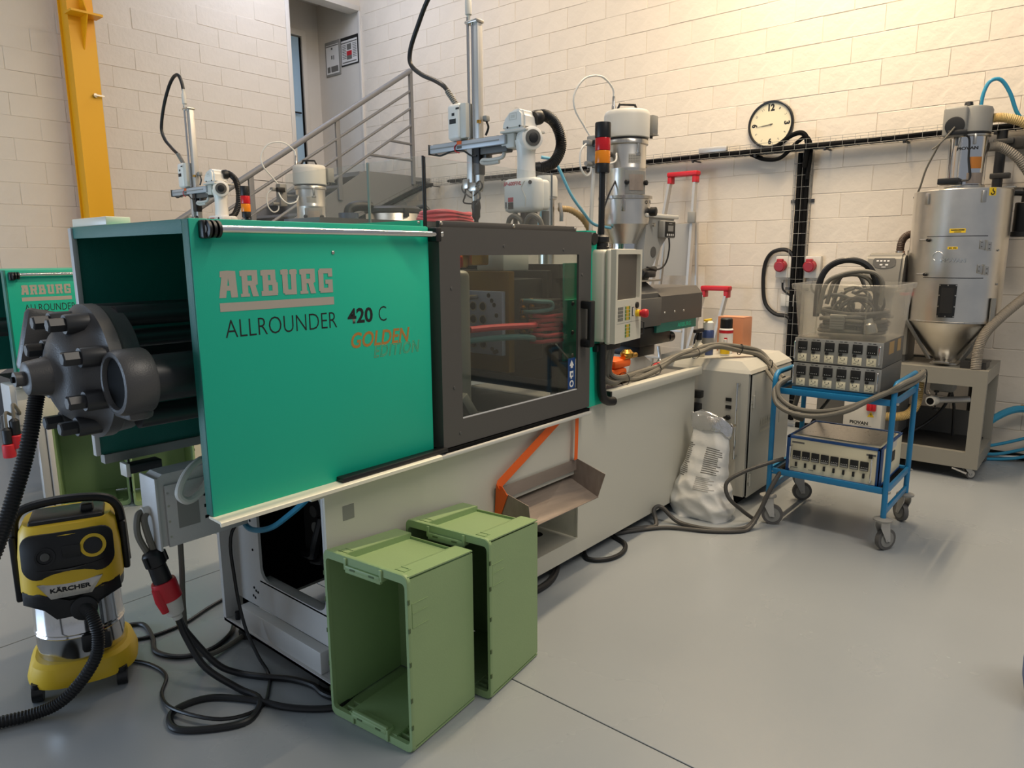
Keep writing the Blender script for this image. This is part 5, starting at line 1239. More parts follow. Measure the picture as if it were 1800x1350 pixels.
# floor leads from the plug
fl_r = 0.0125
tag(MB().tube([pe, pe+V((0.015, -0.02, -0.08)), (1.13, 2.50, 0.10), (1.20, 2.40, 0.02), (1.22, 2.28, 0.0128), (1.13, 2.20, 0.0128), (1.02, 2.26, 0.0128), (0.94, 2.36, 0.0128), (0.98, 2.46, 0.0128), (1.10, 2.44, 0.0128), (1.20, 2.30, 0.0128), (1.26, 2.16, 0.0128), (1.33, 2.06, 0.0128), (1.39, 2.02, 0.0128), (1.48, 2.04, 0.0128)], fl_r, 10).build('power_lead', BLACK), 'thick black lead from the red plug making a loop on the floor', 'cable')
tag(MB().tube([pe+V((0.006, 0.012, 0)), pe+V((0.05, 0.05, -0.10)), (1.20, 2.56, 0.06), (1.26, 2.50, 0.0128), (1.31, 2.40, 0.0128), (1.37, 2.30, 0.0128), (1.40, 2.20, 0.0128), (1.395, 2.12, 0.0128), (1.42, 2.06, 0.0128), (1.50, 2.08, 0.0128)], fl_r, 10).build('power_lead', BLACK), 'second black lead from the red plug running straight under the machine end', 'cable')
tag(MB().tube([(1.47, 2.62, 0.62), (1.345, 2.63, 0.55), (1.335, 2.62, 0.35), (1.34, 2.58, 0.16), (1.345, 2.50, 0.05), (1.34, 2.42, 0.0075), (1.29, 2.33, 0.0075), (1.20, 2.24, 0.0075), (1.06, 2.26, 0.0285), (0.98, 2.44, 0.0285), (1.0, 2.60, 0.0075), (1.07, 2.72, 0.0075), (1.06, 2.86, 0.0075), (1.0, 2.98, 0.0075)], 0.007, 8).build('thin_cable', BLACK), 'thin black cable dropping from the machine end and curving to the vacuum', 'cable')
tag(MB().tube([(1.10, 3.26, 0.0105), (1.18, 3.20, 0.0105), (1.16, 3.05, 0.0105), (1.12, 2.92, 0.0105), (1.17, 2.80, 0.0105), (1.28, 2.76, 0.0105), (1.40, 2.82, 0.0105), (1.50, 2.95, 0.0105), (1.66, 3.05, 0.0105)], 0.010, 8).build('floor_cable', BLACK), 'black cable snaking on the floor between the vacuum and the machine', 'cable')
tag(MB().tube([(0.95, 3.35, 0.0085), (1.10, 3.10, 0.0085), (1.28, 3.06, 0.0085), (1.45, 3.12, 0.0085), (1.62, 3.18, 0.0085), (1.8, 3.3, 0.0085)], 0.008, 8).build('floor_cable', BLACK), 'thin straight black cable on the floor behind the snaking cable', 'cable')
tag(MB().tube([(1.30, 2.62, 0.86), (1.22, 2.58, 0.89), (1.14, 2.54, 0.86), (1.10, 2.52, 0.80), (1.13, 2.52, 0.765), (1.19, 2.54, 0.78), (1.27, 2.58, 0.84), (1.36, 2.65, 0.87)], 0.014, 10).build('white_hose', WHITET), 'white hose looping down in front of the grey connector box', 'hose')
t = thing('sensor_block', 'small dark sensor block under the guard end beside the white hose', 'sensor', (1.13, 2.82, 0.86))
bx('sensor_body', BLACK, t, 1.05, 1.17, 2.80, 2.86, 0.83, 0.865, bev=0.004); bx('sensor_cap', WHITEG, t, 1.035, 1.05, 2.80, 2.86, 0.82, 0.872, bev=0.003)

# ================================================================== CHUTE AND STRAP
t = thing('sheet_metal_chute', 'open bare metal chute hanging from an orange strap on the machine front', 'chute', (2.61, 1.95, 0.5))
cA, cB = 2.30, 2.925
sL = [(2.10, 0.600), (2.03, 0.607), (1.853, 0.566), (1.840, 0.468), (2.03, 0.466), (2.10, 0.50)]
sR = [(2.10, 0.600), (2.03, 0.607), (1.857, 0.557), (1.900, 0.426), (2.03, 0.466), (2.10, 0.50)]
for sd, x0, x1 in ((sL, cA, cA+0.003), (sR, cB-0.003, cB)):
    MB().prism(sd, lambda a, b: V((x0, a, b)), lambda a, b: V((x1, a, b))).build('side_plate', SHEET, t, flat=True)
m = MB(); k0 = [V((cA, 2.10, 0.505)), V((cB, 2.10, 0.505)), V((cB, 1.897, 0.425)), V((cA, 1.838, 0.467))]
m.skin([[m.bm.verts.new(p) for p in k0], [m.bm.verts.new(p+V((0, 0, 0.003))) for p in k0]]); m.build('chute_floor', SHEET, t, flat=True)
m = MB(); m.box(cA+0.003, cB-0.003, 2.036, 2.039, 0.545, 0.605); m.build('back_plate', SHEET, t, flat=True)
def ribbon(nm, pts, wv, mat, par):
    m = MB(); P = [V(p) for p in pts]; wv = V(wv)
    a = [m.bm.verts.new(p-wv) for p in P]; b = [m.bm.verts.new(p+wv) for p in P]
    n_ = V((0, -1, 0))*0.0016
    c_ = [m.bm.verts.new(p-wv+n_) for p in P]; d_ = [m.bm.verts.new(p+wv+n_) for p in P]
    for i in range(len(P)-1):
        m.bm.faces.new((a[i], a[i+1], b[i+1], b[i])); m.bm.faces.new((c_[i], d_[i], d_[i+1], c_[i+1])); m.bm.faces.new((a[i], c_[i], c_[i+1], a[i+1])); m.bm.faces.new((b[i], b[i+1], d_[i+1], d_[i]))
    return m.build(nm, mat, par, flat=True)
s = thing('lashing_strap', 'orange lashing strap holding the metal chute under the grey door', 'strap', (2.6, 2.0, 0.6))
ribbon('long_strap', [(2.77, 2.03, 0.85), (2.735, 2.025, 0.838), (2.30, 2.022, 0.632), (2.285, 2.015, 0.618)], (0.012, 0, -0.020), ORANGE, s)
ribbon('short_strap', [(2.905, 2.022, 0.845), (2.90, 2.02, 0.75), (2.892, 2.018, 0.612)], (0.014, 0, 0.0), ORANGE, s)
m = MB(); m.prism([(2.035, 0.63), (2.0, 0.625), (1.97, 0.59), (2.03, 0.44), (2.05, 0.44)], lambda a, b: V((cA-0.006, a, b)), lambda a, b: V((cA-0.002, a, b))); m.build('side_wrap', ORANGE, s, flat=True)

# ================================================================== BENCH CABLES, CABINET, CANS, SACK
t = thing('cable_bundle', 'bundle of grey cables tied along the bench rail to the blue cart', 'cables', (3.6, 2.05, 0.93))
A = [(3.16, 2.02, 1.19), (3.16, 2.04, 1.09), (3.20, 2.06, 0.99), (3.28, 2.05, 0.945), (3.40, 2.045, 0.945), (3.60, 2.08, 0.925), (3.85, 2.09, 0.94), (4.05, 2.07, 0.985), (4.25, 2.02, 1.0), (4.42, 1.98, 1.03), (4.62, 1.88, 1.0), (4.72, 1.78, 0.965), (4.70, 1.70, 0.90), (4.55, 1.57, 0.83)]
off = [((0, 0, 0), {}), ((0.05, .05, 0.005), {}), ((0.02, .10, 0), {}), ((0.08, .02, 0.02), {})]
for k, (d, _) in enumerate(off):
    pts = []
    for i, p in enumerate(A):
        f = min(1, i/3); g_ = 0.018*math.sin(i*1.9+k*1.7)
        pts.append((p[0]+(d[0]+0.02 if i < 2 else d[0])*(1 if i < 3 else .4), p[1]+d[1]*(.5 if i > 2 else .3)+g_*0.7*f, max(p[2]+abs(g_)*f*(0.8 if i < 10 else 0.2)+d[2], 0.93 if 2 < i < 9 else 0)))
    tb('grey_cable', GREYC, t, pts, 0.0155 if k != 2 else 0.013, 9)
for i, p in enumerate(((3.42, 2.06, 0.955), (3.86, 2.10, 0.955), (4.25, 2.035, 1.015), (4.62, 1.885, 1.01), (4.70, 1.71, 0.91))):
    m = MB(); dd = V((1, -0.1, 0.05)) if i < 3 else V((.7, -.7, -.3)); m.lathe([(0.036, -0.003), (0.038, -0.003), (0.038, 0.003), (0.036, 0.003)], p, dd, 16, False, False); m.build('cable_tie', BLACK, t)
tb('red_plug_cap', RED, t, [(3.83, 2.10, 0.965), (3.88, 2.11, 0.975), (3.93, 2.11, 0.97)], 0.014, 8)

CX0, CX1, CY0, CY1, CZ = 4.40, 5.16, 1.715, 2.40, 0.885
t = thing('control_cabinet', 'cream electrical cabinet with sloped lid edge and chrome handle between machine and cart', 'cabinet', (4.78, 2.05, 0))
CAB = pbr('cabinet_cream', '#C4C2B8', 0.42, bump=0.04, bscale=200)
bx('body', CAB, t, CX0, CX1, CY0+0.012, CY1, 0.06, CZ)
bx('plinth', BLACKM, t, CX0+0.03, CX1-0.03, CY0+0.06, CY1-0.03, 0, 0.06)
m = MB()
ri = [[V((CX0, CY0, CZ)), V((CX1, CY0, CZ)), V((CX1, CY1, CZ)), V((CX0, CY1, CZ))], [V((CX0+0.012, CY0+0.012, 0.905)), V((CX1-0.012, CY0+0.012, 0.905)), V((CX1-0.012, CY1, 0.905)), V((CX0+0.012, CY1, 0.905))], [V((CX0+0.05, CY0+0.085, 0.955)), V((CX1-0.04, CY0+0.085, 0.955)), V((CX1-0.04, CY1-0.02, 0.955)), V((CX0+0.05, CY1-0.02, 0.955))]]
m.skin([[m.bm.verts.new(p) for p in r] for r in ri]); m.build('bevelled_lid', CAB, t, flat=True)
dr = bx('side_door', CAB, t, CX0+0.035, CX1-0.01, CY0, CY0+0.012, 0.05, CZ-0.012, bev=0.003)
bx('door_gap', BLACKM, dr, CX0+0.030, CX0+0.0335, CY0+0.004, CY0+0.0122, 0.06, CZ-0.005)
for z in (0.70, 0.17): 
    m = MB(); m.cyl((CX0+0.052, CY0-0.008, z-0.04), (CX0+0.052, CY0-0.008, z+0.04), 0.008, n=10); m.box(CX0+0.035, CX0+0.07, CY0-0.006, CY0, z-0.012, z+0.012); m.box(CX0+0.09, CX0+0.096, CY0-0.004, CY0, z-0.07, z+0.07); m.build('hinge', CAB, dr)
o_ = (CX0+0.12, CY0, 0.42)
arburg(dr, (4.60, CY0, 0.50), 0.26, 0.055, pbr('emboss_cream', '#CFCBBB', 0.4), depth=0.003); decal('logo_bar', pbr('emboss_cream', '#CFCBBB', 0.4), dr, [R(0, 0, 0.27, 0.018)], (4.60, CY0, 0.465), X_, Z_, 0.003)
bx('emboss_frame', CAB, dr, 4.95, 5.10, CY0-0.003, CY0, 0.47, 0.55, bev=0.001)
MB().tube([(CX0, 1.785, 0.815), (CX0-0.035, 1.785, 0.81), (CX0-0.042, 1.785, 0.79), (CX0-0.042, 1.785, 0.36), (CX0-0.035, 1.785, 0.34), (CX0, 1.785, 0.335)], 0.0075, 8).build('chrome_handle', CHROME, t)
MB().lathe([(0.010, 0), (0.010, 0.012)], (CX0-0.055, 1.785, 0.55), X_, 10).build('handle_joint', STEEL, t)
def cfront(nm, mat, y, z, r): MB().lathe([(r, 0), (r, 0.012), (r*.7, 0.016)], (CX0, y, z), -X_, 16).build(nm, mat, t)
for z in (0.705, 0.655): bx('rocker_switch', INK, t, CX0-0.006, CX0, 1.835, 1.873, z-0.011, z+0.011)
for z in (0.585, 0.505):
    cfront('socket_knob', BLACK, 1.853, z, 0.017); bx('knob_grip', BLACK, t, CX0-0.02, CX0-0.012, 1.830, 1.878, z-0.006, z+0.006)
cfront('round_socket', BLACK, 1.850, 0.36, 0.019); cfront('round_socket', BLACK, 1.850, 0.29, 0.014); cfront('round_socket', BLACK, 1.852, 0.43, 0.014)
bx('gap_shade', BLACKM, t, 4.315, 4.385, 2.10, 2.35, 0.25, 0.85)  # black block stands in for the shade between machine base and cabinet
m = MB(); m.box(4.33, 4.38, 2.02, 2.09, 0.70, 0.75, bev=0.006); m.box(4.33, 4.385, 2.03, 2.09, 0.56, 0.66, bev=0.006); m.build('gap_connector', BLACK, t)

t = thing('spray_bottle', 'clear spray bottle with black trigger head on the cabinet lid', 'spray bottle', (4.50, 2.13, 0.955))
MB().lathe([(0.042, 0.0), (0.045, 0.01), (0.045, 0.05), (0.03, 0.085), (0.014, 0.10), (0.014, 0.125)], (4.50, 2.13, 0.955), Z_, 20).build('bottle', pbr('bottle_plastic', '#C9C3B0', 0.25), t)
m = MB(); m.lathe([(0.020, 0.115), (0.020, 0.165), (0.012, 0.17)], (4.50, 2.13, 0.955), Z_, 14); m.box(4.43, 4.56, 2.118, 2.142, 1.12, 1.145, bev=0.006); m.build('trigger_head', BLACK, t)
m = MB().tube([(4.47, 2.13, 1.115), (4.445, 2.13, 1.09), (4.43, 2.13, 1.05)], 0.006, 6); m.build('trigger', BLACK, t)
t = thing('spray_can', 'blue and grey spray can with white cap and yellow nozzle beside the spray bottle', 'spray can', (4.62, 2.12, 0.955))
MB().lathe([(0.038, 0), (0.040, 0.004), (0.040, 0.165), (0.034, 0.175)], (4.62, 2.12, 0.955), Z_, 24).build('can_body', pbr('can_blue', '#40507E', 0.35, 0.3), t)
MB().lathe([(0.034, 0.172), (0.035, 0.178), (0.035, 0.225), (0.026, 0.235)], (4.62, 2.12, 0.955), Z_, 20).build('can_cap', WHITE, t)
MB().lathe([(0.041, 0.06), (0.0412, 0.10), (0.041, 0.12)], (4.62, 2.12, 0.955), Z_, 24, False, False).build('can_label', GREYP, t)
m = MB(); m.box(4.56, 4.66, 2.11, 2.13, 1.19, 1.205, bev=0.004); m.build('nozzle', YELL, t)
t = thing('cleaner_can', 'white spray can with black cap and red print in front of the copper box', 'spray can', (4.76, 2.05, 0.955))
MB().lathe([(0.045, 0), (0.048, 0.004), (0.048, 0.17), (0.04, 0.18)], (4.76, 2.05, 0.955), Z_, 24).build('can_body', WHITE, t)
MB().lathe([(0.042, 0.178), (0.042, 0.24), (0.036, 0.248)], (4.76, 2.05, 0.955), Z_, 20).build('can_cap', BLACK, t)
MB().lathe([(0.0485, 0.145), (0.0486, 0.165)], (4.76, 2.05, 0.955), Z_, 24, False, False).build('red_band', RED, t)
bx('print', RED, t, 4.709, 4.716, 2.02, 2.04, 1.04, 1.07)
t = thing('white_flask', 'low white flask with yellow label between the two spray cans', 'bottle', (4.66, 2.01, 0.955))
MB().lathe([(0.030, 0), (0.032, 0.004), (0.032, 0.06), (0.012, 0.085), (0.012, 0.11)], (4.66, 2.01, 0.955), Z_, 20).build('flask_body', WHITE, t)
MB().lathe([(0.0325, 0.012), (0.0326, 0.05)], (4.66, 2.01, 0.955), Z_, 20, False, False).build('flask_label', LABELY, t)
t = thing('copper_box', 'copper coloured carton behind the spray cans on the cabinet lid', 'box', (4.93, 2.05, 0.955))
bx('carton', COPPER, t, 4.86, 5.02, 1.97, 2.16, 0.955, 1.20, bev=0.003); bx('carton_flap', COPPER, t, 4.86, 4.99, 1.97, 2.16, 1.20, 1.203)

# sack
t = thing('granulate_sack', 'crumpled white granulate sack with rolled foil top leaning by the electrical enclosure', 'sack', (4.12, 1.84, 0))
SO = V((4.10, 1.87, 0))
rnd = random.Random(3)
def sack_pt(u, v):
    """u around 0..1, v height 0..1"""
    a = 2*PI*u
    hy = [0.190, 0.200, 0.180, 0.155, 0.142, 0.134, 0.128, 0.134]; hx = [0.12, 0.14, 0.125, 0.10, 0.08, 0.062, 0.042, 0.026]
    k = min(6.999, v*7); i = int(k); f = k-i; f = f*f*(3-2*f)
    H = hy[i]*(1-f)+hy[i+1]*f; D = hx[i]*(1-f)+hx[i+1]*f
    c_, s_ = math.cos(a), math.sin(a)
    y = H*abs(s_)**0.75*(1 if s_ >= 0 else -1); x = D*abs(c_)**0.75*(1 if c_ >= 0 else -1)
    lo = max(0.0, 1-v*1.5)
    rd = lambda q: 1-abs(math.sin(q))
    wr = 0.011*rd(5.5*v*PI+2.2*s_+0.7*c_)*lo + 0.008*rd(8*v*PI-3.1*s_+1.3)*lo + 0.006*rd(2.5*a+5*v) + 0.005*rd(4*s_+7*v+2)*(0.4+lo) + 0.006*rd(6*s_-15*v+1)*(0.25+lo) - 0.012
    d = V((x*2, y*0.5, 0)).normalized()
    z = 0.63*v + 0.20*y*v*v + 0.012*math.sin(2*a+1)*v
    return SO + V((x+0.05*v, y-0.012*v+0.01*math.sin(5*v), z)) + d*wr
NU, NV = 96, 64
m = MB(); rg = [[m.bm.verts.new(sack_pt(i/NU, 0.0 if k == 0 else k/NV)) for i in range(NU)] for k in range(NV+1)]
m.skin(rg, True, False); m.build('sack_body', SACK, t, ang=80)
m = MB(); rg = []
for k, (ex, v) in enumerate(((0.002, 0.99), (0.008, 1.0), (0.014, 0.985), (0.016, 0.94), (0.015, 0.90), (0.010, 0.865))):
    ring = []
    for i in range(NU):
        p = sack_pt(i/NU, min(v, 1.0)); c0 = SO+V((0.05, -0.012, p.z)); d = (p-c0).normalized()
        ring.append(m.bm.verts.new(p+d*(ex+0.003*math.sin(i*2*PI*7/NU+k)+0.003*math.sin(i*2*PI*3/NU+1.7*k))+Z_*(0.010*math.sin(i*2*PI*4/NU)+0.003*math.sin(i*2*PI*11/NU+k))))
    rg.append(ring)
m.skin(rg, False, False); m.build('foil_rim', SACKIN, t, ang=80)
def sack_print(u0, u1, v0, v1, n, mat):
    m = MB(); rr = random.Random(n)
    for i in range(n):
        v = v1-(v1-v0)*i/n; ue = u0+(u1-u0)*rr.uniform(.55, 1.0); h = (v1-v0)/n*0.42
        K = 8
        for k in range(K):
            ua, ub = u0+(ue-u0)*k/K, u0+(ue-u0)*(k+1)/K
            P = [sack_pt(*q) for q in ((ua, v), (ub, v), (ub, v+h), (ua, v+h))]
            nrm = (P[1]-P[0]).cross(P[3]-P[0]).normalized()
            if nrm.dot(P[0]-(SO+Z_*P[0].z)) < 0: nrm = -nrm
            m.bm.faces.new([m.bm.verts.new(p+nrm*0.0015) for p in P])
    m.build('printed_text', mat, t, kind='stuff')
# visible side is -X / -Y : u between .5 and .75
sack_print(0.505, 0.665, 0.44, 0.70, 13, INKG)
sack_print(0.335, 0.440, 0.38, 0.72, 18, INKG)
sack_print(0.495, 0.60, 0.28, 0.41, 8, pbr('pale_print', '#A5A29B', 0.5))
# ================================================================== BLUE CART
LX0, LX1, LY0, LY1 = 4.205, 4.755, 0.845, 1.49
t = thing('equipment_cart', 'blue tubular equipment cart on four grey castors carrying temperature controllers', 'cart', (4.48, 1.17, 0))
for y in (LY0, LY1):
    MB().tube([(LX0, y, 0.19), (LX0, y, 0.86), (LX0+0.004, y, 0.905), (LX0+0.02, y, 0.932), (LX0+0.05, y, 0.945), (LX1-0.05, y, 0.945), (LX1-0.02, y, 0.932), (LX1-0.004, y, 0.905), (LX1, y, 0.86), (LX1, y, 0.19)], 0.0155, 12, sm=False).build('side_hoop', BLUE, t)
for z0, z1 in ((0.825, 0.86), (0.325, 0.36)):
    for x in (LX0+0.002, LX1-0.002):
        bx('shelf_rail', BLUE, t, x-0.009, x+0.009, LY0+0.015, LY1-0.015, z0, z1, bev=0.002)
    for y in (LY0, LY1):
        bx('shelf_rail', BLUE, t, LX0+0.015, LX1-0.015, y-0.008, y+0.008, z0, z1, bev=0.002)
    bx('shelf_tray', BLACKM, t, LX0+0.012, LX1-0.012, LY0+0.02, LY1-0.02, z0+0.012, z0+0.018)
for y in (LY0, LY1): bx('lower_stretcher', BLUE, t, LX0+0.015, LX1-0.015, y-0.008, y+0.008, 0.205, 0.24, bev=0.002)
m = MB(); m.box(LX0+0.03, LX0+0.045, LY0+0.09, LY1-0.09, 0.845, 0.872); m.build('tray_lip', BLUE, t)
for x in (LX0, LX1):
    for y in (LY0, LY1):
        MB().lathe([(0.044, 0.172), (0.050, 0.176), (0.050, 0.184), (0.03, 0.192)], (x, y, 0), Z_, 20).build('bumper_disc', GREYP, t)
        for z in (0.84, 0.34): MB().lathe([(0.008, 0), (0.008, 0.008), (0.004, 0.012)], (x, y-0.015, z), -Y_, 10).build('bolt', STEEL, t)
def caster(par, x, y, R_, ang, mat=GREYP):
    d = V((math.cos(ang), math.sin(ang), 0)); n = V((-d.y, d.x, 0)); c = V((x, y, R_)) - d*0.03
    w_ = MB().lathe([(R_*.72, -0.014), (R_*.98, -0.014), (R_, -0.008), (R_, 0.008), (R_*.98, 0.014), (R_*.72, 0.014)], c, n, 26).build('caster_wheel', pbr('tyre_grey', '#5E5C5A', 0.55), par)
    MB().lathe([(R_*.72, -0.016), (R_*.70, -0.010), (R_*.3, -0.010), (R_*.28, -0.019), (R_*.28, 0.019), (R_*.3, 0.010), (R_*.70, 0.010), (R_*.72, 0.016)], c, n, 22).build('wheel_rim', mat, w_)
    m = MB()
    for s_ in (-1, 1):
        q = [(0.03, 0.175), (-0.03, 0.175), (-0.045, R_-0.012), (-0.018, R_-0.012), (0.03, 0.14)] if R_ > .05 else [(0.025, R_*2+.025), (-0.02, R_*2+.025), (-0.04, R_-0.01), (-0.02, R_-0.01), (0.025, R_*2+.005)]
        m.prism(q, lambda a, b: V((x, y, b))+d*a+n*(s_*0.020), lambda a, b: V((x, y, b))+d*a+n*(s_*0.0235))
    top = 0.175 if R_ > .05 else R_*2+.025
    m.lathe([(0.026, top-0.012), (0.03, top-0.006), (0.03, top), (0.012, top+0.004)], (x, y, 0), Z_, 16)
    m.lathe([(0.008, -0.026), (0.008, 0.026)], c, n, 8)
    m.build('caster_fork', ALU, w_)
    return w_
for x, y, a in ((LX0, LY0, 2.6), (LX0, LY1, 1.9), (LX1, LY1, 2.2), (LX1, LY0, -2.4)): caster(t, x, y, 0.063, a)

def rack_controller(z0, label):
    t = thing('temperature_controller', label, 'controller', (4.47, 1.165, z0), 'stacked six channel controllers')
    x0, x1, y0, y1, z1 = 4.235, 4.715, 0.925, 1.40, z0+0.144
    bx('case', GREYD, t, x0+0.008, x1, y0, y1, z0, z1, bev=0.003)
    bx('front_plate', pbr('rack_front', '#A09E98', 0.4, 0.4), t, x0, x0+0.008, y0, y1, z0+0.002, z1-0.002, bev=0.002)
    for i in range(6):
        yc = y1-0.047-i*0.0745
        bx('display', INK, t, x0-0.006, x0, yc-0.026, yc+0.026, z0+0.072, z0+0.125, bev=0.002)
        bx('switch', INK, t, x0-0.008, x0, yc+0.004, yc+0.022, z0+0.056, z0+0.069, bev=0.002)
        bx('cream_plate', BEIGE, t, x0-0.003, x0, yc-0.025, yc+0.025, z0+0.008, z0+0.052, bev=0.001)
        decal('plate_print', GREYD, t, [R(0.008, 0.010, 0.022, 0.012), R(0.028, 0.006, 0.042, 0.008), R(0.012, 0.028, 0.016, 0.034), R(0.032, 0.024, 0.036, 0.034), R(0.018, 0.020, 0.032, 0.022)], (x0-0.003, yc+0.025, z0+0.008), -Y_, Z_, 0.0006)
        decal('display_leds', PAPER, t, [R(0.009+k*0.010, 0.010, 0.012+k*0.010, 0.014) for k in range(4)], (x0-0.006, yc+0.026, z0+0.072), -Y_, Z_, 0.0006)
        decal('vent_slots', INK, t, [R(0.004, 0, 0.020, 0.003), R(0.028, 0, 0.044, 0.003)], (x0, yc+0.026, z0+0.132), -Y_, Z_, 0.0006)
    for y in (y0+0.012, y1-0.010):
        tb('rack_handle', CHROME, t, [(x0, y, z0+0.125), (x0-0.022, y, z0+0.122), (x0-0.026, y, z0+0.11), (x0-0.026, y, z0+0.035), (x0-0.022, y, z0+0.022), (x0, y, z0+0.02)], 0.0045, 8)
    return t
a_ = rack_controller(0.874, 'lower rack of the two grey six-display controllers, standing on the cart tray')
b_ = rack_controller(1.020, 'upper rack of the two grey six-display controllers, directly under the plastic tub')
for xx in (4.42, 4.60): bx('cardboard_label', CARD, b_, xx-0.055 if xx < 4.5 else xx-0.04, xx+0.055 if xx < 4.5 else xx+0.04, 0.9235, 0.925, 1.085, 1.155)
# beige instrument on the lower shelf
t = thing('temperature_controller', 'wide beige eight-display controller with navy edges on the lower cart shelf', 'controller', (4.49, 1.15, 0.355))
x0, x1, y0, y1, z0, z1 = 4.225, 4.735, 0.885, 1.405, 0.345, 0.572
bx('case', BEIGE, t, x0+0.012, x1, y0+0.004, y1-0.004, z0+0.008, z1-0.008)
bx('top_sheet', STEEL, t, x0+0.10, x1-0.03, y0+0.03, y1-0.02, z1-0.008, z1-0.004)
for nm, a in (('edge', (x0, x0+0.03, y0, y1, z1-0.014, z1)), ('edge', (x0, x0+0.03, y0, y1, z0, z0+0.014)), ('edge', (x0, x0+0.03, y0, y0+0.022, z0, z1)), ('edge', (x0, x0+0.03, y1-0.022, y1, z0, z1)), ('edge', (x0, x1, y0, y0+0.014, z1-0.014, z1)), ('edge', (x0, x1, y0, y0+0.014, z0, z0+0.014)), ('edge', (x0, x1, y1-0.014, y1, z1-0.014, z1)), ('edge', (x1-0.02, x1, y0, y1, z1-0.014, z1)), ('edge', (x0, x0+0.055, y0-0.001, y0+0.012, z0, z1))):
    bx(nm, NAVY, t, *a, bev=0.003)
bx('front_panel', BEIGE, t, x0+0.004, x0+0.012, y0+0.022, y1-0.022, z0+0.014, z1-0.014)
for i in range(8):
    yc = y1-0.062-i*0.0535
    bx('display', INK, t, x0-0.004, x0+0.004, yc-0.022, yc+0.022, z0+0.088, z0+0.142, bev=0.002)
    bx('display_keys', GREYP, t, x0-0.0045, x0-0.004, yc-0.020, yc+0.020, z0+0.091, z0+0.100)
    decal('display_leds', PAPER, t, [R(0.006+k*0.010, 0.018, 0.010+k*0.010, 0.022) for k in range(4)], (x0-0.004, yc+0.022, z0+0.088), -Y_, Z_, 0.0006)
    bx('toggle_switch', BLACK, t, x0-0.006, x0+0.004, yc-0.006, yc+0.006, z0+0.045, z0+0.072, bev=0.002)
decal('printed_name', INKG, t, [R(0.008, 0.172, 0.08, 0.183), R(0.42, 0.165, 0.47, 0.176), R(0.012, 0.02, 0.05, 0.024), R(0.11, 0.02, 0.14, 0.023)], (x0+0.004, y1-0.022, z0+0.014), -Y_, Z_, 0.0008)
bx('main_switch', BLACK, t, x0-0.004, x0+0.004, y0+0.045, y0+0.065, z0+0.165, z0+0.19, bev=0.002)
for y in (y0+0.042, y1-0.032): tb('front_handle', CHROME, t, [(x0+0.004, y, z0+0.17), (x0-0.022, y, z0+0.167), (x0-0.026, y, z0+0.155), (x0-0.026, y, z0+0.05), (x0-0.022, y, z0+0.038), (x0+0.004, y, z0+0.035)], 0.005, 8)
bx('side_socket', INK, t, 4.46, 4.56, y0-0.001, y0+0.004, 0.44, 0.50, bev=0.002)
bx('side_label', WHITEG, t, 4.44, 4.60, y0+0.0025, y0+0.004, 0.515, 0.555)
# cart leads
tag(MB().tube([(4.24, 1.42, 0.92), (4.18, 1.46, 0.88), (4.15, 1.44, 0.815), (4.14, 1.36, 0.765), (4.14, 1.24, 0.755), (4.15, 1.10, 0.785), (4.17, 0.98, 0.84), (4.19, 0.90, 0.89), (4.22, 0.82, 0.925), (4.45, 0.80, 0.93), (4.70, 0.80, 0.935)], 0.0145, 10).build('cart_cable', GREYC), 'grey cable sagging across the front of the blue cart', 'cable')
tag(MB().tube([(4.24, 1.44, 0.90), (4.17, 1.475, 0.85), (4.12, 1.44, 0.775), (4.11, 1.34, 0.735), (4.11, 1.20, 0.738), (4.13, 1.06, 0.785), (4.16, 0.97, 0.845), (4.19, 0.87, 0.905), (4.22, 0.81, 0.955), (4.45, 0.79, 0.96), (4.66, 0.795, 0.965)], 0.0145, 10).build('cart_cable', GREYC), 'second grey cable sagging lowest across the front of the blue cart', 'cable')
tag(MB().tube([(4.60, 1.46, 0.82), (4.58, 1.48, 0.72), (4.60, 1.50, 0.62), (4.66, 1.46, 0.58)], 0.016, 10).build('cart_cable', GREYC), 'grey cable hanging behind the left hoop of the cart', 'cable')
tag(MB().tube([(4.76, 1.30, 0.84), (4.80, 1.34, 0.72), (4.86, 1.42, 0.60), (4.9, 1.5, 0.45)], 0.011, 8).build('cart_cable', BLACK), 'black cable slanting down behind the cart tray', 'cable')
tag(MB().tube([(4.70, 0.82, 0.96), (4.76, 0.80, 0.96), (4.80, 0.80, 0.90), (4.79, 0.80, 0.82), (4.84, 0.78, 0.80), (4.88, 0.80, 0.82)], 0.004, 6).build('cart_wire', BLACK), 'thin black wire curling at the right end of the cart', 'wire')
tag(MB().tube([(4.23, 1.42, 0.42), (4.16, 1.48, 0.40), (4.08, 1.60, 0.34), (4.02, 1.68, 0.27), (4.01, 1.66, 0.18), (4.10, 1.60, 0.08), (4.17, 1.56, 0.02), (4.15, 1.54, 0.0145)], 0.012, 10).build('floor_cable', DARKC), 'dark cable looping from the cart past the sack to the floor', 'cable')
tag(MB().tube([(4.22, 1.42, 0.36), (4.15, 1.46, 0.24), (4.10, 1.50, 0.10), (4.03, 1.54, 0.0165), (3.92, 1.60, 0.0165), (3.84, 1.72, 0.0165), (3.83, 1.90, 0.02), (3.80, 2.0, 0.10), (3.76, 2.03, 0.085), (3.70, 1.98, 0.0165), (3.62, 2.02, 0.0165), (3.50, 2.10, 0.0165)], 0.0135, 10).build('floor_cable', DARKC), 'thick dark cable lying in front of the sack on the floor', 'cable')
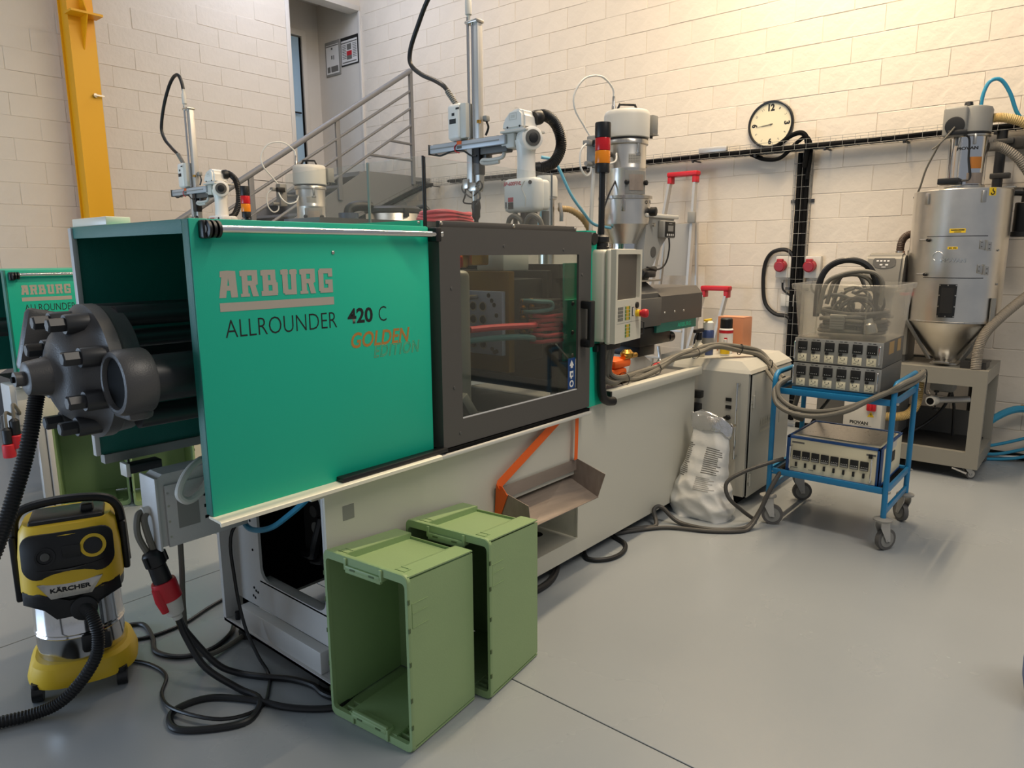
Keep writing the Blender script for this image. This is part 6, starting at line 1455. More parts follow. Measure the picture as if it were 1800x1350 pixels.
tag(MB().tube([(4.13, 1.475, 0.20), (4.08, 1.50, 0.08), (4.0, 1.525, 0.0145), (3.92, 1.57, 0.0145), (3.82, 1.70, 0.0145), (3.74, 1.88, 0.0145), (3.66, 1.97, 0.0145), (3.52, 2.06, 0.0145), (3.40, 2.12, 0.0145)], 0.0115, 10).build('floor_cable', DARKC), 'straight dark cable on the floor below the sack', 'cable')
tag(MB().tube([(3.40, 2.10, 0.0135), (3.34, 1.98, 0.0135), (3.22, 1.93, 0.0135), (3.10, 1.95, 0.0135), (3.04, 2.03, 0.0135), (3.12, 2.12, 0.0135)], 0.0125, 10).build('floor_cable', RUBBER), 'short black cable loop creeping from under the machine base', 'cable')
tag(MB().tube([(2.20, 2.12, 0.0185), (2.36, 2.05, 0.0185), (2.52, 2.02, 0.0185), (2.66, 2.02, 0.0185), (2.78, 2.06, 0.0185), (2.9, 2.14, 0.0185)], 0.0175, 10).build('floor_cable', RUBBER), 'black cable along the floor edge right of the green crates', 'cable')

# ================================================================== TUB OF CABLES
TX0, TX1, TY0, TY1, TZ0, TZ1 = 4.25, 4.71, 0.925, 1.395, 1.166, 1.475
t = thing('plastic_tub', 'frosted plastic tub filled with coiled cables on top of the controllers', 'tub', (4.48, 1.16, TZ0))
m = MB(); e_ = 0.03; k_ = 0.004
def tr(z, d): f = e_*(z-TZ0)/(TZ1-TZ0); return [V((TX0-f+d, TY0-f+d, z)), V((TX1+f-d, TY0-f+d, z)), V((TX1+f-d, TY1+f-d, z)), V((TX0-f+d, TY1+f-d, z))]
def rounded(c, r=0.035, n=4):
    out = []
    for i in range(4):
        p, a, b = c[i], c[i-1], c[(i+1) % 4]
        u, v = (a-p).normalized(), (b-p).normalized()
        for k in range(n+1):
            q = k/n; out.append(p+u*r*(1-q)**2+v*r*q**2)
    return out
rg = [rounded(tr(z, d)) for z, d in ((TZ0+k_, 0.01), (TZ0, 0.004), (TZ0, 0.0), (TZ0+0.02, 0), (TZ1-0.03, 0), (TZ1-0.03, -0.012), (TZ1-0.004, -0.014), (TZ1, -0.010), (TZ1, 0.002), (TZ1-0.03, 0.004), (TZ0+0.006, 0.004))]
rv = [[m.bm.verts.new(p) for p in r] for r in rg[2:]]
m.skin(rv, True, True); m.build('tub_shell', FROST, t)
for y in (1.03, 1.29): bx('tub_rib', FROST, t, TX0-0.010, TX0-0.004, y-0.004, y+0.004, TZ0+0.02, TZ1-0.03)
t = thing('cable_heap', 'tangle of grey and black cables coiled inside the frosted tub', 'cables', (4.48, 1.16, 1.19))
rr = random.Random(11)
for k in range(6):
    y0_, x0_ = 1.16+rr.uniform(-.02, .02), 4.48+rr.uniform(-.02, .02); z = 1.20+k*0.022
    a0 = rr.uniform(0, 6)
    pts = [(x0_+(0.165+0.02*math.sin(2*a+k))*math.cos(a+a0), y0_+(0.17+0.02*math.cos(3*a+k))*math.sin(a+a0), z+0.008*math.sin(2*a+k*2)) for a in [2*PI*i/12 for i in range(13)]]
    tb('coiled_cable', (GREYC, GREYD, DARKC)[k % 3] if k != 2 else BLACK, t, pts, 0.0125, 8, 4)
for k in range(9):
    c0 = V((4.46+rr.uniform(-.06, .10), 1.16+rr.uniform(-.10, .10), 1.33+rr.uniform(-.03, .05)))
    r1, r2 = rr.uniform(.07, .11), rr.uniform(.07, .11); tx = rr.uniform(-.5, .5)
    pts = [c0+V((tx*r1*math.cos(a)*0.6+0.02*math.sin(2*a), r2*math.cos(a+k), r1*math.sin(a+k))) for a in [2*PI*i/12 for i in range(12)]]
    tb('coiled_cable', [DARKC, BLACK, GREYD][k % 3], t, pts, rr.choice((0.009, 0.011, 0.013)), 8, 4)
tb('arched_cable', BLACK, t, [(4.36, 1.33, 1.28), (4.36, 1.325, 1.46), (4.38, 1.29, 1.56), (4.40, 1.21, 1.605), (4.42, 1.12, 1.595), (4.43, 1.06, 1.54), (4.43, 1.03, 1.45), (4.43, 1.03, 1.30)], 0.0185, 10)
tb('arched_cable', GREYC, t, [(4.34, 1.31, 1.30), (4.34, 1.28, 1.47), (4.35, 1.20, 1.525), (4.36, 1.10, 1.545), (4.36, 1.02, 1.53), (4.36, 0.985, 1.47), (4.37, 0.99, 1.36)], 0.0125, 10)
tb('arched_cable', GREYC, t, [(4.45, 1.30, 1.35), (4.44, 1.26, 1.49), (4.44, 1.17, 1.525), (4.44, 1.08, 1.50), (4.44, 1.04, 1.42)], 0.0125, 9)
tb('arched_cable', GREYD, t, [(4.50, 1.28, 1.38), (4.50, 1.25, 1.50), (4.50, 1.20, 1.525), (4.50, 1.14, 1.51), (4.50, 1.10, 1.42)], 0.011, 9)
m = MB(); m.box(4.285, 4.34, 1.15, 1.23, 1.215, 1.30, bev=0.006)
for i in range(5): m.box(4.28, 4.285, 1.152, 1.228, 1.222+i*0.015, 1.230+i*0.015)
m.build('cable_connector', GREYP, t)
m = MB(); m.lathe([(0.03, 0), (0.036, 0.01), (0.036, 0.05), (0.025, 0.06), (0.025, 0.085)], (4.31, 1.01, 1.20), (0.1, 0.3, 0.9), 16); m.build('steel_connector', STEEL, t)

# ================================================================== DRYING HOPPER
DXc, DYc = 6.29, 0.935
t = thing('drying_hopper', 'tall stainless drying hopper with square door and conical bottom on the right', 'hopper', (DXc, DYc, 0.8))
def L(nm, mat, prof, n=48, par=None): return MB().lathe(prof, (DXc, DYc, 0), Z_, n).build(nm, mat, par or t)
RB = 0.315
L('barrel', INOX, [(RB, 1.14), (RB, 2.085), (RB-0.006, 2.092), (0.2, 2.095)], 64)
L('barrel_rim', STEEL, [(RB, 1.135), (RB+0.004, 1.137), (RB+0.004, 1.147), (RB, 1.149)], 64)
L('cone', INOX, [(0.062, 0.815), (0.068, 0.825), (RB-0.002, 1.14)], 64)
def wrap(nm, mat, a0, a1, z0, z1, r0, r1, par, bev=0.0, n=14):
    """curved plate on the barrel; angles in degrees about the axis"""
    m = MB(); A = [math.radians(a0+(a1-a0)*i/n) for i in range(n+1)]
    def P(r, a, z): return V((DXc+r*math.cos(a), DYc+r*math.sin(a), z))
    g = [[m.bm.verts.new(P(r, a, z)) for r, z in ((r0, z0), (r1, z0), (r1, z1), (r0, z1))] for a in A]
    m.skin(g); return m.build(nm, mat, par)
def apt(ang, r, z): a = math.radians(ang); return V((DXc+r*math.cos(a), DYc+r*math.sin(a), z)), V((math.cos(a), math.sin(a), 0)), V((-math.sin(a), math.cos(a), 0))
# the camera looks at the barrel from angle ~188..190 degrees; door spans towards +Y (left) and -Y (right)
dA0, dA1 = 151, 222
wrap('door_gap', BLACKM, dA0-0.6, dA1+0.6, 1.462, 1.762, RB-0.004, RB+0.0015, t)
dr = wrap('hopper_door', INOX, dA0, dA1, 1.467, 1.757, RB, RB+0.008, t, n=20)
for z in (1.70, 1.53):
    p, d, s_ = apt(dA1-4, RB+0.008, z)
    m = MB()
    for q in m.box(-0.03, 0.05, 0, 0.006, -0.03, 0.03, bev=0.002).bm.verts: q.co = p+s_*q.co.x+d*q.co.y+Z_*(q.co.z-(0.015 if q.co.x > 0.01 else 0))
    m.cyl(p+s_*0.012+d*0.008-Z_*0.04, p+s_*0.012+d*0.008+Z_*0.03, 0.006, n=8)
    m.build('hinge', STEEL, dr)
    m = MB()
    for a, b in ((-.02, .015), (-.02, -.015), (.035, -.03), (.035, .0)): m.cyl(p+s_*a+d*0.004+Z_*b, p+s_*a+d*0.009+Z_*b, 0.004, n=8)
    m.build('hinge_screws', GREYD, dr, kind='stuff')
for z in (1.735, 1.487):
    p, d, s_ = apt(dA0+2, RB+0.006, z)
    m = MB()
    for q in m.box(-0.06, 0.02, 0.004, 0.018, -0.008, 0.008, bev=0.003).bm.verts: q.co = p+s_*q.co.x+d*q.co.y+Z_*q.co.z
    m.build('door_latch', STEEL, dr)
    MB().lathe([(0.012, 0.006), (0.014, 0.012), (0.010, 0.026)], p+s_*0.012, d, 12).build('latch_knob', BLACK, dr)
# embossed maker's name and stickers
def wrap_text(body, ang, z, w, h, mat, par, r, bold=0.02, shear=0):
    o = text('lettering', body, mat, par, (0, 0, 0), X_, Z_, w, h, bold=bold, shear=shear, depth=0)
    og = ORG.get(par, V())
    for q in o.data.vertices:
        p = q.co+og; a = math.radians(ang)+p.x/r      # reading direction: camera sees angle growing to the right
        q.co = V((DXc+r*math.cos(a), DYc+r*math.sin(a), z+p.z))-og
    return o
EMB = pbr('emboss_steel', '#E4E2DC', 0.25, 1.0)
wrap_text('PIOVAN', 172, 1.575, 0.155, 0.028, pbr('emboss_shade', '#8E8C86', 0.3, 1.0), dr, RB+0.0100)  # dark offset copy paints the shaded edge of the embossing
wrap_text('PIOVAN', 171.7, 1.5765, 0.155, 0.028, EMB, dr, RB+0.0105)
p, d, s_ = apt(168, RB+0.008, 1.618)
m = MB().tube([p+s_*(0.034*math.cos(a))+Z_*(0.034*math.sin(a)) for a in [math.radians(-60+i*20) for i in range(16)]], 0.0025, 6); m.build('round_emblem', EMB, dr)
wrap('yellow_sticker', LABELY, 178, 196, 1.782, 1.812, RB, RB+0.001, t); wrap('yellow_sticker', LABELY, 178, 189, 1.668, 1.686, RB+0.008, RB+0.009, dr)
for a0, a1, z0, z1, r_, pr in ((179.5, 194.5, 1.799, 1.806, RB+0.0016, t), (183, 191, 1.787, 1.791, RB+0.0016, t), (179.3, 182.8, 1.674, 1.680, RB+0.0096, dr), (184, 187.8, 1.674, 1.680, RB+0.0096, dr)):
    wrap('sticker_print', INK, a0, a1, z0, z1, r_-0.0008, r_, pr, n=4)
wrap('hook_sticker', LABELY, 218, 227, 2.035, 2.09, RB, RB+0.001, t)
p, d, s_ = apt(222.5, RB+0.002, 2.058)
m = MB().tube([p+Z_*0.024, p+Z_*0.010, p+s_*0.012+Z_*0.002, p+s_*0.008-Z_*0.012, p-s_*0.006-Z_*0.014, p-s_*0.012-Z_*0.004], 0.0035, 6); m.build('hook_symbol', INK, t)
for ang, z in ((212, 2.03), (146, 2.03)):
    p, d, s_ = apt(ang, RB, z)
    m = MB()
    for q in m.box(-0.015, 0.015, 0, 0.014, -0.04, 0.04, bev=0.003).bm.verts: q.co = p+s_*q.co.x+d*q.co.y+Z_*q.co.z
    m.build('toggle_clip', STEEL, t)
wrap('window_frame', BLACK, 173, 193, 1.18, 1.42, RB-0.002, RB+0.010, t)
wrap('sight_window', INK, 176, 190, 1.21, 1.395, RB+0.009, RB+0.0115, t)
m = MB()
for a in (174, 183, 192):
    for z in (1.188, 1.412):
        p, d, s_ = apt(a, RB+0.010, z); m.cyl(p, p+d*0.003, 0.005, n=8)
for z in (1.26, 1.34):
    for a in (174, 192): p, d, s_ = apt(a, RB+0.010, z); m.cyl(p, p+d*0.003, 0.005, n=8)
m.build('window_screws', STEEL, t, kind='stuff')
m = MB()
for a, z in ((240, 1.66), (245, 1.42), (241, 1.24)): p, d, s_ = apt(a, RB, z); m.cyl(p, p+d*0.006, 0.008, n=8)
m.build('barrel_screws', GREYP, t, kind='stuff')
wrap('red_probe', RED, 118, 128, 1.325, 1.345, RB, RB+0.05, t)
# support straps down to the frame
for ang in (128, 240, 20):
    p, d, s_ = apt(ang, RB+0.008, 1.30)
    m = MB(); q = [(0.0, 1.32), (0.008, 1.32), (0.010, 1.14), (-0.19, 0.84), (-0.20, 0.845), (0.0, 1.145)]
    m.prism(q, lambda a, b: V((p.x, p.y, b))+d*a-s_*0.022, lambda a, b: V((p.x, p.y, b))+d*a+s_*0.022); m.build('support_strap', GREYP, t, flat=True)
m = MB(); m.box(DXc-0.09, DXc+0.09, DYc-0.09, DYc+0.09, 0.800, 0.818, bev=0.003); m.box(DXc-0.16, DXc-0.02, DYc-0.05, DYc+0.06, 0.822, 0.836, bev=0.003); m.lathe([(0.012, 0.83), (0.02, 0.84), (0.02, 0.855)], (DXc-0.12, DYc, 0), Z_, 10); m.build('slide_gate', STEEL, t)
# vacuum loader on the top
LXc, LYc = 6.24, 0.925
t = thing('vacuum_loader', 'grey vacuum loader with clear barrel and amber band on top of the drying hopper', 'loader', (LXc, LYc, 2.09))
def LL(nm, mat, prof, n=40): return MB().lathe(prof, (LXc, LYc, 0), Z_, n).build(nm, mat, t)
LL('loader_base', STEEL, [(0.128, 2.093), (0.128, 2.12), (0.122, 2.125)]); LL('loader_barrel', CHROME, [(0.122, 2.12), (0.122, 2.47)])
m = MB()
for i in range(8):
    a, b = math.radians(196+i*5), math.radians(196+i*5+5); m.quad(*(V((LXc+0.1235*math.cos(q), LYc+0.1235*math.sin(q), z)) for q, z in ((a, 2.235), (b, 2.235), (b, 2.315), (a, 2.315))))
m.build('amber_band', pbr('amber_material', '#B5722A', 0.4), t)
m = MB()
for i in range(9):
    a, b = math.radians(192+i*6), math.radians(192+i*6+6); m.quad(*(V((LXc+0.1238*math.cos(q), LYc+0.1238*math.sin(q), z)) for q, z in ((a, 2.13), (b, 2.13), (b, 2.205), (a, 2.205))))
m.build('steel_patch', SHEET, t)
LL('clamp_band', STEEL, [(0.122, 2.455), (0.134, 2.46), (0.134, 2.472), (0.12, 2.475)]); LL('head_seal', BLACK, [(0.126, 2.475), (0.132, 2.477), (0.132, 2.487), (0.126, 2.49)])
LL('motor_head', GREYP, [(0.130, 2.487), (0.134, 2.49), (0.134, 2.64), (0.125, 2.66), (0.10, 2.668), (0.001, 2.67)])
m = MB(); m.box(LXc-0.165, LXc-0.06, LYc+0.0, LYc+0.15, 2.46, 2.665, bev=0.02, seg=4); m.build('control_head', GREYP, t)
m = MB().lathe([(0.062, 0), (0.062, 0.01), (0.05, 0.012)], (LXc-0.165, LYc+0.07, 2.53), -X_, 24); m.build('head_plug', BLACK, t)
m = MB(); m.box(LXc-0.185, LXc-0.165, LYc-0.01, LYc+0.11, 2.465, 2.50, bev=0.006); m.build('plug_lever', BLACK, t)
MB().lathe([(0.02, 2.66), (0.03, 2.68), (0.025, 2.705)], (LXc-0.02, LYc+0.02, 0), Z_, 14).build('lift_eye', BLACK, t)
o = text('lettering', 'PIOVAN', INK, t, (0, 0, 0), X_, Z_, 0.135, 0.022, bold=0.035, depth=0)
for q in o.data.vertices:
    p = q.co+ORG[t]; a = math.radians(156)+p.x/0.1236; q.co = V((LXc+0.1236*math.cos(a), LYc+0.1236*math.sin(a), 2.365+p.z))-ORG[t]
for a in (150, 205, 330):
    p = V((LXc+0.13*math.cos(math.radians(a)), LYc+0.13*math.sin(math.radians(a)), 2.44)); d = V((math.cos(math.radians(a)), math.sin(math.radians(a)), 0)); s_ = V((-d.y, d.x, 0)); m = MB()
    for q in m.box(-0.009, 0.009, -0.006, 0.010, -0.04, 0.03, bev=0.003).bm.verts: q.co = p+s_*q.co.x+d*q.co.y+Z_*q.co.z
    m.build('toggle_clip', STEEL, t)
m = MB(); m.box(LXc-0.26, LXc-0.13, LYc+0.0, LYc+0.13, 2.125, 2.165, bev=0.004); m.build('level_sensor', BLACK, t)
tb('sensor_lead', BLACK, t, [(LXc-0.14, LYc+0.0, 2.15), (LXc-0.13, LYc-0.05, 2.17), (LXc-0.128, LYc-0.03, 2.30), (LXc-0.13, LYc-0.02, 2.44), (LXc-0.15, LYc+0.02, 2.47)], 0.007, 8)
tb('grey_lead', GREYC, t, [(LXc-0.15, LYc+0.08, 2.47), (LXc-0.12, LYc+0.15, 2.44), (LXc-0.08, LYc+0.20, 2.36), (LXc-0.05, LYc+0.25, 2.25), (LXc-0.02, LYc+0.285, 2.12), (LXc+0.05, LYc+0.33, 2.06)], 0.007, 8)
tb('grey_lead', GREYC, t, [(6.05, 0.99, 2.52), (6.04, 1.04, 2.45), (6.05, 1.09, 2.40), (6.05, 1.12, 2.38)], 0.006, 8)
def corr(nm, mat, par, pts, r, k=18, n=12):
    return MB().tube(pts, [r if i % 2 else r*0.87 for i in range(2000)], n, k).build(nm, mat, par)
corr('beige_hose', pbr('pale_beige_hose', '#C9AE74', 0.5), t, [(LXc+0.02, LYc-0.13, 2.585), (LXc+0.04, LYc-0.20, 2.58), (LXc+0.08, LYc-0.30, 2.545), (LXc+0.13, LYc-0.42, 2.46), (LXc+0.18, LYc-0.55, 2.36), (LXc+0.24, LYc-0.75, 2.22), (LXc+0.36, LYc-0.95, 2.08), (LXc+0.50, LYc-1.10, 1.90), (LXc+0.53, LYc-1.15, 1.5), (LXc+0.53, LYc-1.15, 0.04)], 0.034)
corr('brown_hose', GREYH, t, [(LXc+0.02, LYc-0.12, 2.39), (LXc+0.06, LYc-0.19, 2.385), (LXc+0.10, LYc-0.29, 2.31), (LXc+0.14, LYc-0.37, 2.20), (LXc+0.20, LYc-0.46, 2.08), (LXc+0.22, LYc-0.45, 1.96), (LXc+0.22, LYc-0.40, 1.90)], 0.034)
tb('blue_air_tube', BLUEH, t, [(LXc+0.0, LYc-0.05, 2.66), (LXc+0.0, LYc-0.06, 2.76), (LXc+0.01, LYc-0.09, 2.835), (LXc+0.03, LYc-0.15, 2.84), (LXc+0.06, LYc-0.21, 2.75), (LXc+0.10, LYc-0.27, 2.60), (LXc+0.16, LYc-0.38, 2.48), (LXc+0.22, LYc-0.52, 2.38), (LXc+0.36, LYc-0.8, 2.2), (LXc+0.52, LYc-1.02, 1.9), (LXc+0.55, LYc-1.06, 1.2), (LXc+0.55, LYc-1.06, 0.02)], 0.013, 10)
MB().lathe([(0.012, 0), (0.012, 0.06)], (LXc, LYc-0.05, 2.655), Z_, 10).build('air_fitting', STEEL, t)
t = thing('hose_mast', 'black pipe mast with hose clamps on the wall beside the vacuum loader', 'pipe', (6.72, 0.78, 1.0))
cy('mast_pipe', BLACK, t, (6.72, 0.78, 0.02), (6.72, 0.78, 2.60), 0.035); bx('wall_bracket', ALU, t, 6.72, 6.842, 0.66, 0.80, 2.10, 2.14); m = MB()
for z in (2.2, 2.45): m.box(6.68, 6.76, 0.70, 0.83, z, z+0.04, bev=0.006)
m.box(6.70, 6.84, 0.50, 0.74, 2.42, 2.50, bev=0.006); m.build('hose_clamp', DARKM, t)
t = thing('filter_canister', 'black filter canister at the right edge beside the stainless barrel', 'canister', (6.48, 0.56, 1.75))
MB().lathe([(0.075, 1.79), (0.08, 1.80), (0.08, 1.995), (0.075, 2.0)], (6.46, 0.545, 0), Z_, 24).build('canister_body', BLACK, t); MB().lathe([(0.08, 1.755), (0.088, 1.76), (0.088, 1.79), (0.08, 1.795)], (6.46, 0.545, 0), Z_, 24).build('canister_cap', INK, t)
MB().lathe([(0.045, 2.0), (0.045, 2.10), (0.03, 2.12)], (6.46, 0.545, 0), Z_, 18).build('canister_neck', BLACK, t); tb('mount_pipe', BLACK, t, [(6.46, 0.545, 2.07), (6.46, 0.62, 2.08), (6.44, 0.68, 2.08)], 0.03, 12)
tag(corr('grey_hose', GREYH, None, [(6.02, 0.70, 0.79), (6.02, 0.70, 0.90), (6.03, 0.695, 0.99), (6.08, 0.67, 1.08), (6.15, 0.62, 1.16), (6.24, 0.55, 1.25), (6.33, 0.47, 1.34), (6.42, 0.38, 1.43), (6.5, 0.26, 1.52), (6.60, 0.10, 1.58), (6.70, -0.08, 1.50), (6.72, -0.16, 1.3), (6.72, -0.16, 0.04)], 0.036), 'grey corrugated hose rising from the dryer frame to the right edge', 'hose')
# frame
FX0, FX1, FY0, FY1, FZ0, FZ1 = 5.95, 6.64, 0.615, 1.46, 0.088, 0.815
FG = pbr('dryer_frame_grey', '#8D8A80', 0.42, bump=0.04, bscale=150)
t = thing('dryer_stand', 'grey steel dryer frame on castors carrying the stainless drying hopper', 'frame', (6.3, 1.0, 0))
m = MB(); plate_hole(m, (FY0, FZ0, FY1, FZ1), rrect(FY0+0.085, 0.205, FY1-0.06, 0.695, 0.003, 2), lambda a, b: V((FX0, a, b)), lambda a, b: V((FX0+0.05, a, b))); m.build('front_frame', FG, t, flat=True)
bx('rear_post', FG, t, FX1-0.05, FX1, FY0, FY0+0.06, FZ0, FZ1); bx('rear_post', FG, t, FX1-0.05, FX1, FY1-0.06, FY1, FZ0, FZ1)
for y in (FY0, FY1-0.05):
    bx('side_beam', FG, t, FX0+0.05, FX1-0.05, y, y+0.05, FZ1-0.10, FZ1); bx('side_beam', FG, t, FX0+0.05, FX1-0.05, y, y+0.05, FZ0, FZ0+0.10)
bx('rear_beam', FG, t, FX1-0.05, FX1, FY0+0.06, FY1-0.06, FZ1-0.10, FZ1); bx('rear_beam', FG, t, FX1-0.05, FX1, FY0+0.06, FY1-0.06, FZ0, FZ0+0.10)
bx('top_plate', FG, t, FX0+0.05, FX1-0.05, FY0+0.05, FY1-0.05, FZ1-0.02, FZ1-0.015)
bx('bottom_tray', DARKM, t, FX0+0.05, FX1-0.05, FY0+0.05, FY1-0.05, 0.19, 0.20); bx('tray_wall', GREYD, t, FX1-0.08, FX1-0.06, FY0+0.06, FY1-0.06, 0.20, 0.40)
m = MB(); m.prism([(6.02, 0.64), (6.02, 0.80), (6.22, 0.64)], lambda a, b: V((a, b, FZ1)), lambda a, b: V((a, b, FZ1+0.05))); m.build('sloped_cover', DARKM, t, flat=True)
MB().lathe([(0.034, 0.735), (0.034, 0.80), (0.040, 0.80), (0.040, 0.815)], (6.02, 0.70, 0), Z_, 16).build('hose_stub', ALU, t)
for x, y, a in ((FX0+0.05, FY0+0.07, 2.4), (FX0+0.06, FY1-0.07, 2.2), (FX1-0.06, FY0+0.07, 1.0), (FX1-0.06, FY1-0.07, 0.8)):
    c = caster(t, x, y, 0.038, a, WHITEG)
m = MB(); m.box(FX0+0.0, FX0+0.03, FY0+0.06, FY0+0.16, 0.058, 0.070, bev=0.003, rot=Matrix.Rotation(0.3, 3, 'X')); m.build('brake_lever', ALU, t)
# suction pipe in the frame
t2 = thing('suction_pipe', 'grey metal suction elbow with black wing knobs inside the dryer frame', 'pipe', (6.2, 0.9, 0.6))
cy('lance', ALU, t2, (6.08, 0.95, 0.545), (6.20, 0.74, 0.56), 0.024); m = MB(); m.cyl((6.02, 0.965, 0.545), (6.09, 0.945, 0.545), 0.036); m.build('pipe_mouth', WHITEG, t2)
MB().cyl((6.017, 0.966, 0.545), (6.021, 0.965, 0.545), 0.026).build('pipe_bore', BLACKM, t2)
m = MB(); m.box(6.15, 6.30, 0.84, 1.0, 0.60, 0.79, bev=0.02); m.box(6.12, 6.33, 0.80, 1.04, 0.765, 0.795); m.build('suction_box', GREYP, t2)
for z, dz in ((0.585, 1), (0.505, -1)): MB().lathe([(0.006, 0), (0.006, 0.02), (0.018, 0.024), (0.018, 0.036)], (6.08, 0.94, z), Z_*dz, 10).build('wing_knob', BLACK, t2)
tag(MB().tube([(6.35, 0.86, 0.79), (6.34, 0.88, 0.60), (6.30, 0.92, 0.45), (6.22, 1.0, 0.34), (6.10, 1.10, 0.26)], 0.012, 8).build('frame_cable', BLACK), 'black cable slanting through the dryer frame', 'cable')
tag(MB().tube([(6.40, 0.93, 0.79), (6.40, 0.90, 0.62), (6.40, 0.86, 0.45), (6.40, 0.85, 0.22)], 0.011, 8).build('frame_cable', BLACK), 'black cable hanging straight inside the dryer frame', 'cable')
tag(corr('beige_hose', pbr('pale_beige_hose', '#C9AE74', 0.5), None, [(6.20, 1.09, 0.78), (6.14, 1.07, 0.62), (6.10, 1.07, 0.50), (6.07, 1.11, 0.42), (6.06, 1.19, 0.385), (6.06, 1.30, 0.375)], 0.036), 'beige corrugated hose curving out of the dryer frame behind the cart', 'hose')
# dry air unit with panel
t = thing('dry_air_unit', 'grey dry air unit with rounded control head behind the plastic tub', 'dryer', (6.3, 1.5, 0))
DG = pbr('dry_unit_grey', '#86837B', 0.45)
m = MB(); m.prism([(6.06, 1.36), (6.06, 1.42), (6.11, 1.62), (6.15, 1.645), (6.22, 1.645), (6.25, 1.62), (6.25, 1.36)], lambda a, b: V((a, 1.245, b)), lambda a, b: V((a, 1.515, b)))
bmesh.ops.bevel(m.bm, geom=list(m.bm.edges), offset=0.02, segments=3, affect='EDGES'); m.build('control_head', DG, t)
def hp(y, z): return V((6.06+0.05*(z-1.42)/0.20-0.001, y, z))
m = MB(); pts = [(1.30, 1.55), (1.30, 1.59), (1.31, 1.605), (1.45, 1.605), (1.46, 1.59), (1.46, 1.56), (1.44, 1.535), (1.40, 1.525), (1.36, 1.525), (1.32, 1.535)]
m.prism(pts, lambda a, b: hp(a, b), lambda a, b: hp(a, b)-X_*0.003); m.build('keypad', GREYD, t)
decal('keypad_print', PAPER, t, [R(0.02+i*0.025, 0.05, 0.036+i*0.025, 0.062) for i in range(4)]+[R(0.045, 0.02, 0.065, 0.032), R(0.085, 0.02, 0.105, 0.032), R(0.06, 0.005, 0.09, 0.010)], hp(1.455, 1.53)-X_*0.004, -Y_, V((0.05, 0, 0.2)), 0.0015)
bx('unit_column', GREYP, t, 6.26, 6.60, 1.21, 1.45, 0.02, 1.60, bev=0.01)
bx('side_panel', DG, t, 6.17, 6.26, 1.19, 1.44, 0.86, 1.40, bev=0.006)
bx('lower_body', GREYD, t, 6.08, 6.60, 1.47, 1.80, 0.02, 0.84, bev=0.01)
MB().tube([(6.40, 1.34, 1.60), (6.40, 1.34, 1.70), (6.40, 1.325, 1.755), (6.40, 1.29, 1.785), (6.40, 1.24, 1.79), (6.42, 1.20, 1.78)], [0.030 if i % 2 else 0.027 for i in range(100)], 12, 10).build('brown_elbow', pbr('brown_hose', '#4A3A30', 0.55), t)
MB().tube([(6.46, 1.22, 1.60), (6.47, 1.225, 1.72), (6.47, 1.225, 1.82), (6.47, 1.215, 1.88), (6.47, 1.19, 1.90)], [0.036 if i % 2 else 0.031 for i in range(100)], 12, 8).build('orange_hose', pbr('orange_silicone', '#C8502C', 0.5), t)
m = MB(); m.lathe([(0.034, 1.62), (0.034, 1.66)], (6.40, 1.34, 0), Z_, 14); m.lathe([(0.012, 1.60), (0.02, 1.62), (0.02, 1.66), (0.008, 1.67)], (6.36, 1.26, 0), Z_, 10); m.build('pipe_collar', STEEL, t)
t = thing('switch_box', 'cream switch box with red rotary switch seen between the cart shelves', 'box', (5.85, 1.36, 0.36))
bx('housing', WHITEG, t, 5.78, 5.92, 1.235, 1.505, 0.255, 0.60, bev=0.006); bx('box_leg', GREYP, t, 5.80, 5.90, 1.30, 1.44, 0.0, 0.255)
text('lettering', 'PIOVAN', INK, t, (5.78, 1.455, 0.348), -Y_, Z_, 0.13, 0.027, bold=0.04)
decal('fine_print', GREYP, t, [R(0, 0, 0.12, 0.005)], (5.78, 1.42, 0.34), -Y_, Z_, 0.0008)
m = MB(); m.box(5.755, 5.78, 1.275, 1.34, 0.465, 0.53, bev=0.006); m.box(5.74, 5.758, 1.30, 1.315, 0.47, 0.525, bev=0.004); m.build('rotary_switch', RED, t)
decal('hazard_sign', LABELY, t, [[(0.0, 0), (0.05, 0), (0.025, 0.042)]], (5.78, 1.335, 0.415), -Y_, Z_, 0.0008); decal('hazard_sign', INK, t, [[(0.025, 0.032), (0.018, 0.016), (0.026, 0.018), (0.022, 0.004), (0.032, 0.020), (0.025, 0.020)]], (5.78, 1.335, 0.415), -Y_, Z_, 0.0012)
# blue floor hoses at the right wall
for i, (pts, r, lab) in enumerate((([(6.62, 0.66, 0.30), (6.66, 0.60, 0.36), (6.70, 0.52, 0.415), (6.73, 0.44, 0.435), (6.75, 0.30, 0.43)], 0.028, 'thick blue hose at the right edge beside the dryer frame'),
    ([(6.60, 0.68, 0.12), (6.66, 0.60, 0.13), (6.72, 0.48, 0.17), (6.76, 0.32, 0.24)], 0.0125, 'topmost of the three thin blue tubes right of the dryer frame'),
    ([(6.60, 0.70, 0.06), (6.68, 0.58, 0.055), (6.73, 0.46, 0.09), (6.76, 0.30, 0.16)], 0.0125, 'middle of the three thin blue tubes right of the dryer frame'),
    ([(6.60, 0.70, 0.014), (6.68, 0.58, 0.0135), (6.73, 0.46, 0.03), (6.76, 0.30, 0.09)], 0.0125, 'lowest of the three thin blue tubes right of the dryer frame'))):
    tag(MB().tube(pts, r, 10).build('blue_hose', BLUEH), lab, 'hose', 'blue hoses by the right wall' if i else None)
bpy.data.objects['blue_hose'] if 'blue_hose' in bpy.data.objects else None
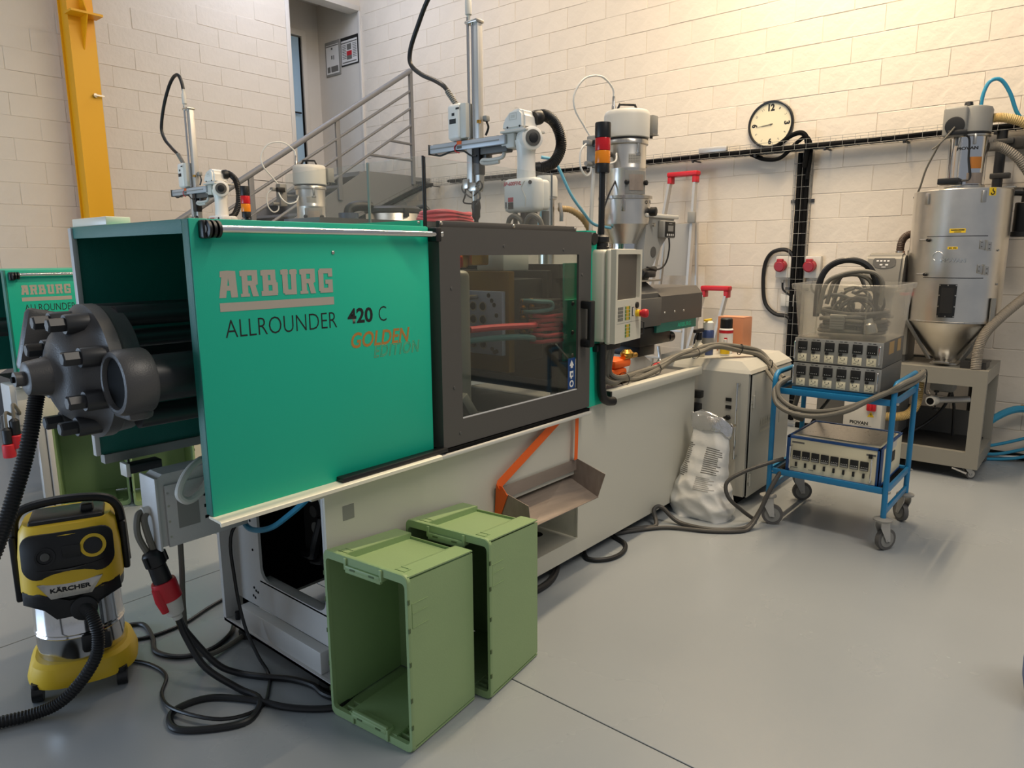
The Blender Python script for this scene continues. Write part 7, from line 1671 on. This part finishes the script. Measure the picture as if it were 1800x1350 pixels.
m = MB().lathe([(0.030, 0), (0.030, 0.04), (0.022, 0.05), (0.022, 0.12), (0.032, 0.13)], (6.74, 0.46, 0.435), -Y_, 14); o = m.build('hose_coupling', BRASS); tag(o, 'brass coupling on the end of the thick blue hose at the right edge', 'coupling')
tag(MB().tube([(6.62, 0.74, 0.035), (6.70, 0.58, 0.034), (6.76, 0.40, 0.045), (6.78, 0.2, 0.06)], 0.009, 8).build('grey_tube', ALU), 'thin grey tube between the blue tubes near the right wall', 'tube')

# ================================================================== LADDERS
def ladder(Xl, yl_t, yr_t, zt_, yl_b, yr_b, label, steps, platform, lean=0.25):
    t = thing('step_ladder', label, 'ladder', (Xl, (yl_b+yr_b)/2, 0), 'aluminium step ladders')
    def P(side, z, dx=0):
        f = 1-z/zt_; y = (yl_t+(yl_b-yl_t)*f) if side == 0 else (yr_t+(yr_b-yr_t)*f)
        return V((Xl-lean*f+dx, y, z))
    for s in (0, 1):
        m = MB(); a, b = P(s, 0.0), P(s, zt_)
        m.prism([(-0.030, -0.0125), (0.030, -0.0125), (0.030, 0.0125), (-0.030, 0.0125)], lambda u, v: a+X_*u+Y_*v, lambda u, v: b+X_*u+Y_*v); m.build('stile', ALU, t, flat=True)
    m = MB()
    for s in (0, 1):
        a = P(s, zt_-0.45, 0.09); b = V((Xl+0.14, P(s, 0).y, 0.0)); m.prism([(-0.02, -0.01), (0.02, -0.01), (0.02, 0.01), (-0.02, 0.01)], lambda u, v: a+X_*u+Y_*v, lambda u, v: b+X_*u+Y_*v)
    m.build('rear_leg', ALU, t, flat=True)
    for z in steps:
        a, b = P(0, z), P(1, z); m = MB(); m.box(min(a.x, b.x)-0.05, a.x+0.05, b.y+0.012, a.y-0.012, z-0.02, z+0.005, bev=0.003); m.build('step', ALU, t)
    a, b = P(0, zt_), P(1, zt_)
    m = MB(); m.box(a.x-0.05, a.x+0.05, b.y-0.03, a.y+0.025, zt_-0.005, zt_+0.04, bev=0.012)
    for q in (a, b): m.box(q.x-0.04, q.x+0.04, q.y-0.022, q.y+0.022, zt_-0.07, zt_, bev=0.008)
    m.build('red_top_cap', RED, t)
    if platform:
        a, b = P(0, platform), P(1, platform)
        m = MB(); m.box(a.x+0.02, a.x+0.028, b.y+0.012, a.y-0.012, platform-0.55, platform-0.04); m.build('folded_platform', pbr('platform_grey', '#A9A7A2', 0.5), t)
        for q in (a, b): MB().lathe([(0.03, 0), (0.03, 0.02), (0.015, 0.03)], q-X_*0.02+Z_*0.02, -X_, 16).build('hinge_joint', GREYP, t)
        m = MB(); m.box(b.x-0.035, b.x-0.0305, b.y-0.008, b.y+0.008, platform-0.38, platform-0.08); m.build('red_sticker', RED, t)
        m = MB(); m.box(b.x-0.06, b.x-0.02, b.y-0.05, b.y+0.03, platform-0.04, platform+0.07, bev=0.01); m.build('safety_hook', GREYP, t)
    return t
ladder(6.62, 3.50, 3.235, 2.40, 3.78, 3.20, 'taller aluminium step ladder with red top leaning behind the injection unit', (0.35, 0.62, 0.90, 1.18), 1.98)
ladder(6.55, 3.06, 2.83, 1.30, 3.28, 3.02, 'shorter aluminium step ladder with red top beside the control cabinet', (0.25, 0.5, 0.75), None)

# ================================================================== BLUE BARREL AT THE RIGHT EDGE
bo = V((3.10, -0.045, 0))
t = thing('blue_barrel', 'blue plastic barrel with dark rim cut by the right edge', 'barrel', bo)
MB().lathe([(0.115, 0.0), (0.135, 0.015), (0.150, 0.09), (0.152, 0.15), (0.146, 0.25), (0.140, 0.31), (0.135, 0.33)], bo, Z_, 40).build('barrel_body', pbr('barrel_blue', '#22477F', 0.4), t)
MB().lathe([(0.135, 0.325), (0.150, 0.33), (0.153, 0.35), (0.146, 0.36), (0.130, 0.355), (0.125, 0.34)], bo, Z_, 40).build('barrel_rim', GREYD, t)
